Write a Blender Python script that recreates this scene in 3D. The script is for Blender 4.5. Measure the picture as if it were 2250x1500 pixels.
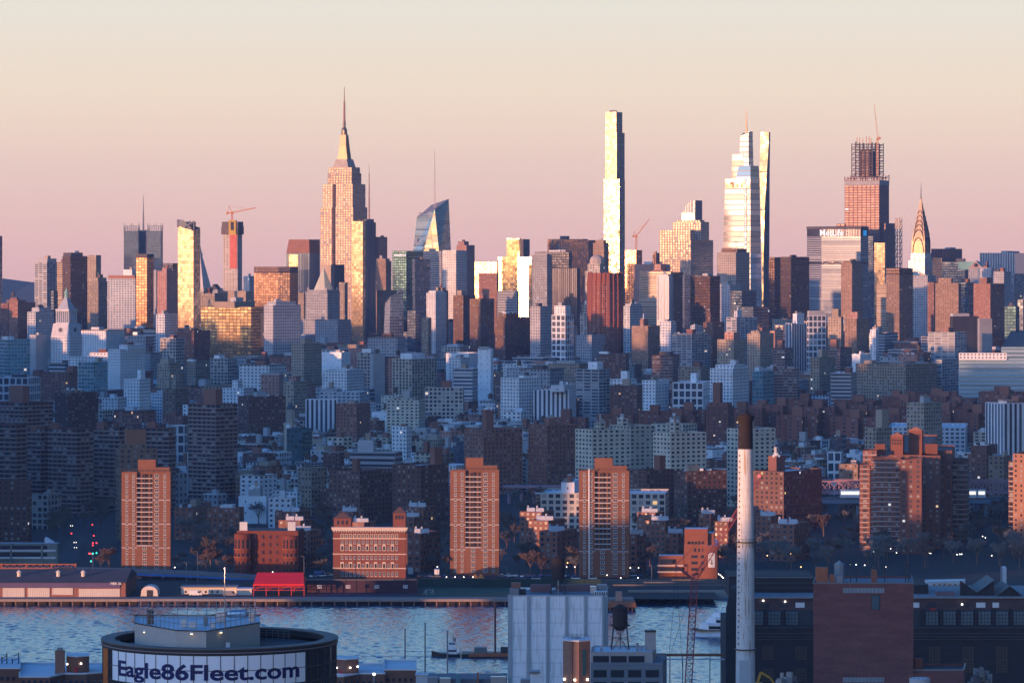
import bpy, math, random
from mathutils import Vector, Matrix
for o in list(bpy.data.objects): bpy.data.objects.remove(o)
sc = bpy.context.scene
COL = sc.collection
random.seed(7)
# ---------------------------------------------------------------- camera (metres; camera looks along +Y)
HAZE = 2.5e-5
F, CX, HY, HC = 8450.0, 1125.0, 580.0, 165.0     # focal length, principal column, horizon row (photo pixels), eye height
GZ = 3.0                                         # street level above the river
cd = bpy.data.cameras.new("camera"); cam = bpy.data.objects.new("camera", cd); COL.objects.link(cam)
cam.location = (0, 0, HC); cam.rotation_euler = (math.radians(90), 0, 0)
cd.sensor_width = 36; cd.lens = F/2250*36; cd.shift_y = -(750-HY)/2250
cd.clip_start = 5; cd.clip_end = 60000
sc.camera = cam
# ---------------------------------------------------------------- sky, sun, exposure
SUN_AZ, SUN_EL = math.radians(45), math.radians(2.2)   # sun left of and behind the camera, just above the horizon
sv = Vector((-math.sin(SUN_AZ)*math.cos(SUN_EL), -math.cos(SUN_AZ)*math.cos(SUN_EL), math.sin(SUN_EL)))
w = bpy.data.worlds.new("World"); sc.world = w; w.use_nodes = True
nt = w.node_tree; nt.nodes.clear()
def N(nt, t, **kw):
    n = nt.nodes.new(t)
    for k, v in kw.items(): setattr(n, k, v)
    return n
def lk(nt, a, b): nt.links.new(a, b)
def MATH(nt, op, a, b=None, c=None, clamp=False):
    n = N(nt, 'ShaderNodeMath', operation=op); n.use_clamp = clamp
    for i, x in enumerate((a, b, c)):
        if x is None: continue
        if isinstance(x, (int, float)): n.inputs[i].default_value = x
        else: lk(nt, x, n.inputs[i])
    return n.outputs[0]
def MIX(nt, f, a, b, blend='MIX'):
    n = N(nt, 'ShaderNodeMix', data_type='RGBA', blend_type=blend)
    for s, x in ((n.inputs[0], f), (n.inputs[6], a), (n.inputs[7], b)):
        if isinstance(x, (int, float)): s.default_value = x
        elif isinstance(x, tuple): s.default_value = (*x, 1) if len(x) == 3 else x
        else: lk(nt, x, s)
    return n.outputs[2]
tc = N(nt, 'ShaderNodeTexCoord'); sep = N(nt, 'ShaderNodeSeparateXYZ'); lk(nt, tc.outputs['Generated'], sep.inputs[0])
sky = N(nt, 'ShaderNodeTexSky', sky_type='NISHITA'); sky.sun_disc = False
sky.sun_elevation = SUN_EL; sky.sun_rotation = math.atan2(sv.x, sv.y); sky.altitude = 100; sky.dust_density = 1.5; sky.ozone_density = 3.0
z = sep.outputs[2]
mr = N(nt, 'ShaderNodeMapRange'); lk(nt, z, mr.inputs[0]); mr.inputs[1].default_value = -0.02; mr.inputs[2].default_value = 0.10
cr = N(nt, 'ShaderNodeValToRGB'); lk(nt, mr.outputs[0], cr.inputs[0])
SKYR = [(-0.02, (.60,.36,.345)), (0.0, (.755,.445,.405)), (0.012, (.81,.51,.42)), (0.0235, (.835,.58,.45)), (0.045, (.80,.65,.495)), (0.0686, (.715,.675,.58)), (0.092, (.36,.66,.85))]
el = cr.color_ramp.elements
while len(el) < len(SKYR): el.new(0.5)
for e, (zz, c) in zip(el, SKYR): e.position = (zz+0.02)/0.12; e.color = (*c, 1)
mr2 = N(nt, 'ShaderNodeMapRange', interpolation_type='SMOOTHSTEP'); lk(nt, z, mr2.inputs[0]); mr2.inputs[1].default_value = 0.10; mr2.inputs[2].default_value = 0.60
skyb = MIX(nt, 1.0, sky.outputs[0], (.12, .56, 1.05), 'MULTIPLY')     # blue-hour tint of the high sky
sc_ = N(nt, 'ShaderNodeVectorMath', operation='SCALE'); lk(nt, skyb, sc_.inputs[0]); sc_.inputs[3].default_value = 0.15*6.6
dp = N(nt, 'ShaderNodeVectorMath', operation='DOT_PRODUCT'); lk(nt, tc.outputs['Generated'], dp.inputs[0]); dp.inputs[1].default_value = (sv.x, sv.y, 0)
sd_ = N(nt, 'ShaderNodeVectorMath', operation='SCALE'); lk(nt, sc_.outputs[0], sd_.inputs[0]); lk(nt, MATH(nt, 'MULTIPLY_ADD', dp.outputs['Value'], .35, .85), sd_.inputs[3])
col = MIX(nt, mr2.outputs[0], cr.outputs[0], sd_.outputs[0])
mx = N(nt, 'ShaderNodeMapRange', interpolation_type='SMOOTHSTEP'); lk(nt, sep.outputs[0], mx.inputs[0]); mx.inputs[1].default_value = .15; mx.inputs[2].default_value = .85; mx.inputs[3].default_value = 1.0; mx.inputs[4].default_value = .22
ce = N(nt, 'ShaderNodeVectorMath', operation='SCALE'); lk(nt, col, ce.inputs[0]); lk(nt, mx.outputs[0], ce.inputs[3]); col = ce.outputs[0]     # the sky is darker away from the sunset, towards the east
# afterglow round the sun's azimuth, fading upward
a = MATH(nt, 'POWER', MATH(nt, 'MAXIMUM', dp.outputs['Value'], 0.0), 10.0)
b = MATH(nt, 'EXPONENT', MATH(nt, 'MULTIPLY', MATH(nt, 'MAXIMUM', z, 0.0), -7.0))
gl = MATH(nt, 'MULTIPLY', a, b)
gs = N(nt, 'ShaderNodeVectorMath', operation='SCALE'); gs.inputs[0].default_value = (3.8, 1.75, .45); lk(nt, gl, gs.inputs[3])
wg = N(nt, 'ShaderNodeVectorMath', operation='SCALE'); wg.inputs[0].default_value = (.24, .27, .32); lk(nt, MATH(nt, 'MULTIPLY', MATH(nt, 'POWER', MATH(nt, 'MAXIMUM', dp.outputs['Value'], 0.0), 2.0), MATH(nt, 'EXPONENT', MATH(nt, 'MULTIPLY', MATH(nt, 'MAXIMUM', z, 0.0), -2.6))), wg.inputs[3])
ga = N(nt, 'ShaderNodeVectorMath', operation='ADD'); lk(nt, gs.outputs[0], ga.inputs[0]); lk(nt, wg.outputs[0], ga.inputs[1])
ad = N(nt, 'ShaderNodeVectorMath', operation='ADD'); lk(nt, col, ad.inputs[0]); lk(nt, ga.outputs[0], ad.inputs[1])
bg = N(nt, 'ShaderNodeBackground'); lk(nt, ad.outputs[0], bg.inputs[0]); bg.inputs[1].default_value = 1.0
wo = N(nt, 'ShaderNodeOutputWorld'); lk(nt, bg.outputs[0], wo.inputs[0])
sl = bpy.data.lights.new("sun", 'SUN'); so = bpy.data.objects.new("sun", sl); COL.objects.link(so)
sl.energy = 5.0; sl.angle = math.radians(.5); sl.color = (1, .47, .235)
so.rotation_euler = sv.to_track_quat('Z', 'Y').to_euler(); so.location = sv*3000 + Vector((0, 3000, 0))
vs = sc.view_settings; vs.view_transform = 'Standard'; vs.look = 'None'; vs.exposure = .3; vs.gamma = 1; vs.use_curve_mapping = False
sc.cycles.max_bounces = 5; sc.cycles.diffuse_bounces = 2; sc.cycles.glossy_bounces = 3; sc.cycles.transmission_bounces = 3; sc.cycles.volume_bounces = 0
sc.cycles.sample_clamp_indirect = 4
sc.cycles.use_denoising = True; sc.cycles.use_adaptive_sampling = False
sc.render.filter_size = 1.2
# ---------------------------------------------------------------- materials
MATS = {}
def newmat(name):
    m = bpy.data.materials.new(name); m.use_nodes = True; m.node_tree.nodes.clear(); return m
def plain(name, c, rough=.8, metal=0.0, emit=None, es=1.0, noise=.25, scale=.15, spec=.3):
    if name in MATS: return MATS[name]
    m = newmat(name); nt = m.node_tree
    p = N(nt, 'ShaderNodeBsdfPrincipled'); o = N(nt, 'ShaderNodeOutputMaterial'); lk(nt, p.outputs[0], o.inputs[0])
    p.inputs['Roughness'].default_value = rough; p.inputs['Metallic'].default_value = metal
    p.inputs['Specular IOR Level'].default_value = spec
    if noise:
        t = N(nt, 'ShaderNodeTexCoord'); n = N(nt, 'ShaderNodeTexNoise'); lk(nt, t.outputs['Object'], n.inputs['Vector'])
        n.inputs['Scale'].default_value = scale; n.inputs['Detail'].default_value = 5
        k = MATH(nt, 'MULTIPLY_ADD', n.outputs[0], noise*2, 1-noise)
        s = N(nt, 'ShaderNodeVectorMath', operation='SCALE'); s.inputs[0].default_value = c; lk(nt, k, s.inputs[3]); lk(nt, s.outputs[0], p.inputs['Base Color'])
    else: p.inputs['Base Color'].default_value = (*c, 1)
    if emit: p.inputs['Emission Color'].default_value = (*emit, 1); p.inputs['Emission Strength'].default_value = es
    MATS[name] = m; return m
def facade_group():
    g = bpy.data.node_groups.new("facade", 'ShaderNodeTree'); I = g.interface
    def s(n, t, d):
        k = I.new_socket(n, in_out='INPUT', socket_type=t); k.default_value = d
    s('Wall', 'NodeSocketColor', (.4,.4,.4,1)); s('Glass', 'NodeSocketColor', (.1,.1,.1,1)); s('Bay', 'NodeSocketFloat', 3.); s('Floor', 'NodeSocketFloat', 3.5)
    s('WF', 'NodeSocketFloat', .5); s('HF', 'NodeSocketFloat', .5); s('Metal', 'NodeSocketFloat', .3); s('Rough', 'NodeSocketFloat', .1)
    s('Jit', 'NodeSocketFloat', .02); s('Lit', 'NodeSocketFloat', .01); s('Blind', 'NodeSocketFloat', .15); s('WallRough', 'NodeSocketFloat', .85); s('Band', 'NodeSocketFloat', 0.)
    I.new_socket('Shader', in_out='OUTPUT', socket_type='NodeSocketShader')
    gi = N(g, 'NodeGroupInput'); go = N(g, 'NodeGroupOutput'); i = {x.name: x for x in gi.outputs}
    tc = N(g, 'ShaderNodeTexCoord'); sp = N(g, 'ShaderNodeSeparateXYZ'); lk(g, tc.outputs['UV'], sp.inputs[0])
    u = MATH(g, 'DIVIDE', sp.outputs[0], i['Bay']); v = MATH(g, 'DIVIDE', sp.outputs[1], i['Floor'])
    def inside(x, fr): return MATH(g, 'LESS_THAN', MATH(g, 'ABSOLUTE', MATH(g, 'SUBTRACT', MATH(g, 'FRACT', x), .5)), MATH(g, 'MULTIPLY', fr, .5))
    mask = MATH(g, 'MULTIPLY', inside(u, i['WF']), inside(v, i['HF']))
    oi = N(g, 'ShaderNodeObjectInfo')
    cb = N(g, 'ShaderNodeCombineXYZ'); lk(g, MATH(g, 'FLOOR', u), cb.inputs[0]); lk(g, MATH(g, 'FLOOR', v), cb.inputs[1]); lk(g, MATH(g, 'MULTIPLY', oi.outputs['Random'], 91.), cb.inputs[2])
    wn = N(g, 'ShaderNodeTexWhiteNoise', noise_dimensions='3D'); lk(g, cb.outputs[0], wn.inputs['Vector'])
    rs = N(g, 'ShaderNodeSeparateColor'); lk(g, wn.outputs['Color'], rs.inputs[0])
    ns = N(g, 'ShaderNodeTexNoise'); lk(g, tc.outputs['Object'], ns.inputs['Vector']); ns.inputs['Scale'].default_value = .07; ns.inputs['Detail'].default_value = 6; ns.inputs['Roughness'].default_value = .7
    k = MATH(g, 'MULTIPLY_ADD', ns.outputs[0], .7, .65)
    k = MATH(g, 'MULTIPLY', k, MATH(g, 'MULTIPLY_ADD', MATH(g, 'FRACT', MATH(g, 'MULTIPLY', oi.outputs['Random'], 37.)), .40, .80))
    # per-floor tone of the wall (spandrel courses)
    wn2 = N(g, 'ShaderNodeTexWhiteNoise', noise_dimensions='1D'); lk(g, MATH(g, 'FLOOR', v), wn2.inputs['W'])
    k = MATH(g, 'MULTIPLY', k, MATH(g, 'MULTIPLY_ADD', wn2.outputs['Value'], .16, .92))
    ws = N(g, 'ShaderNodeVectorMath', operation='SCALE'); lk(g, i['Wall'], ws.inputs[0]); lk(g, k, ws.inputs[3])
    bandm = MATH(g, 'MULTIPLY', MATH(g, 'LESS_THAN', MATH(g, 'FRACT', v), .16), i['Band'])
    wallc = MIX(g, bandm, ws.outputs[0], (.40,.37,.35))
    bl = MATH(g, 'LESS_THAN', rs.outputs[0], i['Blind'])
    gk = MATH(g, 'MULTIPLY_ADD', rs.outputs[1], .7, .6)
    gs = N(g, 'ShaderNodeVectorMath', operation='SCALE'); lk(g, i['Glass'], gs.inputs[0]); lk(g, gk, gs.inputs[3])
    gcol = MIX(g, bl, gs.outputs[0], (.30,.29,.27))
    base = MIX(g, mask, wallc, gcol)
    mw = MATH(g, 'MULTIPLY', mask, MATH(g, 'SUBTRACT', 1.0, bl))
    met = MATH(g, 'MULTIPLY', mw, i['Metal'])
    ro = N(g, 'ShaderNodeMix', data_type='FLOAT'); lk(g, mask, ro.inputs[0]); lk(g, i['WallRough'], ro.inputs[2]); lk(g, i['Rough'], ro.inputs[3])
    ge = N(g, 'ShaderNodeNewGeometry')
    jv = N(g, 'ShaderNodeVectorMath', operation='SUBTRACT'); lk(g, wn.outputs['Color'], jv.inputs[0]); jv.inputs[1].default_value = (.5,.5,.5)
    js = N(g, 'ShaderNodeVectorMath', operation='SCALE'); lk(g, jv.outputs[0], js.inputs[0]); lk(g, MATH(g, 'MULTIPLY', mask, i['Jit']), js.inputs[3])
    ja = N(g, 'ShaderNodeVectorMath', operation='ADD'); lk(g, ge.outputs['Normal'], ja.inputs[0]); lk(g, js.outputs[0], ja.inputs[1])
    jn = N(g, 'ShaderNodeVectorMath', operation='NORMALIZE'); lk(g, ja.outputs[0], jn.inputs[0])
    lit = MATH(g, 'MULTIPLY', MATH(g, 'GREATER_THAN', rs.outputs[2], MATH(g, 'SUBTRACT', 1.0, i['Lit'])), mask)
    lc = MIX(g, rs.outputs[1], (1.,.62,.28), (.85,.92,1.))
    p = N(g, 'ShaderNodeBsdfPrincipled'); lk(g, base, p.inputs['Base Color']); lk(g, met, p.inputs['Metallic']); lk(g, ro.outputs[0], p.inputs['Roughness']); lk(g, jn.outputs[0], p.inputs['Normal'])
    lk(g, lc, p.inputs['Emission Color']); lk(g, MATH(g, 'MULTIPLY', lit, .7), p.inputs['Emission Strength'])
    lk(g, p.outputs[0], go.inputs[0]); return g
FG = facade_group()
# style: wall, glass, bay, floor, wf, hf, metal, rough, jitter, lit, blind, band
STY = {
 'lime':  ((.40,.33,.27), (.20,.20,.22), 3.4, 3.7, .50, .52, .55, .12, .03, 0.0014, .10, 0),
 'limeg': ((.36,.36,.37), (.07,.08,.10), 3.4, 3.6, .42, .50, .30, .12, .03, 0.0021, .15, 0),
 'esb':   ((.40,.31,.25), (.62,.48,.34), 4.6, 3.8, .52, .58, .80, .10, .03, 0, .04, 0),
 'white': ((.74,.73,.72), (.07,.09,.12), 3.6, 3.1, .42, .46, .30, .15, .03, 0.0021, .18, 0),
 'whiteblank': ((.76,.75,.74), (.07,.09,.12), 9., 7., .08, .20, .30, .15, .03, 0, .18, 0),
 'whitegrid': ((.66,.66,.66), (.10,.13,.18), 5.6, 7.2, .74, .74, .55, .10, .03, 0.0035, .05, 0),
 'whitestripe': ((.66,.65,.66), (.10,.12,.16), 4.2, 60., .48, .985, .4, .15, .02, 0, .0, 0),
 'whitefin': ((.70,.67,.62), (.22,.23,.26), 3.2, 3.8, .45, .62, .6, .15, .02, 0, .0, 0),
 'pale':  ((.56,.58,.60), (.13,.17,.22), 4.2, 3.3, .60, .52, .45, .12, .03, 0.0042, .12, 0),
 'bands': ((.42,.42,.43), (.07,.09,.12), 60., 3.7, .99, .50, .45, .15, .02, 0.0014, .05, 0),
 'tanbands': ((.52,.40,.28), (.12,.10,.09), 60., 3.6, .99, .45, .45, .2, .02, 0, .05, 0),
 'balc':  ((.40,.40,.41), (.06,.08,.11), 7.5, 3.0, .80, .55, .3, .2, .03, 0.0035, .2, 0),
 'tan':   ((.36,.28,.20), (.07,.07,.08), 3.3, 3.1, .46, .50, .30, .15, .03, 0.0042, .18, 0),
 'tanribs': ((.42,.34,.25), (.06,.07,.08), 4.4, 3.2, .52, .72, .30, .15, .03, 0.0035, .15, 0),
 'brick': ((.27,.115,.075), (.07,.08,.10), 3.4, 2.9, .42, .48, .30, .15, .03, 0.0042, .25, 0),
 'brickd': ((.14,.068,.05), (.06,.07,.09), 3.6, 2.9, .42, .46, .30, .15, .03, 0.007, .25, 0),
 'stuy':  ((.20,.08,.058), (.07,.08,.10), 5.2, 2.8, .30, .44, .30, .15, .03, 0.021, .30, 0),
 'brickband': ((.155,.07,.052), (.045,.05,.06), 4.4, 2.85, .62, .50, .30, .2, .03, 0.0021, .2, 1),
 'bricktan': ((.30,.185,.12), (.06,.065,.08), 3.6, 2.9, .40, .46, .30, .15, .03, 0.00525, .25, 0),
 'brown': ((.10,.062,.05), (.25,.15,.10), 3.0, 3.7, .62, .60, .6, .12, .03, 0.0007, .06, 0),
 'cream': ((.54,.48,.37), (.05,.06,.075), 4.4, 2.85, .50, .50, .3, .15, .03, 0.0035, .15, 0),
 'bronze': ((.16,.085,.055), (.62,.36,.22), 4.5, 3.9, .84, .82, .9, .20, .03, 0, .0, 0),
 'bronzed': ((.06,.038,.03), (.26,.16,.12), 3.2, 3.9, .70, .62, .8, .14, .03, 0.00035, .02, 0),
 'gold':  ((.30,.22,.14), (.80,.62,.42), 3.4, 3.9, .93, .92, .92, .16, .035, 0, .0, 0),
 'goldgrid': ((.14,.09,.05), (.80,.58,.32), 5.2, 3.9, .86, .74, .92, .20, .05, 0, .0, 0),
 'navy':  ((.06,.075,.10), (.20,.25,.33), 3.0, 3.9, .84, .66, .8, .12, .02, 0.00105, .03, 0),
 'navyv': ((.09,.11,.15), (.20,.24,.32), 3.0, 60., .55, .99, .8, .12, .02, 0, .0, 0),
 'dark':  ((.035,.035,.045), (.13,.13,.16), 3.0, 3.9, .76, .66, .7, .12, .03, 0.00105, .02, 0),
 'darkv': ((.05,.045,.05), (.11,.11,.14), 3.0, 60., .5, .99, .7, .15, .02, 0, .0, 0),
 'green': ((.05,.10,.11), (.16,.30,.32), 3.6, 3.9, .80, .62, .8, .12, .03, 0.0014, .03, 0),
 'teal':  ((.26,.33,.35), (.16,.34,.37), 4.0, 3.9, .80, .64, .6, .12, .03, 0.0035, .1, 0),
 'blue':  ((.22,.27,.33), (.36,.40,.46), 3.2, 3.9, .88, .84, .85, .10, .02, 0.00035, .02, 0),
 'glassw': ((.62,.48,.36), (.66,.70,.76), 40., 9.0, .99, .84, .85, .06, .005, 0, .0, 0),
 'slim':  ((.55,.40,.22), (.85,.66,.36), 5., 8., .95, .94, .9, .10, .05, 0, .0, 0),
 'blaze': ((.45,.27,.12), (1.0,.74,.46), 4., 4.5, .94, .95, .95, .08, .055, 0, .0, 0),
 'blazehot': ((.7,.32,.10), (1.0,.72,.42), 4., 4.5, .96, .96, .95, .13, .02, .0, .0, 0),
 'navyb': ((.085,.11,.15), (.10,.145,.20), 3.0, 3.9, .84, .66, .6, .15, .01, .0, .0, 0),
 'redribs': ((.30,.105,.065), (.045,.04,.045), 2.6, 3.4, .50, .62, .3, .2, .02, 0, .1, 0),
 'redstripe': ((.34,.13,.09), (.06,.04,.05), 3.0, 60., .52, .99, .3, .2, .02, 0, .0, 0),
 'steelred': ((.24,.125,.10), (.10,.05,.045), 7.5, 4.3, .78, .58, .25, .35, .05, 0.007, .0, 0),
 'steelopen': ((.16,.12,.11), (.32,.20,.14), 7.5, 4.8, .82, .62, .2, .5, .05, 0, .0, 0),
 'concrete': ((.42,.38,.34), (.10,.10,.11), 5., 3.6, .45, .6, .2, .3, .03, 0, .1, 0),
 'blank': ((.40,.39,.38), (.3,.3,.3), 9., 9., .0, .0, .0, .5, .0, 0, .0, 0),
 'blanktan': ((.38,.29,.21), (.3,.3,.3), 9., 9., .0, .0, .0, .5, .0, 0, .0, 0),
 'blankbrick': ((.26,.11,.075), (.3,.3,.3), 9., 9., .0, .0, .0, .5, .0, 0, .0, 0),
 'blankdark': ((.10,.085,.085), (.3,.3,.3), 9., 9., .0, .0, .0, .5, .0, 0, .0, 0),
 'blankorange': ((.33,.15,.09), (.3,.3,.3), 9., 9., .0, .0, .0, .5, .0, 0, .0, 0),
 'pinkbrick': ((.42,.22,.17), (.10,.08,.08), 3.4, 3.0, .40, .48, .3, .15, .03, 0, .2, 0),
 'hosp': ((.30,.40,.46), (.26,.38,.44), 60., 4.2, .99, .55, .6, .2, .0, .0, .0, 0),
 'loft':  ((.44,.39,.33), (.06,.07,.09), 4.2, 3.7, .64, .60, .35, .15, .03, 0.0035, .2, 0),
 'projects': ((.28,.13,.075), (.06,.065,.08), 4.0, 2.75, .34, .46, .3, .15, .03, 0.0035, .3, 0),
}
def fac(name):
    k = 'facade_'+name
    if k in MATS: return MATS[k]
    s = STY[name]; m = newmat(k); nt = m.node_tree
    g = N(nt, 'ShaderNodeGroup'); g.node_tree = FG; o = N(nt, 'ShaderNodeOutputMaterial'); lk(nt, g.outputs[0], o.inputs[0])
    for key, val in zip(('Wall','Glass','Bay','Floor','WF','HF','Metal','Rough','Jit','Lit','Blind','Band'), s):
        g.inputs[key].default_value = (*val, 1) if isinstance(val, tuple) else val
    MATS[k] = m; return m
ROOF = [plain('roof_grey', (.20,.20,.21), .9), plain('roof_silver', (.55,.56,.58), .7), plain('roof_tar', (.07,.07,.075), .9), plain('roof_white', (.72,.73,.75), .8)]
STEEL = plain('steel_grey', (.22,.23,.25), .5, .3); DARKM = plain('dark_metal', (.035,.035,.04), .6); WHITEP = plain('white_paint', (.70,.70,.69), .6)
REDP = plain('red_paint', (.42,.035,.03), .5); WOODT = plain('tank_wood', (.10,.07,.05), .9); COPPER = plain('copper_green', (.22,.42,.36), .7); LIMES = plain('limestone', (.42,.36,.30), .85)
# ---------------------------------------------------------------- mesh helpers
def PX(px, D): return (px-CX)/F*D
def PZ(py, D): return HC-(py-HY)/F*D
def GY(py, z=GZ): return (HC-z)*F/(py-HY)        # distance at which ground of height z shows on row py
class MB:
    def __init__(s): s.us = 1.; s.vs = 1.; s.v = []; s.f = []; s.uv = []; s.mi = []
    def face(s, pts, uvs=None, m=0):
        n = len(s.v); s.v += [tuple(p) for p in pts]; s.f.append(tuple(range(n, n+len(pts))))
        s.uv += list(uvs) if uvs else [(p[0], p[1]) for p in pts]; s.mi.append(m)
    def wall(s, a, b, z0, z1, bay=3.0, m=0, vtop=None, za=None, zb=None, u0=0.):
        L = math.hypot(b[0]-a[0], b[1]-a[1]); n = max(1, round(L/bay/s.us))*bay if bay < 30 else bay*max(1, round(L/bay/2))
        vt = z1 if vtop is None else vtop
        ta, tb = (z1 if za is None else za), (z1 if zb is None else zb)
        s.face([(a[0],a[1],z0),(b[0],b[1],z0),(b[0],b[1],tb),(a[0],a[1],ta)], [(u0,(z0-vt)*s.vs),(u0+n,(z0-vt)*s.vs),(u0+n,(tb-vt)*s.vs),(u0,(ta-vt)*s.vs)], m)
    def prism(s, P, z0, z1, bay=3.0, m=0, cap=None, base=False, mside=None):
        k = len(P)
        for i in range(k): s.wall(P[i], P[(i+1) % k], z0, z1, bay, m if not mside else mside[i], u0=i*bay*40 if bay < 30 else 0)
        if cap is not None: s.face([(p[0],p[1],z1) for p in P], None, cap)
        if base: s.face([(p[0],p[1],z0) for p in reversed(P)], None, cap or 0)
    def loft(s, P, z0, Q, z1, bay=3.0, m=0, cap=None):
        k = len(P)
        for i in range(k):
            a, b, c, d = P[i], P[(i+1)%k], Q[(i+1)%k], Q[i]
            L = max(math.hypot(b[0]-a[0], b[1]-a[1]), math.hypot(c[0]-d[0], c[1]-d[1])); n = max(1, round(L/bay))*bay if bay < 30 else bay
            za = z0 if not isinstance(z0, (list,tuple)) else z0[i]
            s.face([(a[0],a[1],z0),(b[0],b[1],z0),(c[0],c[1],z1),(d[0],d[1],z1)], [(0,z0-z1),(n,z0-z1),(n,0),(0,0)], m)
        if cap is not None: s.face([(p[0],p[1],z1) for p in Q], None, cap)
    def box(s, x0, y0, z0, x1, y1, z1, m=0):
        P = [(x0,y0),(x1,y0),(x1,y1),(x0,y1)]; s.prism(P, z0, z1, 3.0, m, m, True)
    def cyl(s, x, y, z0, z1, r, r2=None, n=12, m=0, cap=True):
        r2 = r if r2 is None else r2
        P = [(x+r*math.cos(2*math.pi*i/n), y+r*math.sin(2*math.pi*i/n)) for i in range(n)]
        Q = [(x+r2*math.cos(2*math.pi*i/n), y+r2*math.sin(2*math.pi*i/n)) for i in range(n)]
        s.loft(P, z0, Q, z1, 3.0, m, m if (cap and r2 > 1e-6) else None)
        if cap: s.face([(p[0],p[1],z0) for p in reversed(P)], None, m)
    def bar(s, a, b, w, m=0, w2=None):
        a, b = Vector(a), Vector(b); d = (b-a)
        if d.length < 1e-6: return
        d.normalize(); up = Vector((0,0,1)) if abs(d.z) < .9 else Vector((1,0,0))
        x = d.cross(up).normalized(); y = x.cross(d); w2 = w if w2 is None else w2
        c = [(-1,-1),(1,-1),(1,1),(-1,1)]
        A = [a+x*(i*w/2)+y*(j*w/2) for i, j in c]; B = [b+x*(i*w2/2)+y*(j*w2/2) for i, j in c]
        for i in range(4): s.face([A[i],A[(i+1)%4],B[(i+1)%4],B[i]], None, m)
        s.face(A[::-1], None, m); s.face(B, None, m)
    def build(s, name, mats, parent=None, smooth=False):
        me = bpy.data.meshes.new(name)
        o0 = Vector((0,0,0))
        if parent is not None:
            q = parent
            while q is not None: o0 += q.location; q = q.parent
        me.from_pydata([(x-o0.x, y-o0.y, z-o0.z) for x, y, z in s.v], [], s.f)
        uvl = me.uv_layers.new(name='UVMap')
        uvl.data.foreach_set('uv', [c for p in s.uv for c in p])
        if not isinstance(mats, (list, tuple)): mats = [mats]
        for m in mats: me.materials.append(m)
        me.polygons.foreach_set('material_index', s.mi)
        if smooth: me.polygons.foreach_set('use_smooth', [True]*len(s.f))
        me.update()
        o = bpy.data.objects.new(name, me); COL.objects.link(o)
        if parent is not None: o.parent = parent
        return o
LABELS = {}
def tag(o, label=None, cat=None, group=None, kind=None):
    if label: o['label'] = label; LABELS[label] = LABELS.get(label, 0)+1
    if cat: o['category'] = cat
    if group: o['group'] = group
    if kind: o['kind'] = kind
    return o
def thing(name, label, cat, loc, group=None):
    o = bpy.data.objects.new(name, None); o.empty_display_size = 1; COL.objects.link(o); o.location = loc
    return tag(o, label, cat, group)
def dup(root, loc, label=None, group=None):
    r = root.copy(); COL.objects.link(r); r.location = loc
    if label: tag(r, label)
    if group: r['group'] = group
    for ch in root.children:
        c = ch.copy(); COL.objects.link(c); c.parent = r
        for g in ch.children:
            d = g.copy(); COL.objects.link(d); d.parent = c
    return r
def boxpoly(x0, xs, x1, D, th=27., dep=None):
    t = math.radians(th); c, s_ = math.cos(t), math.sin(t); px = PX(xs, D)
    a, b = (x0-CX)/F, (x1-CX)/F
    if th > 80: L = dep or 20
    else: L = (px-a*D)/(c+a*s_)
    R = dep if (dep and (x1-xs) < 1 or th < 3) else (b*D-px)/(s_-b*c)
    if R is None: R = 25.
    L = max(L, 3.); R = max(R, 3.)
    P0 = (px, D); Pr = (px+R*s_, D+R*c); Pl = (px-L*c, D+L*s_); Pb = (Pr[0]+Pl[0]-px, Pr[1]+Pl[1]-D)
    return [P0, Pr, Pb, Pl]
def centre(P): return (sum(p[0] for p in P)/len(P), sum(p[1] for p in P)/len(P))
def inset(P, k):
    c = centre(P); return [(c[0]+(p[0]-c[0])*k, c[1]+(p[1]-c[1])*k) for p in P]
def tank(mb, x, y, z, r=2.2, h=4.2, leg=3.0, m=0):
    for dx, dy in ((-1,-1),(1,-1),(1,1),(-1,1)): mb.bar((x+dx*r*.6,y+dy*r*.6,z),(x+dx*r*.6,y+dy*r*.6,z+leg),.4,m)
    mb.cyl(x, y, z+leg, z+leg+h, r, n=10, m=m); mb.cyl(x, y, z+leg+h, z+leg+h+r*.7, r*1.05, .05, n=10, m=m)
REG = []     # footprints taken by the buildings placed one by one
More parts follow.
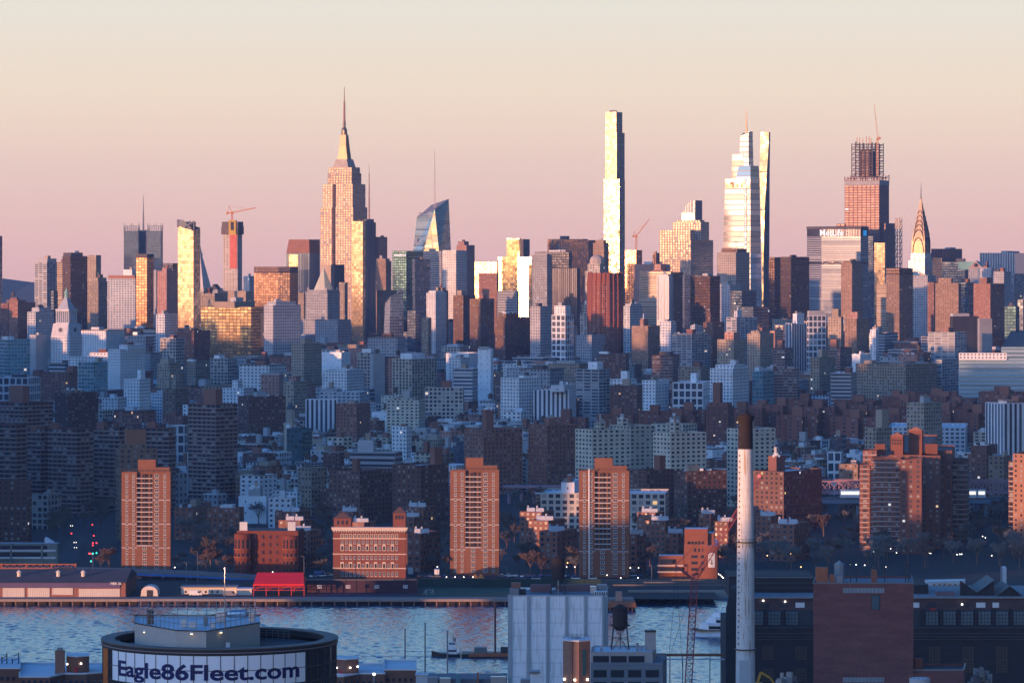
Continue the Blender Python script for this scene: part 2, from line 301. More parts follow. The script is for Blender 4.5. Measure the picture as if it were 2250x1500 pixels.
def tower(name, x0, xs, x1, yt, D, sty, label, tiers=(), th=27., cat='building', zb=GZ, bulk=1, roof=None, tk=0, par=1.2, dep=25., group=None, wings=()):
    """A building whose near edge stands at pixel column xs and whose faces end at x0 and x1; tiers = upper setbacks (x0, xs, x1, ytop[, style])."""
    if th == 27. and x0 > 1450 and D > 4000: th = 30.5
    P = boxpoly(x0, xs, x1, D, th, dep); cx, cy = centre(P); REG.append((x0, x1, yt, D, P, label))
    t = thing(name, label, cat, (cx, cy, zb), group); sd = random.Random(hash((x0, yt, D)) & 0xffff)
    rm = ROOF[sd.randrange(3)] if roof is None else ROOF[roof]
    z1 = PZ(yt, D); bay = STY[sty][2]
    m = MB(); m.prism(P, zb-1, z1+par, bay); m.build('wall', fac(sty), t)
    m = MB(); m.face([(p[0],p[1],z1) for p in P]); m.build('roof', rm, t)
    zt = z1; Pt = P; st = sty
    for tr in tiers:
        st = tr[4] if len(tr) > 4 else sty
        Dt = D
        for _ in range(3):
            Q = boxpoly(tr[0], tr[1], tr[2], Dt, th, dep*.6); Dt += cy-centre(Q)[1]
        zn = PZ(tr[3], Dt); m = MB(); m.prism(Q, zt-.5, zn+par*.6, STY[st][2]); m.face([(p[0],p[1],zn) for p in Q], None, 1)
        m.build('setback' if (tr[2]-tr[0]) > .45*(x1-x0) else 'penthouse', [fac(st), rm], t); zt = zn; Pt = Q
    e1 = (Pt[1][0]-Pt[0][0], Pt[1][1]-Pt[0][1]); e2 = (Pt[3][0]-Pt[0][0], Pt[3][1]-Pt[0][1])
    def at(a, b): return (Pt[0][0]+e1[0]*a+e2[0]*b, Pt[0][1]+e1[1]*a+e2[1]*b)
    for _ in range(bulk):
        a, b = sd.uniform(.12,.5), sd.uniform(.12,.5); da, db = sd.uniform(.2,.38), sd.uniform(.2,.38)
        m = MB(); h = sd.uniform(3,7); m.prism([at(a,b),at(a+da,b),at(a+da,b+db),at(a,b+db)], zt-.2, zt+h, 3, 0, 1); m.build('bulkhead', [BLK[sd.randrange(len(BLK))], rm], t)
    for _ in range(tk):
        m = MB(); tank(m, *at(sd.uniform(.25,.8), sd.uniform(.2,.8)), zt); m.build('water_tank', WOODT, t)
    if D < 5200 and bulk:
        m = MB()
        for _ in range(sd.randrange(3,7)):
            q = at(sd.uniform(.1,.9), sd.uniform(.1,.9)); s2 = sd.uniform(.6,1.6); m.box(q[0]-s2,q[1]-s2,zt-.1,q[0]+s2,q[1]+s2,zt+sd.uniform(1,2.6))
        m.build('roof_vents', STEEL if sd.random() < .5 else WHITEP, t)
    return t
BLK = [fac('blank'), fac('blanktan'), fac('blankdark'), fac('blankbrick'), plain('bulk_white', (.55,.56,.57), .8)]
# ---------------------------------------------------------------- ground, river, hills
SHORE = 1862.
def sheet(name, pts, mat, kind='structure'):
    m = MB(); m.face(pts); o = m.build(name, mat); tag(o, kind=kind); return o
def water_mat():
    m = newmat('river_water'); nt = m.node_tree; p = N(nt, 'ShaderNodeBsdfPrincipled'); o = N(nt, 'ShaderNodeOutputMaterial'); lk(nt, p.outputs[0], o.inputs[0])
    p.inputs['Base Color'].default_value = (.014,.085,.145,1); p.inputs['Roughness'].default_value = .10; p.inputs['IOR'].default_value = 1.5
    t = N(nt, 'ShaderNodeTexCoord'); h = None
    for sx, sy, de, wt in ((.8, .5, 4, .5), (2.2, 1.4, 2, .16)):
        mp = N(nt, 'ShaderNodeMapping'); lk(nt, t.outputs['Object'], mp.inputs[0]); mp.inputs['Scale'].default_value = (sx, sy, 1); mp.inputs['Rotation'].default_value = (0,0,.12)
        n = N(nt, 'ShaderNodeTexNoise'); lk(nt, mp.outputs[0], n.inputs['Vector']); n.inputs['Scale'].default_value = 1; n.inputs['Detail'].default_value = de; n.inputs['Roughness'].default_value = .6; n.inputs['Distortion'].default_value = .5
        k = MATH(nt, 'MULTIPLY', n.outputs[0], wt); h = k if h is None else MATH(nt, 'ADD', h, k)
    b = N(nt, 'ShaderNodeBump'); lk(nt, h, b.inputs['Height']); b.inputs['Distance'].default_value = .22; b.inputs['Strength'].default_value = 1.0; lk(nt, b.outputs[0], p.inputs['Normal'])
    return m
ASPH = plain('asphalt', (.05,.05,.052), .9, scale=.02); CITYG = plain('city_ground', (.04,.038,.036), .95, scale=.01, noise=.4)
import numpy as np
def river():
    # one sheet: a fine grid of real waves where the camera sees water, flat beyond
    rg = np.random.default_rng(4); x0, x1, y0, y1, dx, dy = -270., 300., 1482.5, 1910., .7, .8
    xs = np.arange(x0, x1+.1, dx); ys = np.arange(y0, y1+.1, dy); X, Y = np.meshgrid(xs, ys); Z = np.zeros_like(X)
    for k in range(44):
        L = 2.0*(3.6**rg.random()); a = rg.normal(-1.15, .75); q = 2*np.pi/L; Z += (.0125 if L < 5 else .008)*L**.95*np.sin(q*(X*np.cos(a)+Y*np.sin(a))+rg.uniform(0, 6.28))*(.55+.45*np.sin(X*rg.uniform(.005,.03)+Y*rg.uniform(.005,.03)+rg.uniform(0,6)))
    Z = np.clip(Z*.68, -.7, .7)
    nx, ny = len(xs), len(ys); co = np.stack([X, Y, Z], -1).reshape(-1, 3)
    i = np.arange(ny-1)[:, None]*nx+np.arange(nx-1)[None, :]; q = np.stack([i, i+1, i+1+nx, i+nx], -1).reshape(-1, 4)
    ex = np.array([(-2500,600,-.8),(2500,600,-.8),(2500,1960,-.8),(-2500,1960,-.8)]); co = np.vstack([co, ex]); n = nx*ny
    q = np.vstack([q, [[n, n+1, n+2, n+3]]]); me = bpy.data.meshes.new('river'); me.vertices.add(len(co)); me.vertices.foreach_set('co', co.ravel())
    me.loops.add(q.size); me.loops.foreach_set('vertex_index', q.ravel().astype(np.int32)); me.polygons.add(len(q)); me.polygons.foreach_set('loop_start', np.arange(0, q.size, 4, dtype=np.int32)); me.update(calc_edges=True)
    me.polygons.foreach_set('use_smooth', [True]*len(q)); me.materials.append(water_mat()); o = bpy.data.objects.new('river', me); COL.objects.link(o); tag(o, kind='structure')
river()
m = MB(); m.face([(-6000,SHORE,GZ),(100,SHORE,GZ),(100,1900,GZ),(6000,1900,GZ),(6000,12500,GZ),(-6000,12500,GZ)]); o = m.build('ground', CITYG); tag(o, kind='structure')
HILLM = plain('hill_wood', (.09,.10,.09), .95, scale=.004)
m = MB(); rr = random.Random(3); xs_ = [-2600+i*80 for i in range(66)]
hz = [PZ(616,11200)*(.75+.25*math.exp(-((x+1450)/500)**2)) + 5*math.sin(x*.011)+3*math.sin(x*.037) for x in xs_]
for i in range(65):
    a, b = xs_[i], xs_[i+1]; ha, hb = hz[i], hz[i+1]
    m.face([(a,10600,GZ),(b,10600,GZ),(b,11200,hb),(a,11200,ha)]); m.face([(a,11200,ha),(b,11200,hb),(b,12000,GZ),(a,12000,GZ)])
o = m.build('hills', HILLM); tag(o, kind='structure')
# ---------------------------------------------------------------- skyline towers: kind, x0, corner, x1, top, distance, facade, label
T = tower
T('office_tower', -40,-14,5,520,5400,'navy','dark blue tower cut by the left edge of the photo', bulk=0)
T('apartment_tower', 76,103,128,578,6000,'balc','grey blue tower with white balcony bands, farthest left of the tall towers', [(84,104,124,569,'blank')])
T('office_tower', 125,137,150,577,5960,'tanbands','tan banded slab tucked behind the left side of the dark bronze tower')
T('office_tower', 137,155,192,564,5850,'bronzed','dark bronze banded tower with a gold lit narrow side, right of the balcony tower', [(139,156,182,556,'blankdark')], th=50)
T('office_tower', 190,211,222,562,6200,'tan','tan stepped tower peeking out behind the dark bronze tower', [(191,203,208,573)], bulk=0)
T('office_tower', 192,216,236,620,5750,'tan','half gold half shaded brick tower right of the dark bronze tower', [(192,215,234,611)], bulk=1)
T('apartment_tower', 271,290,301,594,6000,'whiteblank','cream lit block below the grey twin topped tower')
T('office_tower', 236,297,301,614,5500,'pale','white building with a pink panelled top band, left of the orange slab', [(238,296,300,606,'blankorange')], th=12, bulk=0)
T('office_tower', 299,323,338,566,5300,'bronze','thin orange glass slab with a dark right side standing before the grey twin topped tower', [(299,323,338,559,'blankdark')], bulk=0)
T('apartment_tower', 338,343,345,595,5400,'whitestripe','narrow white ribbed strip building against the orange slab', bulk=0)
T('apartment_tower', 344,366,390,597,5600,'pinkbrick','pinkish brick tower with pale windows left of the slanted gold tower', [(356,366,378,590)])
T('office_tower', 358,380,391,580,5900,'dark','dark box topped tower behind the pinkish brick tower', bulk=0)
T('office_building', 487,540,556,641,5500,'blanktan','cream blank block below the tower with the orange crane', bulk=0)
T('office_building', 441,552,581,676,4700,'goldgrid','wide gold glass building with shaded base and dark right side', [(470,515,560,664,'blanktan')], th=30, bulk=1)
T('apartment_tower', 535,548,558,608,6300,'pale','small grey block in the gap left of the wide bronze slab')
T('office_tower', 558,637,655,600,5800,'bronze','wide bronze orange glass slab with dark top band, left of the spired stone skyscraper', [(558,637,655,587,'brown')], th=31, bulk=0)
T('office_tower', 655,668,678,645,5550,'tan','narrow tan tower with lit windows beside the gold pyramid roof', bulk=0)
T('office_tower', 704,733,735,583,5600,'blanktan','pale strip of wall rising behind the gold pyramid roof', bulk=0)
T('office_tower', 727,735,757,583,5560,'blankdark','blank grey blue slab right of the gold pyramid roof', bulk=0)
T('office_tower', 745,757,764,622,5500,'tan','brown narrow tower against the blank grey slab', bulk=0)
T('office_tower', 826,832,851,522,6600,'steelred','unfinished red steel frame tower right of the paired gold and blue tower', bulk=1)
T('office_tower', 816,848,860,575,5500,'bricktan','gold lit ribbed brick tower with stepped shoulders, left of the green tower', [(822,846,856,569)], wings=())
T('office_tower', 811,828,872,640,5450,'bricktan','lower golden shoulders of brick in front of the green tower', bulk=0)
g_ = T('office_tower', 862,893,930,557,5900,'green','dark green glass tower with white lettering along its top', [(862,893,930,552,'green')], bulk=0)
T('office_tower', 906,912,946,571,5700,'navy','glass block with a gold patch at its top right of the green tower', bulk=1, th=55)
T('office_tower', 930,970,976,553,6300,'bands','grey banded tower under the slanted glass spire tower', bulk=1)
T('office_tower', 972,1002,1026,553,5700,'whitefin','slim white gridded tower with an open finned crown', [(973,1002,1024,551,'whitefin')], bulk=0)
T('office_tower', 1003,1025,1043,540,6300,'pinkbrick','pink brick tower with stepped top behind the white gridded tower', [(1006,1020,1030,531)])
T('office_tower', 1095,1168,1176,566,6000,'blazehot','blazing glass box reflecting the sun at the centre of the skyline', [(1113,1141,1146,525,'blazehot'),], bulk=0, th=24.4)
T('office_tower', 1144,1150,1164,527,6250,'blankdark','dark purple slab top right of the blazing penthouse', bulk=0)
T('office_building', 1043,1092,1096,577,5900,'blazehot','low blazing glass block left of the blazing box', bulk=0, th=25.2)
T('office_building', 1052,1092,1096,602,5700,'brick','brown brick block under the low blazing glass block', bulk=0)
T('office_building', 1093,1136,1140,641,5500,'bands','white striped block below the blazing glass box', bulk=1)
T('office_tower', 1170,1202,1213,562,5300,'limeg','slender grey tower with vertical ribs right of the blazing box', [(1174,1202,1206,558)], bulk=0)
T('office_building', 1175,1250,1256,555,5750,'dark','flat roofed building with dishes on top and gold glints below its roof', bulk=2)
T('office_building', 1203,1293,1320,529,6400,'brown','wide dark office slab with flat roof left of the tallest glowing tower', [(1203,1280,1292,526,'brown')], bulk=1)
T('office_building', 1205,1268,1274,591,5400,'darkv','dark purple banded office slab in front of the building with dishes', bulk=0)
T('office_tower', 1303,1327,1338,535,6200,'bricktan','gold glinting brick tower with stepped crown at the foot of the tallest tower', [(1308,1326,1332,528)])
T('office_building', 1373,1398,1411,551,6300,'bronze','gold glazed building carrying a thin crane', bulk=0)
T('office_building', 1392,1452,1462,582,6000,'pinkbrick','pink ribbed low block below the thin crane')
T('office_building', 1405,1474,1478,598,5600,'tanbands','gold banded building right of the red ribbed tower')
T('office_tower', 1434,1442,1449,557,6500,'brown','small dark tower hugging the stepped stone building on its left')
T('office_tower', 1443,1470,1479,609,5200,'whitestripe','white tower with dark vertical stripes before the stepped stone building', [(1447,1468,1475,604,'whitestripe')])
T('office_tower', 1474,1480,1501,600,5500,'brown','dark brown tower right of the white striped tower', bulk=0, th=60)
T('office_tower', 1500,1504,1519,606,5480,'blue','narrow blue glass strip between two dark towers', bulk=0, th=60)
T('office_tower', 1517,1560,1582,608,5100,'bronzed','bronze glass tower with gold lit left face and black right face', bulk=1)
T('office_tower', 1575,1617,1647,556,5700,'lime','stone tower with tall arched windows half lit gold', [(1585,1620,1640,547,'brown')], bulk=0)
T('office_tower', 1580,1604,1630,626,5300,'pale','grey tower with a bright corner below the arched window tower')
T('office_tower', 1604,1630,1662,640,5250,'navy','dark blue slab at the foot of the tapered white glass tower', bulk=0)
T('office_tower', 1689,1702,1716,573,5700,'bronzed','left half of the black tower pair with gold glints', [(1691,1702,1716,566,'brown')], bulk=0)
T('office_tower', 1715,1738,1778,566,5550,'bronzed','black glass tower with gold reflection on its left face, left of the lettered slab', [(1735,1740,1750,561,'blankdark')], bulk=0, th=45)
T('office_tower', 1848,1872,1896,580,5600,'bricktan','brick tower with gold glints before the lettered slab', [(1852,1870,1890,574)])
T('office_tower', 1908,1918,1926,520,6300,'navy','dark narrow glass tower right of the lettered slab', bulk=0)
T('office_tower', 1921,1944,1946,535,6050,'gold','pale gold glass strip tower beneath the steel frame', bulk=0, th=33)
T('office_tower', 1944,1958,1972,610,6000,'navy','dark glass tower foot right of the pale gold strip', bulk=0)
T('office_tower', 1926,1948,1951,627,5500,'tanbands','narrow banded tower left of the half lit brown tower', bulk=0)
T('office_tower', 1947,1976,2006,603,5200,'bricktan','brown tower with lit left face and navy right face, below the steel crowned spire', [(1947,1976,2006,590,'brown')], bulk=0)
T('office_tower', 2005,2038,2056,607,5450,'limeg','pale blue gridded tower right of the half lit brown tower', bulk=1)
T('office_building', 2046,2084,2114,548,6600,'redstripe','flat topped slab with red vertical stripes right of the steel crowned spire', bulk=1)
T('office_building', 2049,2070,2095,568,6300,'dark','dark slab below the red striped block', bulk=0)
T('office_building', 2070,2120,2132,577,6100,'navy','blue black office slab behind the round brick tower')
T('office_tower', 2153,2230,2290,557,6700,'whitestripe','white slab with black vertical stripes at the right edge of the skyline', [(2200,2215,2240,552,'blank')], bulk=0, th=12)
T('office_building', 2178,2195,2203,592,5900,'dark','dark tower with a red lit crown before the white striped slab', [(2160,2168,2174,584,'brown')])
T('office_building', 2150,2178,2184,590,5850,'pale','pale grey block with flat shoulders below the pedimented tower')
T('office_tower', 2208,2228,2262,603,5900,'balc','grey gridded slab cut by the right edge below the striped slab', bulk=0)
T('apartment_tower', 2038,2053,2060,622,5300,'brick','dark brick sliver beside the round brick tower', bulk=0)
T('office_tower', 2055,2106,2112,624,5200,'bricktan','brick tower with golden left face and small house on top', [(2062,2090,2094,612)], bulk=0)
T('office_tower', 2107,2126,2141,622,5350,'navy','navy tower between the two lit brick towers')
T('apartment_tower', 2139,2176,2207,625,5100,'brick','tall brick tower with a red parapet house, right of the navy tower', [(2152,2168,2180,611,'brick')], bulk=0)
T('office_tower', 2183,2206,2222,598,5700,'limeg','blue grey stone tower with light crown at right')
T('office_tower', 2207,2232,2240,675,4900,'green','dark teal glass block near the right edge')
T('office_tower', 2236,2248,2268,660,5000,'blue','blue slab sliver on the right edge')
# second row, nearer
T('apartment_tower', 2,18,30,668,5200,'brick','brick tower with shaded windows near the left edge')
T('apartment_tower', 20,39,58,661,5000,'brick','brick tower with a golden domed tank on its roof', [(22,37,42,655)], bulk=0, tk=1)
T('office_tower', 112,118,127,640,5300,'navy','dark slab between the balcony tower and the tan slab', bulk=0)
T('apartment_tower', 40,54,78,666,5500,'brick','low dark brick block behind the domed tank tower')
T('apartment_building', 60,78,118,687,4900,'pale','grey stepped apartment house left of the lantern topped tower', [(70,86,112,677)])
T('apartment_building', 343,362,391,692,5000,'pale','pale blue block at the foot of the pinkish brick tower')
T('office_building', 0,17,66,748,4200,'teal','teal glass building with white end wall at left', [(4,16,30,741,'white')], th=60)
T('apartment_tower', 65,79,104,738,4300,'blank','blank concrete slab tower with a pink lit edge')
T('apartment_building', 388,426,462,728,4600,'brick','red brick block below the slanted gold tower', [(390,426,436,722)])
T('apartment_building', 352,386,406,745,4500,'loft','cream loft building with a flat cornice left of the red brick block')
T('office_building', 580,600,661,672,4600,'limeg','grey white masonry building with rows of dark windows beside the gold glass block', [(588,606,650,664,'pale')], th=50)
T('office_building', 572,581,596,690,4650,'dark','dark narrow wall with a column of white lamps beside the wide gold glass building', bulk=0)
T('office_tower', 937,957,981,645,5200,'white','pale tower with golden left face left of the white finned tower', [(942,957,976,640)])
T('office_tower', 957,974,985,640,5300,'bricktan','brick tower with pointed house behind the pale tower', [(960,972,980,633)])
T('office_tower', 926,941,948,700,5000,'tan','gold lit slim block at the foot of the pale tower')
T('office_tower', 895,913,936,684,5200,'navy','navy tower with a framed blue top panel', bulk=0)
T('office_tower', 996,1018,1045,650,5300,'brown','dark tower edged with gold glints left of the blazing box', [(1004,1014,1022,639,'blanktan')], bulk=0)
T('office_tower', 1032,1056,1086,658,5150,'brown','brown stepped tower below the low blazing block')
T('office_building', 1088,1110,1165,700,4900,'brown','dark masonry block with a single sun glint', [(1095,1112,1140,690)])
T('office_tower', 1165,1187,1213,675,4800,'limeg','grey slab with windows on its left face and a blank right face', bulk=1)
T('apartment_tower', 1212,1242,1261,694,4600,'whitegrid','white tower shining gold above and blue below, left of the red ribbed tower', [(1218,1242,1254,673,'white'),(1226,1234,1240,666,'blank')], bulk=0)
T('office_tower', 1275,1290,1296,690,5300,'loft','pale stepped shoulder building left of the red ribbed tower', [(1280,1290,1294,670)])
T('office_building', 1265,1300,1330,738,4900,'limeg','grey block with a domed tank in front of the red ribbed tower')
T('office_tower', 1370,1384,1412,674,5000,'pale','pale blue stone block right of the red ribbed tower', [(1374,1386,1408,668,'blank')])
T('apartment_tower', 1388,1424,1450,718,4500,'bricktan','brick tower with sun glints in its left windows', [(1406,1414,1424,702,'brick')], bulk=1)
T('apartment_tower', 1448,1474,1486,708,4700,'pale','blue grey block with white frame beside the glinting brick tower')
T('apartment_building', 1476,1520,1561,738,4500,'balc','wide grey apartment slab with many balconies', [(1480,1520,1555,734)])
T('office_tower', 1517,1527,1545,718,4800,'pale','grey flat block under the bronze glass tower')
T('apartment_tower', 1545,1566,1592,710,4600,'brickd','brown brick tower with a tall central chimney house', [(1554,1561,1571,687,'brickd')], bulk=0)
T('apartment_tower', 1596,1618,1664,699,4700,'balc','white tower with a round stair tower on its roof', [(1613,1620,1630,684,'white')], th=45)
T('office_building', 1630,1655,1690,676,5000,'navy','low dark block under the tapered white glass tower', bulk=0)
T('apartment_tower', 1576,1612,1637,748,4300,'tan','pink lit tower with a white flagpole', [(1592,1612,1626,731,'pinkbrick')], bulk=0)
T('apartment_tower', 1642,1670,1700,735,4500,'tan','tan stepped apartment tower left of the pale ribbed tower', [(1650,1668,1692,728)], tk=1)
T('apartment_tower', 1726,1740,1772,712,4700,'whitestripe','pale blue ribbed tower with two bright chimneys', [(1742,1751,1767,690,'whiteblank')], th=45)
T('apartment_tower', 1773,1777,1815,695,4600,'whitegrid','white framed glass tower with a bold square grid', [(1774,1778,1813,684,'blank')], th=75, bulk=0)
T('apartment_tower', 1819,1848,1853,698,4700,'tan','tan tower with a golden left side beside the square grid tower', [(1828,1842,1848,680,'blanktan')], bulk=0)
T('apartment_tower', 1856,1882,1910,702,4600,'bricktan','brick apartment tower with lit corner and pink roof house', [(1864,1884,1894,687,'pinkbrick')], bulk=0)
T('apartment_tower', 1912,1924,1930,726,4500,'white','white stepped narrow tower behind the lit brick tower')
T('office_tower', 2087,2093,2150,697,4600,'darkv','navy slab with a pale end wall near the right edge', [(2088,2094,2130,690,'blank')], th=70, bulk=0)
T('office_tower', 2148,2152,2180,702,4500,'blank','pale blank wall tower attached to the navy slab', th=70, bulk=0)
T('apartment_tower', 2039,2098,2124,732,4400,'balc','brick lattice apartment tower flashing pink windows', [(2070,2084,2096,720,'pinkbrick')], bulk=0)
T('apartment_tower', 1698,1725,1744,767,4200,'brickband','red banded brick tower with a lit roof house', [(1708,1718,1724,749,'blankorange')], bulk=0)
T('apartment_tower', 1816,1846,1872,766,4200,'brickband','red brick tower with pink parapet and tall roof house', [(1824,1838,1843,747,'blankorange'),], bulk=0)
T('apartment_tower', 1780,1800,1835,787,4000,'tan','tan brick block in front of the square grid tower', [(1798,1806,1820,769,'blanktan')], bulk=0)
T('apartment_building', 1872,1890,1914,780,4100,'whiteblank','white low block with a round white tank')
T('apartment_building', 1880,1990,2060,803,3900,'tan','wide tan hotel slab with square windows', [(1898,1915,1926,793,'blanktan'),(1973,2015,2022,780,'pinkbrick')], th=42)
T('apartment_building', 2052,2070,2106,792,3950,'balc','dark blue lattice slab beside the wide tan hotel', bulk=0)
T('hospital_building', 2107,2300,2330,790,3850,'hosp','long blue glass hospital block with white roof tanks', [(2107,2212,2214,777,'white')], th=6, bulk=0)
T('office_building', 2200,2260,2280,765,3950,'hosp','open glass frame on top of the long blue hospital block', th=8, bulk=0)
# ---------------------------------------------------------------- landmark towers
TH = math.radians(27); CT, ST = math.cos(TH), math.sin(TH)
def sq(pc, wpx, D, th=27., ratio=1.0):
    t = math.radians(th); c, s = math.cos(t), math.sin(t); a = wpx/2/F*D/(c+s*ratio); b = a*ratio; x, y = PX(pc, D), D
    l, r = (-c*a, s*a), (s*b, c*b)
    return [(x-l[0]-r[0], y-l[1]-r[1]), (x-l[0]+r[0], y-l[1]+r[1]), (x+l[0]+r[0], y+l[1]+r[1]), (x+l[0]-r[0], y+l[1]-r[1])]
def text_mesh(body, size, name, mat, parent, loc, rotz, offset=.0, extrude=.1, bend=None, align='CENTER', sx=1.0):
    cu = bpy.data.curves.new(name+'_curve', 'FONT'); cu.body = body; cu.size = size; cu.offset = offset; cu.extrude = extrude; cu.align_x = align; cu.resolution_u = 4
    tmp = bpy.data.objects.new(name+'_tmp', cu); COL.objects.link(tmp)
    bpy.context.view_layer.update(); dg = bpy.context.evaluated_depsgraph_get()
    me = bpy.data.meshes.new_from_object(tmp.evaluated_get(dg)); bpy.data.objects.remove(tmp); bpy.data.curves.remove(cu)
    M = Matrix.Translation(loc) @ Matrix.Rotation(rotz, 4, 'Z') @ Matrix.Rotation(math.radians(90), 4, 'X') @ Matrix.Diagonal((sx,1,1,1))
    if bend: [setattr(v, 'co', bend(v.co)) for v in me.vertices]
    else: me.transform(M)
    if parent is not None:
        o0 = Vector((0,0,0)); q = parent
        while q is not None: o0 += q.location; q = q.parent
        me.transform(Matrix.Translation(-o0))
    me.materials.clear(); me.materials.append(mat); o = bpy.data.objects.new(name, me); COL.objects.link(o)
    if parent is not None: o.parent = parent
    return o
SILVER = plain('silver_steel', (.27,.20,.14), .45, .9, noise=.1); WSIGN = plain('sign_white', (.8,.8,.8), .5, emit=(.9,.95,1), es=.45, noise=0)
GLASSD = plain('dark_glass', (.05,.06,.08), .12, .4, noise=0); ORNG = plain('orange_steel', (.55,.20,.05), .5); STONE = fac('lime')
def part(mb, name, mats, parent, smooth=False): return mb.build(name, mats, parent, smooth)
def xy(px, D): return (PX(px, D), D)

# --- spired stone skyscraper with stepped crown
D = 6023; P = boxpoly(704, 776, 807, D); t = thing('skyscraper', 'tall stepped limestone skyscraper with a silver mast and needle, tallest left of centre', 'skyscraper', (*centre(P), GZ))
def notched(P, f1, f2, dep):
    A = [P[3][i]+(P[0][i]-P[3][i])*f1 for i in (0,1)]; B = [P[3][i]+(P[0][i]-P[3][i])*f2 for i in (0,1)]
    return [P[0], P[1], P[2], P[3], A, (A[0]+ST*dep, A[1]+CT*dep), (B[0]+ST*dep, B[1]+CT*dep), B]
cy_ = centre(P)[1]
def fit(x0, xs, x1, D=D):
    Dt = D
    for _ in range(3): Q = boxpoly(x0, xs, x1, Dt); Dt += cy_-centre(Q)[1]
    return Q
E = fac('esb')
zs = [PZ(y, D) for y in (455, 404, 367, 355)]
m = MB(); Q = notched(P, .35, .46, 9); m.prism(Q, GZ-1, zs[0], 4.6, 0); m.face([(p[0],p[1],zs[0]) for p in Q], None, 1); part(m, 'shaft', [E, ROOF[0]], t)
Q = notched(fit(709, 775, 803), .33, .44, 9); m = MB(); m.prism(Q, zs[0]-1, zs[1], 4.6, 0); m.face([(p[0],p[1],zs[1]) for p in Q], None, 1); part(m, 'setback', [E, ROOF[0]], t)
Q = fit(720, 773, 794); m = MB(); m.prism(Q, zs[1]-1, PZ(380, D), 4.6, 0, 1); part(m, 'setback', [E, ROOF[0]], t)
Q = fit(722, 773, 791); m = MB(); m.prism(Q, PZ(380,D)-1, zs[2], 4.6, 0, 1); part(m, 'setback', [E, ROOF[0]], t)
Q = fit(731, 765, 782); R_ = fit(738, 762, 776); m = MB(); m.loft(Q, zs[2]-1, R_, PZ(349, D), 3, 0, 0); part(m, 'observation_deck', [LIMES], t)
for i, (a, b) in enumerate([((741, 763, 772), (746, 760, 766)), ]):
    m = MB(); m.loft(fit(*a), PZ(349, D), fit(746,760,768), PZ(320, D), 3, 0); m.loft(fit(746,760,768), PZ(320,D), fit(747.5,760,765.5), PZ(295,D), 3, 0, 0); part(m, 'mast_base', [SILVER], t)
cxe, cye = centre(fit(747.5,760,765.5))
m = MB(); s_ = D/F
m.cyl(cxe, cye, PZ(295,D), PZ(284,D), 7*s_, 6*s_, 12); m.cyl(cxe, cye, PZ(284,D), PZ(279,D), 6.5*s_, 3.6*s_, 12); m.cyl(cxe, cye, PZ(279,D), PZ(265,D), 3.4*s_, 3.2*s_, 10); part(m, 'lantern', [SILVER], t)
m = MB(); m.cyl(cxe, cye, PZ(265,D), PZ(222,D), 2.4*s_, 1.7*s_, 8, cap=True)
for y in range(225, 265, 5): m.cyl(cxe, cye, PZ(y,D), PZ(y-1.2,D), 3.0*s_, 3.0*s_, 8)
m.cyl(cxe, cye, PZ(222,D), PZ(188,D), 1.2*s_, .45*s_, 6); part(m, 'antenna', [plain('antenna_red', (.33,.18,.14), .6)], t)
# --- thin antenna mast beside it
D2 = 6600; m = MB(); m.cyl(*xy(811, D2), PZ(500,D2), PZ(425,D2), 2.1*D2/F, 1.5*D2/F, 6); m.cyl(*xy(811, D2), PZ(425,D2), PZ(385,D2), 1.5*D2/F, .8*D2/F, 6); m.cyl(*xy(811,D2), PZ(385,D2), PZ(358,D2), .7*D2/F, .3*D2/F, 6)
m.cyl(*xy(811, D2), PZ(386,D2), PZ(383,D2), 1.6*D2/F, n=6); m.box(PX(804,D2), D2-14, GZ-1, PX(818,D2), D2+16, PZ(500,D2)); o = m.build('antenna_mast', plain('mast_pink', (.35,.23,.20), .6)); tag(o, 'thin banded antenna mast just right of the stone skyscraper', 'antenna')

# --- slanted gold glass tower
D = 5000; P = boxpoly(391, 425, 440, D, 27); t = thing('apartment_tower', 'slender gold glass tower with a slanted open top and blue right side', 'building', (*centre(P), GZ))
m = MB(); k = 3.4
zc = [PZ(507,D), PZ(500,D), PZ(490,D), PZ(496,D)]
for i in range(4): m.wall(P[i], P[(i+1)%4], GZ-1, max(zc), k, 0, za=zc[i], zb=zc[(i+1)%4], vtop=zc[0])
part(m, 'curtain_wall', [fac('gold')], t)
m = MB(); Q = inset(P, .93); m.face([(Q[i][0],Q[i][1],zc[i]-2) for i in range(4)], None, 0); R_ = inset(P, .6); m.prism(R_, zc[0]-6, PZ(487,D), 3, 1, 1); part(m, 'roof', [ROOF[2], fac('blankdark')], t)
m = MB(); m.bar((*P[3], zc[3]-2), (*P[3], PZ(482,D)), 2.5); q = inset(P,.95)
m.face([(*P[3],zc[3]), (*inset(P,.8)[0],zc[0]+2), (PX(402,D), P[3][1]-6, PZ(483,D)), (P[3][0]+1,P[3][1],PZ(482,D))]); m.bar((PX(402,D),D+4,PZ(500,D)),(PX(425,D),D+5,PZ(487,D)),2.0); m.bar((PX(425,D),D+5,PZ(505,D)),(PX(425,D),D+5,PZ(485,D)),1.5); m.bar((PX(415,D),D+5,PZ(505,D)),(PX(415,D),D+5,PZ(484,D)),1.2)
part(m, 'crown_frame', [STEEL], t)

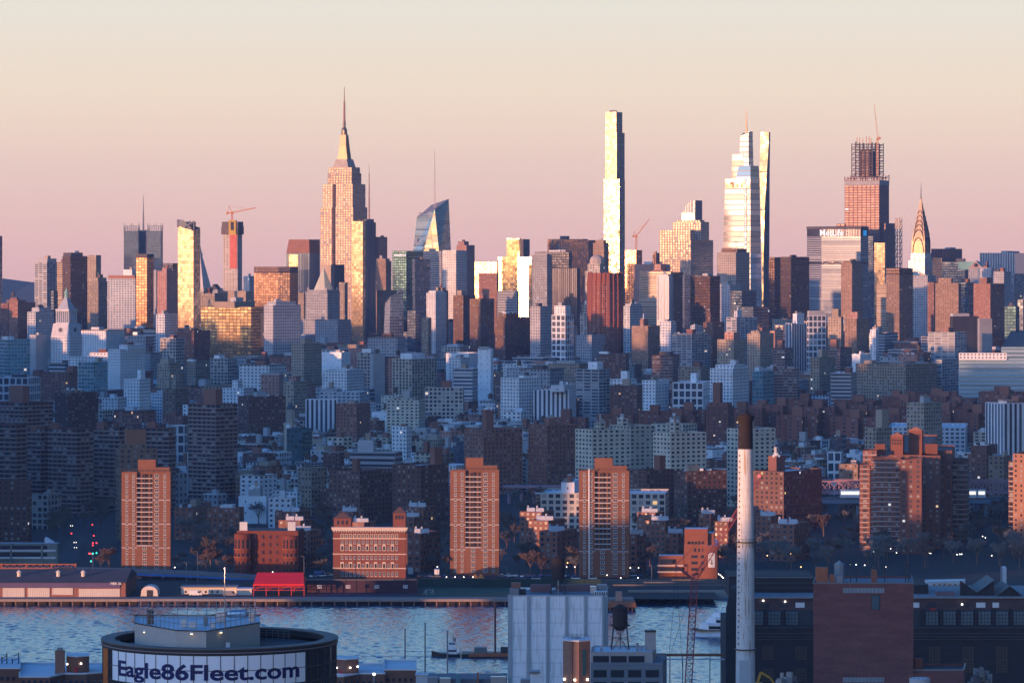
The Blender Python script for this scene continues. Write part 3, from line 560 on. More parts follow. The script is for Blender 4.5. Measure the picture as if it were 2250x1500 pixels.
# --- grey twin topped tower with antenna
D = 6300; t = thing('office_tower', 'grey glass tower with picket screens above both wings and a thin central antenna', 'building', (PX(314,D), D+30, GZ))
for nm, a in (('wing', (272,304,307)), ('core', (303,327,329)), ('wing', (324,353,358))):
    P = boxpoly(*a, D if nm == 'wing' else D+22, 10, 60); m = MB(); zt = PZ(507 if nm == 'wing' else 505, D); m.prism(P, GZ-1, zt, 60, 0, 1); part(m, nm, [fac('navyv' if nm == 'core' else 'navyb'), ROOF[0]], t)
    if nm == 'wing':
        m = MB()
        for i in range(4):
            A, B = P[i], P[(i+1)%4]; n = max(3, int(math.hypot(B[0]-A[0], B[1]-A[1])/3.2))
            for j in range(n):
                f = j/n; p = (A[0]+(B[0]-A[0])*f, A[1]+(B[1]-A[1])*f); h = PZ(490+3*((j*7)%4), D)
                m.bar((*p, zt-1), (*p, h), .55)
            for y in (503, 499, 496): m.bar((*A, PZ(y,D)), (*B, PZ(y,D)), .5)
        part(m, 'roof_screen', [plain('screen_blue', (.12,.14,.17), .6)], t)
m = MB(); c_ = xy(315, D+40); m.cyl(*c_, PZ(505,D), PZ(465,D), 1.6, 1.1, 6); m.cyl(*c_, PZ(465,D), PZ(428,D), .9, .3, 6); part(m, 'antenna', [STEEL], t)

# --- tower cranes
def crane(px, D, y0, y1, tip, cat_label, mat, back=None, apex=None, mw=2.2):
    x, y = xy(px, D); t = thing('tower_crane', cat_label, 'crane', (x, y, PZ(y0, D))); z0, z1 = PZ(y0, D), PZ(y1, D)
    m = MB()
    for dx in (-1,1):
        for dy in (-1,1): m.bar((x+dx*mw/2,y+dy*mw/2,z0),(x+dx*mw/2,y+dy*mw/2,z1),.6)
    n = max(2, int((z1-z0)/4))
    for i in range(n):
        a, b = z0+(z1-z0)*i/n, z0+(z1-z0)*(i+1)/n; s = 1 if i % 2 else -1
        m.bar((x-s*mw/2,y-mw/2,a),(x+s*mw/2,y-mw/2,b),.45); m.bar((x-s*mw/2,y+mw/2,b),(x+s*mw/2,y+mw/2,a),.45)
    part(m, 'mast', mat, t)
    m = MB(); tp = Vector((PX(tip[0], D), y+2, PZ(tip[1], D))); st = Vector((x, y, z1)); n = max(4, int((tp-st).length/5)); d = (tp-st)
    for o_ in (Vector((0,-.8,0)), Vector((0,.8,0)), Vector((0,0,1.7))): m.bar(st+o_, tp+o_*.4, .55)
    for i in range(n): m.bar(st+d*(i/n)+Vector((0,-.8,0)), st+d*((i+.5)/n)+Vector((0,0,1.7*(1-.5*i/n))), .35); m.bar(st+d*((i+.5)/n)+Vector((0,0,1.6*(1-.5*i/n))), st+d*((i+1)/n)+Vector((0,-.8,0)), .35)
    part(m, 'jib', mat, t)
    bk = Vector((PX(back[0], D), y, PZ(back[1], D))) if back else st+Vector((-6,0,1))
    m = MB(); m.bar(st, bk, 1.2); m.box(bk.x-1.6,bk.y-1.5,bk.z-2.5,bk.x+1.6,bk.y+1.5,bk.z+1); part(m, 'counterweight', mat, t)
    ap = Vector((PX(apex[0], D), y, PZ(apex[1], D))) if apex else st+Vector((-2,0,12))
    m = MB(); m.bar(st, ap, .7); m.bar(bk, ap, .4); m.bar(ap, st+d*.75, .3); part(m, 'stay', mat, t)
    m = MB(); m.box(x-1.5, y-2.5, z1-1.5, x+2, y-.5, z1+1.6); part(m, 'cab', mat, t)
    return t
# --- concrete tower with orange core
D = 5600; P = boxpoly(490, 522, 532, D, 27); t = thing('unfinished_tower', 'unfinished concrete tower with red netting panels and a yellow hoist head', 'building', (*centre(P), GZ)); zt = PZ(513,D)
m = MB(); m.prism(P, GZ-1, zt, 5, 0, 0); part(m, 'wall', [fac('concrete')], t)
def faceband(P, i, f1, f2, z0, z1, out, m, mi=0, bay=3.0):
    a, b = P[i], P[(i+1)%len(P)]; L = math.hypot(b[0]-a[0], b[1]-a[1]); n = ((b[1]-a[1])/L*out, -(b[0]-a[0])/L*out)
    A = (a[0]+(b[0]-a[0])*f1+n[0], a[1]+(b[1]-a[1])*f1+n[1]); B = (a[0]+(b[0]-a[0])*f2+n[0], a[1]+(b[1]-a[1])*f2+n[1])
    A0 = (a[0]+(b[0]-a[0])*f1, a[1]+(b[1]-a[1])*f1); B0 = (a[0]+(b[0]-a[0])*f2, a[1]+(b[1]-a[1])*f2)
    m.prism([A, B, B0, A0], z0, z1, bay, mi, mi, True)
NET = plain('red_netting', (.50,.13,.09), .8, noise=.5, scale=.2)
m = MB(); faceband(P, 3, .48, .97, PZ(590,D), zt-2, .8, m); part(m, 'netting', NET, t)
Q = inset(P, 1.18); m = MB(); m.prism(Q, PZ(515,D), PZ(497,D), 3, 0, None); m.prism(inset(P,1.12), PZ(497,D), PZ(487,D), 3, 0, None); part(m, 'safety_screen', plain('screen_brown', (.13,.10,.09), .8, noise=.4), t)
m = MB(); m.prism(sq(511.5, 17, D-18, 5), PZ(516,D), PZ(484,D), 3, 0, 0); part(m, 'hoist_head', plain('yellow_form', (.55,.34,.06), .6, noise=.4, scale=.3), t)
m = MB(); faceband(sq(511.5, 17, D-18, 5), 3, .28, .72, PZ(506,D), PZ(488,D), .3, m); part(m, 'opening', DARKM, t)
crane(510, D+4, 487, 468, (563,457), 'orange tower crane on top of the unfinished concrete tower', ORNG, back=(500,467), apex=(503,452))

# --- marble clock tower half hidden by the gold tower
D = 5250; t = thing('clock_tower', 'white marble tower with steep pyramid roof half hidden behind the slanted gold tower', 'tower', (PX(436,D), D+20, GZ))
m = MB(); m.prism(sq(441, 50, D+25), GZ-1, PZ(640,D), 3.2, 0, 0); m.prism(sq(441, 54, D+25), PZ(640,D), PZ(634,D), 3, 1, 1); part(m, 'shaft', [fac('limeg'), LIMES], t)
m = MB(); m.loft(sq(441, 46, D+25), PZ(634,D), sq(439, 14, D+25), PZ(568,D), 3, 0); m.prism(sq(439, 12, D+25), PZ(568,D), PZ(556,D), 3, 0, 0); m.loft(sq(439, 9, D+25), PZ(556,D), sq(439, .5, D+25), PZ(535,D), 3, 0); part(m, 'spire_roof', [plain('marble_roof', (.50,.47,.45), .7)], t)
D = 5500; t = thing('masonry_building', 'small dark gabled house top right of the marble pyramid roof', 'building', (*xy(475,D), GZ))
m = MB(); P = boxpoly(460, 478, 487, D); m.prism(P, GZ-1, PZ(636,D), 3.4, 0, 0); part(m, 'wall', [fac('limeg')], t)
m = MB(); a, b = PZ(636,D), PZ(624,D); mid = ((P[3][0]+P[0][0])/2, (P[3][1]+P[0][1])/2); mb2 = ((P[2][0]+P[1][0])/2, (P[2][1]+P[1][1])/2)
m.face([(*P[0],a),(*P[1],a),(*mb2,b),(*mid,b)]); m.face([(*P[2],a),(*P[3],a),(*mid,b),(*mb2,b)]); m.face([(*P[3],a),(*P[0],a),(*mid,b)]); m.face([(*P[1],a),(*P[2],a),(*mb2,b)]); part(m, 'roof', [ROOF[2]], t)

# --- two tone faceted tower
D = 6100; P = boxpoly(629, 680, 703, D); t = thing('office_tower', 'faceted tower with gold streaked left face, left of the stone skyscraper', 'building', (*centre(P), GZ))
z0, z1 = PZ(556,D), PZ(526,D); m = MB(); m.prism(P, GZ-1, z0, 3, 0); part(m, 'curtain_wall', [fac('navyv')], t)
Q = [(P[0][0]-1,P[0][1]+2), P[1], P[2], (P[3][0]+4, P[3][1]+2)]; m = MB(); m.loft(P, z0, Q, z1, 3, 0, 0); part(m, 'crown', [fac('blankorange')], t)
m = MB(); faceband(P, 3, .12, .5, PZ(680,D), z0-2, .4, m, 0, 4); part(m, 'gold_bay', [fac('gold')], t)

# --- gold pyramid roof
D = 5200; t = thing('office_tower', 'grey stone tower crowned by a pale gold octagonal pyramid', 'building', (*xy(711,D), GZ))
m = MB(); P = boxpoly(662, 742, 771, D); m.prism(P, GZ-1, PZ(702,D), 3.4, 0, 1); part(m, 'base_block', [fac('limeg'), ROOF[0]], t)
c_ = centre(P)[1]
m = MB(); m.prism(sq(709, 74, c_), PZ(702,D)-1, PZ(641,D), 3.4, 0, 1); m.prism(sq(709, 66, c_), PZ(641,D), PZ(637,D), 3.4, 0, 1); part(m, 'shaft', [fac('limeg'), ROOF[0]], t)
n8 = lambda r: [(PX(711,c_)+r*math.cos(i*math.pi/4+.2), c_+r*math.sin(i*math.pi/4+.2)) for i in range(8)]
m = MB(); m.loft(n8(13.3), PZ(637,D), n8(2.0), PZ(594,D), 3, 0, 0); m.cyl(PX(711,c_), c_, PZ(594,D), PZ(585,D), 1.8, .2, 6); part(m, 'pyramid_roof', [plain('gilded_tile', (.60,.55,.36), .5, .2, noise=.08)], t)
for q in sq(709, 62, c_): 
    m = MB(); m.cyl(*q, PZ(637,D), PZ(630,D), 2, .3, 6); part(m, 'corner_pinnacle', [LIMES], t)

# --- paired gold and blue slender tower
D = 5350; P = boxpoly(773, 797, 826, D, 30); t = thing('apartment_tower', 'slender paired tower with gold left slab and taller blue right slab overlapping the stone skyscraper', 'building', (*centre(P), GZ))
A = boxpoly(773, 797, 803, D, 30); m = MB(); zz = PZ(486,D); m.prism(A, GZ-1, zz, 3.4, 0, 1); part(m, 'gold_slab', [fac('gold'), ROOF[0]], t)
B_ = boxpoly(798, 800, 826, D+4, 30); m = MB(); m.prism(B_, GZ-1, PZ(488,D), 3, 0, 1); m.prism(inset(B_,.7), PZ(488,D)-1, PZ(481,D), 3, 0, 1); part(m, 'blue_slab', [fac('navyv'), ROOF[0]], t)
m = MB(); m.bar((PX(786,D),D+9,zz),(PX(791,D),D+9,PZ(481,D)),1.6); m.bar((PX(800,D),D+9,zz),(PX(806,D),D+9,PZ(482,D)),1.6); m.box(PX(795,D),D+6,zz,PX(803,D),D+12,PZ(483,D)); part(m, 'crown_frame', [SILVER], t)
bt = text_mesh('salesforce', 5.2, 'sign_letters', WSIGN, g_, (PX(873,5890)+4, 5893, PZ(562.5,5900)), -TH, .05, .15)

# --- slanted glass spire tower (faceted)
D = 6600; t = thing('skyscraper', 'faceted glass tower with a sloping roofline and tall thin spire, gold streak down its corner', 'skyscraper', (PX(950,D), D+30, GZ))
def p3(px, py, d): return (PX(px,d), d, PZ(py,d))
Lt, Lb = p3(916,478,D+34), p3(907,556,D+38); Tt = p3(955,460,D+6); BL, BR = p3(929,556,D+18), p3(965,556,D-2); Rt, Rb = p3(986,437,D+45), p3(991,556,D+50)
Bk, Bb = p3(948,450,D+85), p3(948,556,D+95)
def uvq(*h): return h
m = MB()
def vf(pts, mi=0):
    L = 30.; m.face(pts, [((p[0]+p[1])*.8, p[2]) for p in pts], mi)
vf([Lb,BL,Tt,Lt]); vf([BR,Rb,Rt,Tt]); vf([Rb,Bb,Bk,Rt]); vf([Bb,Lb,Lt,Bk]); vf([Lt,Tt,Rt,Bk],1)
for a, b in ((Lb,BL),(BR,Rb),(Rb,Bb),(Bb,Lb)): vf([(a[0],a[1],GZ-1),(b[0],b[1],GZ-1),b,a])
part(m, 'curtain_wall', [fac('blue'), ROOF[0]], t)
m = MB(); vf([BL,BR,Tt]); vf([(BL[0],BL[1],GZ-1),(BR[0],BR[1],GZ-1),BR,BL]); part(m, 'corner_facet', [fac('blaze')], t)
m = MB(); c_ = (PX(955,D+30), D+30); zb_ = PZ(470,D)
for i in range(3):
    a = i*2.1; m.bar((c_[0]+2*math.cos(a),c_[1]+2*math.sin(a),zb_),(c_[0]+.3*math.cos(a),c_[1]+.3*math.sin(a),PZ(330,D)),.8,0,.35)
for i in range(26): 
    z_ = zb_+(PZ(335,D)-zb_)*i/26; r = 2*(1-i/28); m.bar((c_[0]-r,c_[1],z_),(c_[0]+r,c_[1],z_+3.5),.4)
part(m, 'spire', [plain('spire_white', (.5,.42,.38), .5)], t)
m = MB(); m.bar(Lt, (Lt[0]+7,Lt[1]-4,Lt[2]+9), 1.); m.bar((Lt[0]+2,Lt[1]-4,Lt[2]+8),(Lt[0]+14,Lt[1]-4,Lt[2]+7),1.); part(m, 'roof_davit', [STEEL], t)

# --- tallest glowing slender tower
D = 7400; t = thing('skyscraper', 'tallest slender tower, its left face blazing white gold and right face tan', 'skyscraper', (PX(1350,D), D+25, GZ))
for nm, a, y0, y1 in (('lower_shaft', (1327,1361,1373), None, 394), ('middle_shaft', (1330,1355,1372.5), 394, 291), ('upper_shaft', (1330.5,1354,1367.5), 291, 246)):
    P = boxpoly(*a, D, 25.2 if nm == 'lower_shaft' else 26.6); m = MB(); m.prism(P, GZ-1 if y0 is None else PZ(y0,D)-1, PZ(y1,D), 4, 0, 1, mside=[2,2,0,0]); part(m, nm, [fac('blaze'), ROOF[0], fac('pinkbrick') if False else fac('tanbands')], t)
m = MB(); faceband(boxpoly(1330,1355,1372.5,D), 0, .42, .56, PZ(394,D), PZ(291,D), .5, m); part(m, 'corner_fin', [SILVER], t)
m = MB(); m.box(PX(1340,D),D+12,PZ(246,D),PX(1356,D),D+22,PZ(242,D)); part(m, 'roof_plant', [STEEL], t)
crane(1398, 6350, 552, 520, (1427,482), 'thin luffing crane standing over the gold glazed building', ORNG, back=(1392,518), apex=(1394,508), mw=2.6)

# --- stepped stone office block with curved glass tower behind
D = 6000; P = boxpoly(1449, 1520, 1565, D); t = thing('office_tower', 'broad stepped stone building with rows of gold windows below a curved glass crown', 'building', (*centre(P), GZ)); cy_ = centre(P)[1]
m = MB(); m.prism(boxpoly(1449,1518,1567,D), GZ-1, PZ(527,D), 4.6, 0, 1); part(m, 'base_block', [E, ROOF[0]], t)
m = MB(); m.prism(boxpoly(1449,1517,1526,D), PZ(527,D)-1, PZ(505,D), 4.6, 0, 1); part(m, 'front_wing', [E, ROOF[0]], t)
m = MB(); m.prism(fit(1478,1540,1558,D), PZ(527,D)-1, PZ(487,D), 4.6, 0, 1); part(m, 'setback', [E, ROOF[0]], t)
m = MB(); m.prism(fit(1486,1538,1548,D), PZ(487,D)-1, PZ(483,D), 4.6, 0, 1); part(m, 'penthouse', [E, ROOF[0]], t)
D = 6900; t = thing('office_tower', 'dark violet glass tower with a curved shoulder rising behind the stepped stone building', 'building', (*xy(1515,D), GZ))
prof = [(1498,600),(1498,487),(1499,478),(1501,468),(1504,459),(1508,451),(1513,444.5),(1518,440),(1527,440)]
m = MB(); dx, dy = ST*32, CT*32
fr = [(PX(px,D+ (1527-px)*.4), D+(1527-px)*.4, PZ(py,D)) for px, py in prof]+[(PX(1527,D), D, PZ(600,D))]
for i in range(len(fr)-1):
    a, b = fr[i], fr[i+1]; m.face([a, (a[0]+dx,a[1]+dy,a[2]), (b[0]+dx,b[1]+dy,b[2]), b], [(0,a[2]),(32,a[2]),(32,b[2]),(0,b[2])])
c0 = fr[-1]
for i in range(len(fr)-2):
    a, b = fr[i], fr[i+1]
m.face(fr[::-1], [((p[0]-fr[0][0])*1.1, p[2]) for p in fr[::-1]]); m.face([(p[0]+dx,p[1]+dy,p[2]) for p in fr], None)
part(m, 'curtain_wall', [fac('navyv')], t)
P = boxpoly(1498,1527,1533,D); m = MB(); m.prism(P, GZ-1, PZ(600,D)+.3, 3, 0); part(m, 'base_block', [fac('navyv')], t)
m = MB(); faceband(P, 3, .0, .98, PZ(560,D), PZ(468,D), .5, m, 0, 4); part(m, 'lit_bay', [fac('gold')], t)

# --- tapered white glass tower
D = 6500; t = thing('skyscraper', 'tapered white banded glass tower stepping up to a sharp spire', 'skyscraper', (*xy(1630,D), GZ)); cy_ = D+45
GW = fac('glassw')
m = MB(); m.loft(fit(1580,1650,1676,D), GZ-1, fit(1593.5,1649,1669,D), PZ(391,D), 40, 0, 1); part(m, 'lower_taper', [GW, ROOF[0]], t)
m = MB(); m.loft(fit(1617,1649,1669,D), PZ(391,D)-1, fit(1623,1649,1667,D), PZ(363,D), 40, 0, 1); part(m, 'middle_taper', [GW, ROOF[0]], t)
A, B_ = fit(1607,1636,1640,D), fit(1609,1633,1638,D); m = MB(); m.loft(A, PZ(391,D)-1, B_, PZ(341,D), 40, 0)
h = [PZ(342,D),PZ(340,D),PZ(334,D),PZ(334,D)]; m.loft(B_, PZ(341,D), B_, PZ(337,D), 40, 0, 1); part(m, 'left_taper', [GW, ROOF[0]], t)
A, B_ = fit(1623,1645,1656,D), fit(1626.5,1645,1654,D); m = MB(); m.loft(A, PZ(363,D)-20, B_, PZ(298,D), 40, 0)
h = [PZ(290,D),PZ(286,D),PZ(288,D),PZ(297,D)]
for i in range(4): m.wall(B_[i], B_[(i+1)%4], PZ(298,D), PZ(290,D), 40, 0, za=h[i], zb=h[(i+1)%4])
m.face([(B_[i][0],B_[i][1],h[i]-1) for i in range(4)], None, 1); part(m, 'upper_taper', [GW, ROOF[0]], t)
m = MB(); m.cyl(*centre(B_), PZ(296,D), PZ(238,D), 2.2*D/F, .5*D/F, 8); part(m, 'spire', [SILVER], t)
m = MB(); A, B_ = fit(1580,1650,1676,D), fit(1593.5,1649,1669,D)
def lerp(a,b,f): return (a[0]+(b[0]-a[0])*f, a[1]+(b[1]-a[1])*f)
zb_, zt = PZ(640,D), PZ(393,D); fz = (zb_-GZ)/(PZ(391,D)-GZ)
a1, a2 = lerp(lerp(A[3],B_[3],fz), lerp(A[0],B_[0],fz), .77), lerp(lerp(A[3],B_[3],fz), lerp(A[0],B_[0],fz), .87); b1, b2 = lerp(B_[3],B_[0],.77), lerp(B_[3],B_[0],.86)
o_ = (-ST*.8, -CT*.8); m.face([(a1[0]+o_[0],a1[1]+o_[1],zb_),(a2[0]+o_[0],a2[1]+o_[1],zb_),(b2[0]+o_[0],b2[1]+o_[1],zt),(b1[0]+o_[0],b1[1]+o_[1],zt)], [(0,0),(3,0),(3,200),(0,200)]); part(m, 'recess_strip', [fac('navy')], t)
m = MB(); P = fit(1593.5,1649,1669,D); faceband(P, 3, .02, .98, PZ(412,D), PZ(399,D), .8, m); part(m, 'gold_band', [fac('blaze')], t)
# --- thin gold tower behind it
D = 7300; t = thing('skyscraper', 'thin golden tower with stepped shimmering face peeking behind the tapered white tower', 'skyscraper', (*xy(1681,D), GZ)); cy_ = D+20
S = fac('slim'); CC = fac('blankdark')
lv = [(640,(1675.5,1677,1690)),(560,(1674.5,1677.5,1690.5)),(462,(1671.5,1680,1691)),(377,(1669,1685,1691.3)),(350,(1669.5,1687,1691.6)),(325,(1670.5,1688.3,1692)),(290,(1671.7,1689.5,1692.5))]
m = MB()
for (ya, a), (yb, b) in zip(lv[:-1], lv[1:]):
    A, B_ = fit(*a, D), fit(*b, D); za, zb_ = (GZ-1 if ya == 640 else PZ(ya,D)), PZ(yb,D)
    for i in range(4):
        p, q, r, s = A[i], A[(i+1)%4], B_[(i+1)%4], B_[i]; L = max(5., round(math.hypot(r[0]-s[0], r[1]-s[1])/5)*5)
        m.face([(*p,za),(*q,za),(*r,zb_),(*s,zb_)], [(0,za),(L,za),(L,zb_),(0,zb_)], 0 if i == 3 else 1)
m.face([(p[0],p[1],PZ(290,D)) for p in B_], None, 1); part(m, 'shaft', [S, CC], t)
m = MB()
for y in (377, 461): A = fit(*dict((377,(1669,1685,1691.3)), ) if False else ((1669,1685,1691.3) if y == 377 else (1671.5,1680,1691)), D); faceband(A, 3, 0, 1, PZ(y+1,D), PZ(y-1,D), .6, m)
part(m, 'dark_band', [DARKM], t)

# --- octagonal slab with white lettering
D = 6400; t = thing('office_tower', 'huge octagonal slab with white lettering on its dark top band', 'building', (*xy(1840,D+40), GZ))
B_ = xy(1891,D); A = xy(1805,D+33); C_ = xy(1773,D+75); E2 = xy(1908,D+22); G_ = xy(1895,D+90); H_ = xy(1800,D+125)
P = [B_, E2, G_, H_, C_, A]; zt = PZ(497,D)
m = MB(); m.prism(P, GZ-1, PZ(581,D), 60, 0); m.prism(P, PZ(574,D), PZ(519,D), 60, 0); part(m, 'wall', [fac('bands')], t)
m = MB(); m.prism(inset(P,.985), PZ(581,D)-.5, PZ(574,D)+.5, 3, 0); part(m, 'louvre_band', [fac('dark')], t)
m = MB(); m.prism(P, PZ(519,D)-.2, PZ(503,D), 3, 0, 0); part(m, 'sign_band', [fac('darkv')], t)
m = MB(); m.prism(inset(P,1.015), PZ(503,D), zt, 3, 0, 0); part(m, 'roof_cornice', [fac('blankdark')], t)
an = math.atan2(33-0, PX(1891,D)-PX(1805,D+33)); dq = lerp(A, B_, .27)
text_mesh('MetLife', 14.5, 'sign_letters', WSIGN, t, (dq[0]-.7, dq[1]-1.3, PZ(517.5,D)), -an, .10, .3)
m = MB(); faceband(P, 0, .35, .75, PZ(518,D), PZ(506,D), .5, m); part(m, 'logo_panel', [plain('logo_blue', (.02,.25,.6), .5, emit=(.02,.35,.8), es=.5, noise=0)], t)

# --- tower under construction, open steel
D = 6550; t = thing('unfinished_tower', 'half built red steel tower with open frame top, right of the lettered slab', 'building', (*xy(1905,D+40), GZ)); cy_ = D+50
STR = plain('steel_red', (.26,.12,.09), .7); FL = plain('floor_deck', (.40,.25,.17), .8)
P = fit(1856,1932,1953.5,D); m = MB(); m.prism(P, GZ-1, PZ(406,D), 7.5, 0, 0); part(m, 'lower_frame', [fac('steelred')], t)
m = MB(); m.prism(inset(P,1.01), PZ(406,D), PZ(396,D), 3, 0); part(m, 'white_wrap', [fac('blank')], t)
def frame(P, za, zb_, fl, nx, ny, wcol, mat, deck, t, nm):
    m = MB(); f1 = MB()
    def g(a, b): return (P[0][0]+(P[1][0]-P[0][0])*a+(P[3][0]-P[0][0])*b, P[0][1]+(P[1][1]-P[0][1])*a+(P[3][1]-P[0][1])*b)
    for i in range(nx+1):
        for j in range(ny+1):
            if 0 < i < nx and 0 < j < ny and (i+j) % 2: continue
            q = g(i/nx, j/ny); m.bar((*q,za),(*q,zb_+random.uniform(0,5)),wcol)
    n = int((zb_-za)/fl)
    for k in range(n+1):
        z_ = za+fl*k
        for i in range(4): m.bar((*P[i],z_),(*P[(i+1)%4],z_),.9)
        if k < n-1 and k % 5 != 3: f1.prism(inset(P,.97), z_, z_+.7, 3, 0, 0, True)
    for k in range(0, n, 2): m.bar((*P[3],za+fl*k),(*lerp(P[3],P[0],.33),za+fl*(k+2)),.8); m.bar((*P[0],za+fl*k),(*P[1],za+fl*(k+2)),.8)
    part(m, nm, [mat], t); part(f1, 'floor_slab', [deck], t)
frame(fit(1856,1932,1953.5,D), PZ(396,D), PZ(387,D), 4.4, 3, 6, 1.3, STR, FL, t, 'upper_frame')
Q = fit(1871.5,1917,1941,D); frame(Q, PZ(387,D), PZ(315,D), 4.6, 3, 5, 1.4, plain('steel_dark', (.10,.075,.075), .7), FL, t, 'upper_frame')
m = MB(); m.prism(inset(Q,.45), PZ(387,D), PZ(330,D), 7.5, 0, 0); part(m, 'core', [fac('steelopen')], t)
m = MB()
for px in (1887,1893,1900,1908,1914,1918): m.bar((PX(px,D),D+35,PZ(318,D)),(PX(px,D),D+35,PZ(298+(px*7)%6,D)),1.)
part(m, 'column_stub', [ORNG], t)
P = fit(1918,1946,1968,D); m = MB(); m.prism(P, GZ-1, PZ(490,D), 7.5, 0, 0); part(m, 'side_wing', [fac('steelred')], t)
P = fit(1838,1856,1862,D); m = MB(); m.prism(P, GZ-1, PZ(491,D), 7.5, 0, 0); part(m, 'side_wing', [fac('steelred')], t)
HO = plain('hoist_tan', (.5,.36,.24), .6); D3 = D-20
frame(boxpoly(1967,1978,1982,D3), GZ, PZ(482,D3), 6., 1, 2, .9, HO, HO, t, 'hoist_tower')
crane(1928, 6560, 386, 306, (1921.3,230), 'slim tower crane with a near vertical jib above the open steel frame', ORNG, back=(1933,303), apex=(1931,298), mw=3.2)

# --- steel crowned spire tower
D = 6350; t = thing('skyscraper', 'art deco tower with a gleaming arched steel crown and needle at right', 'skyscraper', (*xy(2024,D+15), GZ)); cy_ = D+15
m = MB(); m.prism(fit(1996,2032,2052,D), GZ-1, PZ(572,D), 3.6, 0, 1); m.prism(fit(2001,2032,2046,D), PZ(572,D)-1, PZ(556,D), 3.6, 0, 1); part(m, 'shaft', [fac('whitefin'), ROOF[0]], t)
m = MB(); m.prism(fit(2003,2032,2044.5,D), PZ(556,D)-1, PZ(530,D), 3.6, 0, 0); part(m, 'upper_shaft', [SILVER], t)
pr = [(530,1.0),(520,.93),(508,.82),(495,.68),(482,.53),(468,.38),(455,.24),(445,.14),(437,.07)]
B0 = fit(2003,2032,2044.5,D); m = MB()
for (ya, a), (yb, b) in zip(pr[:-1], pr[1:]): m.loft(inset(B0,a), PZ(ya,D), inset(B0,b), PZ(yb,D), 3, 0)
part(m, 'crown', [SILVER], t)
cN = centre(B0); m = MB(); m.cyl(*cN, PZ(440,D), PZ(400,D), 1.0, .2, 6); part(m, 'needle', [SILVER], t)
DKW = plain('crown_window', (.06,.045,.04), .5)
for k, (yb, a, hh) in enumerate([(555,.94,66),(530,.9,36),(512,.76,26),(498,.62,20),(484,.48,15),(471,.35,11)]):
    for face in (3, 0):
        Q = inset(B0, a*1.03); A, B_ = Q[face], Q[(face+1)%4]; m = MB(); w_ = math.hypot(B_[0]-A[0],B_[1]-A[1]); n = 9; zb_ = PZ(yb,D); H = hh*D/F*.9 if k else 44*D/F
        nx_, ny_ = (B_[1]-A[1])/w_*.6, -(B_[0]-A[0])/w_*.6
        def pt(f, z_): return (A[0]+(B_[0]-A[0])*f+nx_, A[1]+(B_[1]-A[1])*f+ny_, z_)
        pts = [pt(.5-.42*math.cos(math.pi*i/n), zb_+H*math.sin(math.pi*i/n)*(.75 if k == 0 else .8)) for i in range(n+1)]
        for i in range(n): m.bar(pts[i], pts[i+1], .9 if k else 1.3)
        part(m, 'crown_arch', [DKW], t)
# --- red brown ribbed octagon tower
D = 5000; t = thing('office_tower', 'dark red octagonal tower with vertical brick ribs, centre right', 'building', (*xy(1330,D+25), GZ))
pts = [(1292,30),(1300,12),(1319,2),(1338,0),(1357,8),(1368,22),(1362,48),(1300,52)]
P = [xy(a, D+b) for a, b in pts]; P = P[3:]+P[:3]
m = MB(); m.prism(P, GZ-1, PZ(624,D), 2.6, 0); part(m, 'wall', [fac('redribs')], t)
RB = plain('rib_brick', (.27,.085,.05), .85)
m = MB(); m.loft(P, PZ(624,D), inset(P,.93), PZ(600,D), 3, 0, 0); part(m, 'crown', [RB], t)
for i in range(8):
    A, B_ = P[i], P[(i+1)%8]; n = 2
    for j in range(n):
        q = lerp(A, B_, j/n); c_ = centre(P); q2 = lerp(c_, q, 1.02); q3 = lerp(c_, q, .97); m = MB(); m.bar((*q2,GZ-1),(*q2,PZ(624,D)),1.8); m.bar((*q2,PZ(624,D)),(*q3,PZ(598,D)),1.8); part(m, 'rib', [RB], t)
# --- domed stone tower
D = 5600; t = thing('office_tower', 'pale stone tower with a small cupola dome left of the ribbed red tower', 'building', (*xy(1311,D+18), GZ)); cy_ = D+20
m = MB(); m.prism(fit(1286,1318,1334,D), GZ-1, PZ(595,D), 3.4, 0, 1); m.prism(fit(1291,1318,1331,D), PZ(595,D)-1, PZ(580,D), 3.4, 0, 1); part(m, 'shaft', [fac('loft'), ROOF[0]], t)
m = MB(); r = 11; m.cyl(PX(1312,cy_), cy_, PZ(580,D), PZ(573,D), r, n=12)
for i in range(4): a, b = i*math.pi/8, (i+1)*math.pi/8; m.cyl(PX(1312,cy_), cy_, PZ(573,D)+r*.8*math.sin(a), PZ(573,D)+r*.8*math.sin(b), r*math.cos(a), max(.05,r*math.cos(b)), 12, cap=False)
part(m, 'dome', [LIMES], t)
# --- pedimented postmodern tower
D = 6000; t = thing('office_tower', 'pink stone tower with a gable pediment and a green sloping roof at right', 'building', (*xy(2140,D+20), GZ))
P = boxpoly(2128,2160,2166,D,15,60); m = MB(); zz = PZ(589,D); m.prism(P, GZ-1, zz, 3.4, 0); part(m, 'wall', [fac('limeg')], t)
m = MB(); ap = PZ(573,D); mid, mb2 = lerp(P[3],P[0],.5), lerp(P[2],P[1],.5); m.face([(*P[3],zz),(*P[0],zz),(*mid,ap)],None,1); m.face([(*P[0],zz),(*P[1],zz),(*mb2,ap),(*mid,ap)]); m.face([(*P[2],zz),(*P[3],zz),(*mid,ap),(*mb2,ap)]); m.face([(*P[1],zz),(*P[2],zz),(*mb2,ap)],None,1)
m.box(PX(2113,D),D+8,PZ(592,D),PX(2142,D),D+45,PZ(575,D)); part(m, 'gable_roof', [COPPER, plain('pink_stone', (.40,.28,.26), .8)], t)
m = MB(); q = lerp(P[3],P[0],.5); m.cyl(q[0]-.2, q[1]-.6, PZ(586,D), PZ(579,D), 2.6, n=10); part(m, 'round_opening', [DARKM], t)
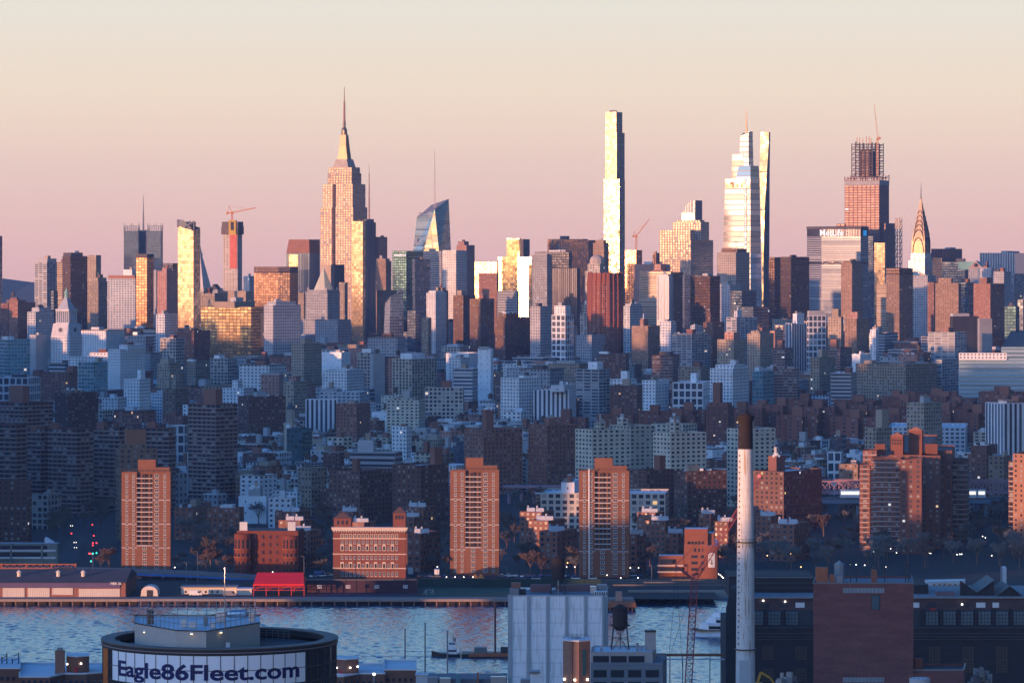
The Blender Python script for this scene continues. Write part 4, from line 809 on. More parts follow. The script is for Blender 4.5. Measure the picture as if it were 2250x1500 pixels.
# --- lantern topped white tower at left
D = 4300; t = thing('clock_tower', 'white classical tower with a clock, colonnade and green lantern at left', 'tower', (*xy(146,D+15), GZ)); cy_ = D+20
WM = plain('white_stone', (.52,.52,.53), .85)
m = MB(); m.prism(fit(111,152,181,D), GZ-1, PZ(740,D), 3.4, 0, 1); part(m, 'shaft', [fac('white'), WM], t)
m = MB(); m.loft(fit(112,152,180,D), PZ(740,D), fit(117,151,175,D), PZ(711,D), 3, 0, 0); part(m, 'clock_stage', [WM], t)
m = MB(); A = fit(115,151.5,177,D)
for fc in (3, 0):
    a, b = A[fc], A[(fc+1)%4]; q = lerp(a,b,.5); L = math.hypot(b[0]-a[0],b[1]-a[1]); n = ((b[1]-a[1])/L, -(b[0]-a[0])/L); c = Vector((q[0]+n[0]*.6, q[1]+n[1]*.6, PZ(725,D)))
    ring = [c+Vector(((b[0]-a[0])/L*2.6*math.cos(k*math.pi/7), (b[1]-a[1])/L*2.6*math.cos(k*math.pi/7), 2.6*math.sin(k*math.pi/7))) for k in range(14)]; m.face(ring)
part(m, 'clock_face', [plain('clock_dark', (.10,.10,.12), .6)], t)
m = MB(); m.prism(fit(128,150,164,D), PZ(711,D), PZ(684,D), 3, 0, 0); m.prism(fit(122,151,170,D), PZ(684,D), PZ(679,D), 3, 0, 0); m.prism(fit(122,151,170,D), PZ(713,D), PZ(709,D), 3, 0, 0)
A = fit(124,150.5,168,D)
for i in range(4):
    for j in range(6): q = lerp(A[i],A[(i+1)%4],j/6); m.bar((*q,PZ(711,D)),(*q,PZ(684,D)),1.1)
part(m, 'colonnade', [WM], t)
m = MB(); m.loft(fit(126,150,166,D), PZ(679,D), fit(141,147,151,D), PZ(654,D), 3, 0, 0); part(m, 'roof', [plain('lead_roof', (.36,.38,.40), .6)], t)
c_ = centre(fit(141,147,151,D)); m = MB(); m.cyl(*c_, PZ(654,D), PZ(644,D), 2.4, 2.0, 8); m.cyl(*c_, PZ(644,D), PZ(641,D), 2.9, n=8); m.cyl(*c_, PZ(641,D), PZ(632,D), 1.8, .15, 8); part(m, 'lantern', [COPPER], t)
# --- angular glass tower
D = 5000; t = thing('office_tower', 'angular blue glass tower with a slanted open top, left of the pale golden faced tower', 'building', (*xy(865,D+20), GZ))
m = MB(); P = [xy(852,D), xy(888,D+14), xy(884,D+50), xy(838,D+30)]; q = [xy(858,D+6), xy(886,D+16), xy(882,D+46), xy(846,D+30)]; h = [PZ(652,D),PZ(638,D),PZ(636,D),PZ(668,D)]
for i in range(4):
    a, b, c, d = P[i], P[(i+1)%4], q[(i+1)%4], q[i]; L = math.hypot(b[0]-a[0], b[1]-a[1]); n = round(L/3.2)*3.2
    m.face([(*a,GZ-1),(*b,GZ-1),(*c,h[(i+1)%4]),(*d,h[i])], [(0,GZ),(n,GZ),(n,h[(i+1)%4]),(0,h[i])], 0)
m.face([(q[i][0],q[i][1],h[i]-4) for i in range(4)], None, 1); part(m, 'curtain_wall', [fac('blue'), ROOF[0]], t)
m = MB()
for i in range(4): m.bar((*q[i],h[i]),(*q[(i+1)%4],h[(i+1)%4]),.9)
part(m, 'crown_frame', [STEEL], t)
# ---------------------------------------------------------------- middle distance, placed one by one
T = tower
T('apartment_building', 172,205,237,798,3900,'teal','teal glass block with chequered panels at left', bulk=1)
T('masonry_building', 150,236,262,785,4150,'white','long white building with a lit upper cornice behind the teal chequered block', [(190,255,280,776,'white')], th=12)
T('masonry_building', 237,264,319,770,4100,'white','white stepped building with a tall blank gable at left', [(262,280,319,759,'white')], th=40)
T('masonry_building', 272,306,331,835,3600,'white','plain white box building with small windows at left', [(302,309,318,815,'bulkw' if False else 'whiteblank')], bulk=0)
T('apartment_building', -20,62,88,832,3500,'whitegrid','black and white framed apartment block by the left edge', th=12, bulk=1)
T('masonry_building', 90,150,171,821,3750,'brick','red brick block with a raised brick stair house at left', [(145,160,171,806,'blankbrick')], th=15, bulk=0)
T('masonry_building', 345,372,395,800,4000,'tan','dull tan building with pitched outline left of centre', [(352,370,384,790,'blanktan')])
T('masonry_building', 357,385,412,858,3650,'bricktan','tan prewar apartment house with a low roof house', [(376,386,402,824,'tan')], bulk=0)
T('masonry_building', 462,500,520,790,4300,'loft','brown loft with a white tank house under the gold glass block', [(470,482,494,782,'bulk' if False else 'whiteblank')])
T('masonry_building', 410,430,462,796,4250,'tan','low tan block with white box under the red brick block', [(411,424,431,791,'whiteblank')], bulk=0)
T('masonry_building', 489,535,558,855,3700,'white','white office block with rows of dark windows left of the brown balcony slab', [(510,522,533,837,'white')], th=18, bulk=0)
T('apartment_tower', 523,546,628,874,3300,'brickd','brown slab of apartments with dark balconies left of the domed clock tower', th=62, bulk=1)
T('masonry_building', 375,405,413,937,2900,'whitegrid','small new white gridded building behind the brown balcony tower', th=14, bulk=0)
T('apartment_tower', 640,667,707,757,4200,'tan','tall tan apartment tower with a central lift house', [(660,670,684,745,'blanktan')], th=35, bulk=0)
T('masonry_building', 573,613,624,826,3700,'pinkbrick','pink sunlit block with a pale top left of centre', [(574,613,622,822,'blank')], th=12, bulk=0)
T('masonry_building', 623,645,676,841,3600,'tan','tan block with a small pink roof house beside the pink sunlit block', [(634,650,661,828,'pinkbrick')], bulk=0)
T('masonry_building', 708,762,800,816,3900,'white','white slab of flats with stepped right side', [(740,768,790,812,'white')], th=22, bulk=1)
T('masonry_building', 705,750,770,776,4400,'whiteblank','white block with dark upper storey above the white slab of flats', [(706,748,742,766,'dark')] if False else [], bulk=1)
T('masonry_building', 784,814,828,777,4200,'loft','tan loft building with tall windows left of the pinstriped building', [(795,815,827,768,'whiteblank')], bulk=0)
T('masonry_building', 812,820,846,780,4150,'blank','grey blank party wall beside the tan loft', th=65)
T('masonry_building', 862,905,960,791,4000,'tanribs','pinstriped building with tan vertical piers', [(880,905,934,778,'whiteblank')], th=40, bulk=0)
T('masonry_building', 980,1030,1052,778,4500,'whiteblank','long low white roofed hall right of centre', th=15, bulk=0)
T('masonry_building', 1050,1078,1084,768,4300,'whiteblank','white windowless block with a sunlit face at centre', [(1052,1074,1080,763,'blank')], bulk=0)
T('masonry_building', 986,1012,1032,788,4100,'white','small white windowed block under the white roofed hall', bulk=1)
T('masonry_building', 996,1038,1050,812,3850,'bands','pale striped garage block below the white windowless block', th=14, bulk=1)
T('apartment_building', 933,1017,1020,854,3550,'loft','dark brick building with a grid of wide windows and a red roof house', [(969,990,993,838,'blankbrick')], th=8, bulk=0)
T('apartment_building', 849,920,934,882,3400,'cream','low cream building with stepped ends left of the wide windowed brick building', [(864,912,925,876,'cream'),(885,900,907,860,'blank')], th=12, bulk=0)
T('masonry_building', 702,790,812,864,3600,'pale','grey blue low building with blank upper wall left of centre', [(705,740,750,856,'blank')], th=14)
T('masonry_building', 671,742,747,880,3400,'whitestripe','low building with bright white vertical fins', th=8, bulk=0)
T('masonry_building', 739,784,813,890,3250,'brick','red brick tenement row with a white cornice beside the white finned building', th=20)
T('masonry_building', 1100,1140,1184,833,3500,'white','bright white hospital block with punched windows right of centre', [(1140,1150,1182,827,'whiteblank')], th=42, bulk=1)
T('masonry_building', 1172,1250,1266,859,3480,'whitestripe','low white colonnaded building beside the bright white hospital block', [(1210,1240,1264,848,'whiteblank')], th=12, bulk=1)
T('apartment_tower', 1265,1316,1340,814,3600,'balc','striped grey apartment tower with a bright white roof house', [(1292,1312,1325,797,'whiteblank')], th=30, bulk=0)
T('apartment_tower', 1315,1375,1382,780,3900,'brickd','dark brick tower with a wooden tank on top right of centre', [(1316,1336,1340,774,'whiteblank')], th=14, bulk=0, tk=1)
T('apartment_tower', 1432,1478,1493,783,3850,'brickband','dark banded apartment slab with a pink lit roof rim', [(1448,1472,1480,774,'blankdark')], th=18, bulk=0)
T('masonry_building', 1340,1380,1399,836,3600,'white','small white block with a tall white stair tower', [(1364,1378,1384,817,'whiteblank')], bulk=0)
T('masonry_building', 1340,1400,1412,850,3450,'brickd','low dark brick school like block below the small white block', th=14)
T('apartment_building', 1411,1440,1470,838,3600,'white','white stepped tenement with bays right of the small white block', th=25)
T('masonry_building', 1478,1545,1560,843,3600,'whitegrid','low wide white building with a deep window grid', [(1517,1530,1535,822,'whiteblank')], th=10, bulk=0)
T('masonry_building', 1490,1540,1556,809,3800,'tan','dull tan block with large blank side behind the low wide white building', th=14)
T('apartment_tower', 1560,1610,1646,812,3700,'white','white stepped apartment house with a central chimney shaft', [(1572,1612,1636,803,'white'),(1604,1616,1623,793,'whiteblank')], th=25, bulk=0)
T('masonry_building', 1653,1676,1701,818,3750,'teal','teal glass fronted block beside the white stepped apartment house', [(1658,1668,1676,808,'whiteblank')], bulk=0)
T('masonry_building', 1700,1752,1756,813,3800,'brickband','dark banded low slab under the red banded tower', th=10)
T('masonry_building', 1825,1870,1882,822,3800,'bands','grey banded hospital annex left of the wide tan hotel', th=12)
T('apartment_tower', 1551,1600,1613,896,3150,'stuy','tall dark red brick tower behind the white chimney stack', [(1556,1598,1608,887,'stuy'),(1566,1582,1588,843,'blankbrick')], th=18, bulk=0)
T('church', 1820,1840,1853,995,2700,'whitegrid','white framed apartment building with square windows left of the red complex', th=20, cat='building') if False else T('apartment_building', 1818,1848,1853,996,2700,'whitegrid','white framed apartment building with square windows left of the red complex', th=14, bulk=1)
T('apartment_building', 1822,1850,1860,962,2800,'navy','dark blue new apartment block behind the white framed building', th=20)
T('apartment_building', 1843,1885,1905,1023,2480,'bricktan','brown brick block with few windows just left of the red complex', th=20)
T('apartment_tower', 1900,1925,1960,943,2800,'tan','tan apartment tower rising behind the red complex', [(1924,1938,1952,902,'blanktan')], th=40, bulk=0)
T('apartment_tower', 1992,2030,2070,888,3000,'tan','grey tan slab with white roof gear above the red complex', th=40, bulk=2)
T('masonry_building', 1950,2121,2126,942,3050,'pale','long low pale blue building right of the tan apartment tower', th=8)
T('apartment_tower', 2165,2205,2290,889,2900,'whitestripe','white ribbed and balconied tower by the right edge', th=62, bulk=2)
T('apartment_building', 2133,2168,2192,982,2600,'brickd','brick project block right of the red complex', th=25)
T('apartment_building', 2172,2205,2222,1006,2500,'bricktan','brown brick block with lit windows near the right edge', th=25)
T('masonry_building', 995,1018,1022,962,2900,'navy','thin dark green sided block left of the red brick slabs', th=20)
# big near towers
def slab(name, x0, xs, x1, yt, D, sty, label, tiers=(), th=27, folds=0, **k):
    return tower(name, x0, xs, x1, yt, D, sty, label, tiers, th, **k)
T('apartment_tower', -20,52,116,888,2750,'brickband','broad dark brick tower with white floor lines and a brick roof block, far left', [(20,50,64,850,'blankbrick')], th=35, bulk=0)
T('apartment_tower', 413,474,522,892,2650,'brickband','tall dark brown balcony tower with a square roof block standing alone', [(447,474,489,857,'blankbrick')], th=35, bulk=0)
T('apartment_tower', 120,150,216,866,3200,'brickd','brown slab with blank left flank behind the left cluster', [(136,158,182,858,'tan')], th=45, bulk=1)
T('apartment_tower', 60,90,108,945,2520,'brickband','narrow brick tower with a ribbed top at the left of the left cluster', [(66,80,98,940,'blankbrick')], th=35, bulk=0)
T('apartment_tower', 105,168,206,946,2480,'brickband','brick tower with pale balcony railings in the left cluster', [(109,126,132,931,'blankbrick')], th=35, bulk=0)
T('apartment_tower', 205,262,276,942,2520,'brickband','dim brick tower of the left cluster behind the orange roofed tower', [(212,228,236,930,'blankbrick')], th=30, bulk=0)
T('apartment_tower', 318,371,386,944,2480,'brickband','brick tower right of the orange roofed tower with top floor balconies', [(322,340,346,929,'blankbrick')], th=25, bulk=0)
T('apartment_tower', -30,36,58,937,2440,'brickband','dark brick balcony tower cut by the left edge', th=30, bulk=0)
T('apartment_tower', 254,262,346,991,2250,'bricktan','olive brick tower with an orange sunlit roof block', [(262,268,322,978,'bricktan'),(273,278,321,947,'blankorange')], th=70, bulk=0)
T('apartment_tower', -20,60,70,1060,2200,'brickd','low dark red brick slab on the left edge', th=10, bulk=0)
T('apartment_tower', 1020,1062,1148,947,2700,'brick','folded red brick slab with a tall brick chimney house, left of its twin', [(1059,1068,1085,902,'blankbrick')], th=55, bulk=1)
T('apartment_tower', 1161,1202,1278,938,2700,'brick','folded red brick slab right of its twin, left of the cream slabs', [(1198,1206,1223,921,'blankbrick')], th=55, bulk=1)
T('apartment_tower', 1264,1301,1386,948,2560,'cream','cream apartment slab with blunt left end, leftmost of the cream slabs', [(1306,1318,1330,930,'cream')], th=58, bulk=2)
T('apartment_tower', 1340,1384,1440,939,2720,'cream','cream apartment slab set back behind the leftmost cream slab', [(1356,1366,1380,921,'cream')], th=58, bulk=1)
T('apartment_tower', 1435,1473,1552,955,2520,'cream','cream apartment slab with a dark fire stair, before the tall dark red brick tower', [(1471,1482,1495,930,'cream')], th=58, bulk=1)
T('apartment_tower', 1430,1500,1532,936,2780,'cream','cream rear slab showing only its top floors', [(1471,1485,1494,919,'blank')], th=30, bulk=1)
T('apartment_tower', 1597,1622,1704,946,2560,'cream','cream apartment slab split by the white chimney stack', th=58, bulk=2)
T('apartment_building', 722,790,862,1038,2400,'brickd','dark red brick project slab with a plain chimney block, lower centre', [(774,784,792,1010,'blankbrick')], th=35, bulk=0)
T('apartment_building', 862,924,986,1026,2340,'brickd','brown brick project slab with scattered bright windows left of the middle orange tower', [(945,955,973,985,'blankbrick')], th=40, bulk=0)
T('apartment_building', 1383,1420,1481,1037,2440,'brickd','brown project slab with a spired brick vent house right of the right orange tower', [(1437,1450,1462,1003,'blankbrick')], th=45, bulk=0)
T('apartment_building', 1481,1510,1597,1039,2380,'brickd','long dark project slab in shade left of the white chimney stack', th=60, bulk=1)
T('apartment_building', 1648,1722,1806,1040,2330,'brickd','dark brick project slab right of the white chimney stack', [(1688,1706,1725,1004,'blankbrick')], th=35, bulk=1)
T('masonry_building', 524,585,593,1094,2400,'whiteblank','pale concrete building with a boxy stair tower below the brown balcony tower', [(546,572,577,1075,'blank')], th=12, bulk=1)
T('masonry_building', 768,868,884,997,2600,'bands','modern grey building with curved bands of balconies and a white lift box', [(787,820,825,969,'blank')], th=14, bulk=1)
T('masonry_building', 630,664,684,945,2900,'green','dark green stepped apartment building below the domed clock tower', [(640,660,672,941,'green')], th=30, bulk=0)
T('masonry_building', 861,893,905,940,3000,'white','small white building with tall windows above the curved balcony building', th=25)
T('school_building', 1188,1462,1470,1088,2300,'loft','long cream school with tall paired windows behind the right orange tower', [(1233,1262,1272,1062,'whiteblank')], th=5, bulk=1)
T('masonry_building', 590,640,650,1098,2360,'white','low white fronted hall with a ribbed side below the pale concrete building', th=12)
T('masonry_building', 70,105,134,1090,2350,'loft','dark walk up row with a pale roof line at left', th=20)
T('school_building', 383,424,464,1119,2260,'brick','red brick school wing with wide classroom windows', th=6, bulk=1)
T('school_building', 455,526,536,1120,2230,'brick','red brick school hall with a white roof unit right of the classroom wing', [(483,510,517,1112,'whiteblank')], th=8, bulk=0)
T('apartment_tower', 2226,2262,2300,1002,2150,'projects','orange balcony tower cut by the right edge', th=40, bulk=0)
T('apartment_tower', 2216,2228,2250,1018,2180,'brickband','dark brick balcony tower beside the orange tower at the right edge', th=40, bulk=0)
# domed clock tower of a church
D = 2980; t = thing('clock_tower', 'pale stone clock tower with a dark dome, left of centre', 'tower', (*xy(638,D+8), GZ)); REG.append((624,652,885,D,sq(638,28,D+8),'x'))
c_ = xy(638,D+8)
m = MB(); m.prism(sq(638,28,D+8), GZ-1, PZ(932,D), 3, 0, 1); m.prism(sq(638,30,D+8), PZ(932,D), PZ(929,D), 3, 1, 1); part(m, 'shaft', [fac('blanktan') if False else plain('tower_stone', (.44,.38,.29), .85), LIMES], t)
m = MB(); r = 8*D/F; m.cyl(*c_, PZ(929,D), PZ(900,D), r, n=10)
for i in range(10): a = i*math.pi/5; m.bar((c_[0]+r*1.15*math.cos(a),c_[1]+r*1.15*math.sin(a),PZ(927,D)),(c_[0]+r*1.15*math.cos(a),c_[1]+r*1.15*math.sin(a),PZ(902,D)),.6)
part(m, 'belfry', [LIMES], t)
m = MB(); R8 = 9.5*D/F
for i in range(6):
    a, b = i*math.pi/12, (i+1)*math.pi/12; m.cyl(*c_, PZ(900,D)+R8*1.3*math.sin(a), PZ(900,D)+R8*1.3*math.sin(b), R8*math.cos(a), max(.05,R8*math.cos(b)), 14, cap=False)
m.cyl(*c_, PZ(888,D), PZ(880,D), .5, .1, 6); part(m, 'dome', [plain('dome_slate', (.07,.08,.10), .6)], t)
m = MB(); Q = sq(638,28,D+8)
for fc in (3,0):
    a, b = Q[fc], Q[(fc+1)%4]; q = lerp(a,b,.5); L = math.hypot(b[0]-a[0],b[1]-a[1]); n = ((b[1]-a[1])/L, -(b[0]-a[0])/L); c = Vector((q[0]+n[0]*.2, q[1]+n[1]*.2, PZ(937,D)))
    m.face([c+Vector(((b[0]-a[0])/L*1.7*math.cos(k*math.pi/6),(b[1]-a[1])/L*1.7*math.cos(k*math.pi/6),1.7*math.sin(k*math.pi/6))) for k in range(12)])
part(m, 'clock_face', [plain('clock_white', (.7,.7,.7), .6)], t)
# low brick walk-ups with white stair houses
def walkup(x0, xs, x1, yt, label, th=24, pent=2, D=None):
    D = D or (HC-(GZ+19))*F/(yt-HY); t = tower('brick_walkup', x0, xs, x1, yt, D, 'brick', label, th=th, bulk=0, roof=3, group='low brick walk-ups near the river')
    P = boxpoly(x0, xs, x1, D, th); z1 = PZ(yt, D)
    for k in range(pent):
        f = (k+.6)/(pent+.4); q = lerp(lerp(P[3],P[0],f), lerp(P[2],P[1],f), .45); s = 2.3
        m = MB(); m.prism([(q[0]-s,q[1]-s),(q[0]+s,q[1]-s),(q[0]+s,q[1]+s),(q[0]-s,q[1]+s)], z1, z1+3.0, 3, 0, 0); m.box(q[0]-s*.9,q[1]+s*.4,z1+3.0,q[0]-s*.5,q[1]+s*.8,z1+4.2)
        part(m, 'stair_house', plain('stair_house_grey', (.48,.49,.50), .85), t)
WU = [(604,650,682,1128,'left of the bath house, farthest back of its row'),(612,660,690,1148,'second back in the row left of the bath house'),(628,676,706,1170,'nearest in the row left of the bath house'),
 (742,775,800,1128,'behind the left roof tower of the bath house'),(766,800,826,1152,'peeking over the roof of the bath house'),(884,930,957,1118,'farthest in the row right of the bath house'),
 (880,910,936,1140,'in the middle of the row right of the bath house'),(893,924,967,1177,'nearest right of the bath house'),(1142,1190,1217,1129,'farthest of the row left of the right orange tower'),
 (1160,1205,1241,1148,'in the middle of the row left of the right orange tower'),(1185,1224,1268,1172,'nearest of the row left of the right orange tower'),(1400,1440,1460,1130,'farthest of the row right of the right orange tower'),
 (1418,1462,1488,1148,'second of the row right of the right orange tower'),(1382,1400,1420,1178,'right beside the foot of the right orange tower'),(1460,1490,1512,1176,'just behind the red building with a poster'),
 (1535,1562,1580,1133,'farthest left of the white chimney stack'),(1568,1600,1622,1150,'just left of the white chimney stack'),(1661,1695,1718,1138,'right of the white chimney stack, farther one'),(1690,1745,1780,1156,'right of the white chimney stack, nearer one')]
for a, b, c, y, w_ in WU: walkup(a, b, c, y, 'low brick walk-up, '+w_)
# ---------------------------------------------------------------- Manhattan shore
def pbox(m, x0, x1, y0, y1, D, dep, mi=0): m.box(PX(x0,D), D, PZ(y1,D), PX(x1,D), D+dep, PZ(y0,D), mi)
PANE = plain('window_pane', (.05,.06,.08), .10, .35, noise=0); FRAMEW = plain('window_frame', (.55,.55,.54), .7, noise=0); SLABW = plain('balcony_slab', (.50,.48,.47), .8)
PBRICK = plain('tower_brick', (.195,.088,.054), .9, noise=.28, scale=.12); DBACK = plain('balcony_back', (.11,.07,.055), .8)
SHARED = {}
def shared(name, key, make, mats, parent, loc, rz):
    """one mesh, many objects: a window or balcony of a building (location given in the world)"""
    if key not in SHARED: m = MB(); make(m); o = m.build(name, mats); SHARED[key] = o.data
    else: o = bpy.data.objects.new(name, SHARED[key]); COL.objects.link(o)
    o0 = Vector((0,0,0)); q = parent
    while q is not None: o0 += q.location; q = q.parent
    o.parent = parent; o.location = Vector(loc)-o0; o.rotation_euler = (0,0,rz); return o
def win_mesh(w, h, fr=.14, sill=True):
    def mk(m):      # local: x along the wall, -y outward, z up from the sill
        m.box(-w/2-fr,-.06,-fr,w/2+fr,.1,h+fr,0); m.box(-w/2,-.10,0,w/2,-.05,h,1); m.box(-.04,-.13,0,.04,-.09,h,0); m.box(-w/2,-.13,h*.5-.04,w/2,-.09,h*.5+.04,0)
        if sill: m.box(-w/2-fr-.1,-.2,-fr-.12,w/2+fr+.1,.1,-fr,0)
    return mk
def lowpoly(x0, x1, D, th, dep):
    return boxpoly(x0, x1-1.5, x1, D, th, dep)
def orange_tower(x0, x1, yt, yb, label):
    D = GY(yb); th = 4; P = lowpoly(x0, x1, D, th, 19); zt = PZ(yt, D); t = thing('apartment_tower', label, 'building', (*centre(P), GZ), 'orange brick riverside towers'); REG.append((x0,x1,yt,D,P,label))
    tr = math.radians(th); e = Vector((math.cos(tr), -math.sin(tr), 0)); n = Vector((-math.sin(tr), -math.cos(tr), 0)); A = Vector((*P[3], 0)); W = (Vector((*P[0],0))-A).length
    nf = 20; fh = (zt-GZ-1)/nf; rec = 5
    def q(f, o=0): v = A+e*W*f+n*o; return (v.x, v.y)
    R1, R2 = .315, .635
    zr = GZ+fh*5.4
    m = MB(); Q = [P[0],P[1],P[2],P[3],q(R1),q(R1,-1.7),q(R2,-1.7),q(R2)]; m.prism(Q, zr, zt+1.0, 4, 0); m.prism(P, GZ-1, zr, 4, 0, 0)
    for s0, s1 in ((.0,R1),(R2,1.)):
        for k in (4.95, 9.9, 14.9): z_ = GZ+fh*k; a, b, c, d = q(s0,.06), q(s1,.06), q(s1,0), q(s0,0); m.prism([d,a,b,c][::-1] if False else [a,b,c,d], z_, z_+.35, 4, 1, 1, True)
    part(m, 'wall', [PBRICK, SLABW], t)
    m = MB(); m.face([(p[0],p[1],zt) for p in P]); part(m, 'roof', ROOF[2], t)
    m = MB(); m.prism([q(.30,-6),q(.66,-6),q(.66,-12),q(.30,-12)], zt, zt+7.2, 4, 0, 0); m.prism([q(.34,-5),q(.95,-5),q(.95,-13),q(.34,-13)], zt, zt+3.2, 4, 0, 0); part(m, 'bulkhead', [PBRICK], t)
    m = MB()
    for i in range(4):
        a, b = P[i], P[(i+1)%4]; m.bar((*a,zt+2.1),(*b,zt+2.1),.09); m.bar((*a,zt+1.6),(*b,zt+1.6),.07)
        for j in range(9): c = lerp(a,b,j/9); m.bar((*c,zt+.9),(*c,zt+2.1),.08)
    part(m, 'roof_railing', [DARKM], t)
    for k in range(nf):
        z_ = GZ+1+fh*k+.8
        for f, kind in ((.11,'s'),(.245,'s'),(.72,'d'),(.885,'s')):
            v = A+e*W*f; shared('window', 'win_s' if kind == 's' else 'win_d', win_mesh(1.0,1.35) if kind == 's' else win_mesh(2.0,1.35), [FRAMEW, PANE], t, (v.x,v.y,z_), -tr)
    for k in range(5):
        v = A+e*W*.47; shared('window', 'win_t', lambda m: [win_mesh(1.9,1.3)(m)], [FRAMEW, PANE], t, (v.x,v.y,GZ+1.8+fh*k), -tr)
    bw = W*(R2-R1)
    def bal(m):
        m.box(-bw/2-.15,-.4,0,bw/2+.15,1.65,.42,0)
        for i in range(3): m.box(-bw/2+i*bw/2-.1, .9,.42,-bw/2+i*bw/2+.1,1.6,fh-.02,2)
        m.box(-bw/2,-.25,1.12,bw/2,-.18,1.22,2)
        for i in range(16): m.box(-bw/2+bw*i/16,-.24,.42,-bw/2+bw*i/16+.05,-.19,1.12,2)
        for i in range(4): m.box(-bw/2+.5+i*bw/4,1.55,.5,-bw/2+.5+i*bw/4+1.1,1.68,2.2,1)
    for k in range(15):
        z_ = zr+(zt-zr)*k/15; v = A+e*W*(R1+R2)/2; shared('balcony', 'balc%d' % round(yt), bal, [SLABW, PANE, DBACK], t, (v.x,v.y,z_), -tr)
    return t, A, e, n, W, zt
orange_tower(267, 376, 1041, 1256, 'orange brick riverside tower with a balcony column, at left')
orange_tower(989, 1098, 1037, 1263, 'orange brick riverside tower with a balcony column, in the middle')
t, A, e, n, W, zt = orange_tower(1272, 1384, 1038, 1268, 'orange brick riverside tower with a bright white pipe down its front')
m = MB(); v = A+e*W*.205+n*.35; m.cyl(v.x, v.y, GZ, zt+2, .36, n=8); part(m, 'flue_pipe', [WHITEP], t)

# bath house of red brick
D = GY(1270); P = lowpoly(732, 893, D, 3, 22); t = thing('masonry_building', 'red brick six storey bath house with pale cornice, window frames and two roof turrets', 'building', (*centre(P), GZ)); REG.append((732,893,1158,D,P,'x'))
tr = math.radians(3); e = Vector((math.cos(tr),-math.sin(tr),0)); n = Vector((-math.sin(tr),-math.cos(tr),0)); A = Vector((*P[3],0)); W = (Vector((*P[0],0))-A).length; zt = PZ(1162,D)
BB = plain('bath_brick', (.19,.066,.045), .9, noise=.12, scale=.5); TRIM = plain('pale_trim', (.55,.45,.37), .8)
m = MB(); m.prism(P, GZ-1, zt, 4, 0, 1); part(m, 'wall', [BB, ROOF[0]], t)
m = MB(); m.prism(inset(P,1.05), zt-.2, zt+.9, 4, 0, 0, True); m.prism(inset(P,1.025), zt-1.0, zt-.2, 4, 0, 0, True)
for i in range(30): v = A+e*W*(i+.5)/30+n*.8; m.box(v.x-.25,v.y-.3,zt-1.6,v.x+.25,v.y+.5,zt-.9)
for y in (1183, 1217, 1248): z_ = PZ(y,D); m.prism(inset(P,1.012), z_-.25, z_+.25, 4, 0, 0, True)
part(m, 'cornice', [TRIM], t)
rows = [(1181,1.6,'p'),(1194,1.5,'n'),(1208.5,1.9,'m'),(1228,1.7,'n'),(1247,2.4,'m'),(1265,2.1,'a')]
def ornate(m): m.box(-.85,-.22,-.35,.85,.05,3.0,0); m.box(-.5,-.30,0,.5,-.2,2.1,1); m.box(-1.0,-.4,2.6,1.0,.05,2.9,0)
for y, h, k in rows:
    for i in range(14):
        v = A+e*W*(.125+.75*i/13); big = k == 'm' and i % 2 == 0
        shared('window', 'bath_o' if big else 'bath_%s' % k, ornate if big else win_mesh(.95, h, .12 if k != 'p' else .3), [TRIM if big or k == 'p' else FRAMEW, PANE], t, (v.x,v.y,PZ(y,D)), -tr)
for f0, f1, yt, nm in ((.0,.24,1140,'roof_turret'),(.82,.99,1128,'roof_turret')):
    a, b = A+e*W*f0-n*3, A+e*W*f1-n*3; Q = [(a.x,a.y),(b.x,b.y),(b.x-n.x*7,b.y-n.y*7),(a.x-n.x*7,a.y-n.y*7)]; z2 = PZ(yt,D)
    m = MB(); m.prism(Q, zt, z2, 4, 0); m.loft(inset(Q,1.15), z2, inset(Q,.12), z2+3.2, 4, 1, 1)
    for i in range(3): v = a+(b-a)*(.25+.25*i)+n*.15; m.box(v.x-.5,v.y-.1,z2-3,v.x+.5,v.y+.1,z2-1,2)
    part(m, nm, [BB, plain('hip_roof', (.10,.06,.05), .9), PANE], t)

# brick house with two rounded bays
D = GY(1262); P = boxpoly(520, 655, 668, D, 5, 20); t = thing('masonry_building', 'deep red brick house with two rounded corner bays behind the red canopy', 'building', (*centre(P), GZ)); REG.append((515,668,1165,D,P,'x'))
zt = PZ(1166,D); RBK = plain('deep_red_brick', (.155,.045,.03), .9, noise=.2, scale=.4)
m = MB(); m.prism(P, GZ-1, zt, 4, 0, 1); part(m, 'wall', [RBK, ROOF[2]], t)
for pxc, top in ((534, 1172), (640, 1176)):
    c = (PX(pxc,D), D+1.0); r = 4.6; m = MB(); m.cyl(*c, GZ-1, PZ(top,D), r, n=18, m=0)
    for y in (1257,1240,1223,1206): m.cyl(*c, PZ(y,D)-.2, PZ(y,D)+.35, r+.5, n=18, m=1)
    part(m, 'rounded_bay', [RBK, plain('bay_band', (.22,.075,.05), .8)], t)
    m = MB()
    for y in (1252,1235,1218,1198,1188):
        for k in range(5): a_ = math.radians(-100+k*25-0); a_ = math.radians(-140+k*25); v = (c[0]+(r+.05)*math.cos(a_), c[1]+(r+.05)*math.sin(a_)); m.cyl(*v, PZ(y,D)-1.2, PZ(y,D)+.9, .42, n=6)
    part(m, 'bay_windows', [PANE], t); 
    m = MB(); m.box(c[0]-2,c[1]+2,zt-1,c[0]+2,c[1]+5,zt+4.5); part(m, 'stair_house', [BLK[4]], t)
for i in range(4):
    for k in range(5):
        px = 560+i*16; shared('window', 'bay_w', win_mesh(.9,1.5), [plain('frame_red', (.2,.06,.05), .8), PANE], t, (PX(px,D+1.6)+0, D+.95*(1-(px-520)/135)*1.4+.2, PZ(1250-17*k,D)), -.087)

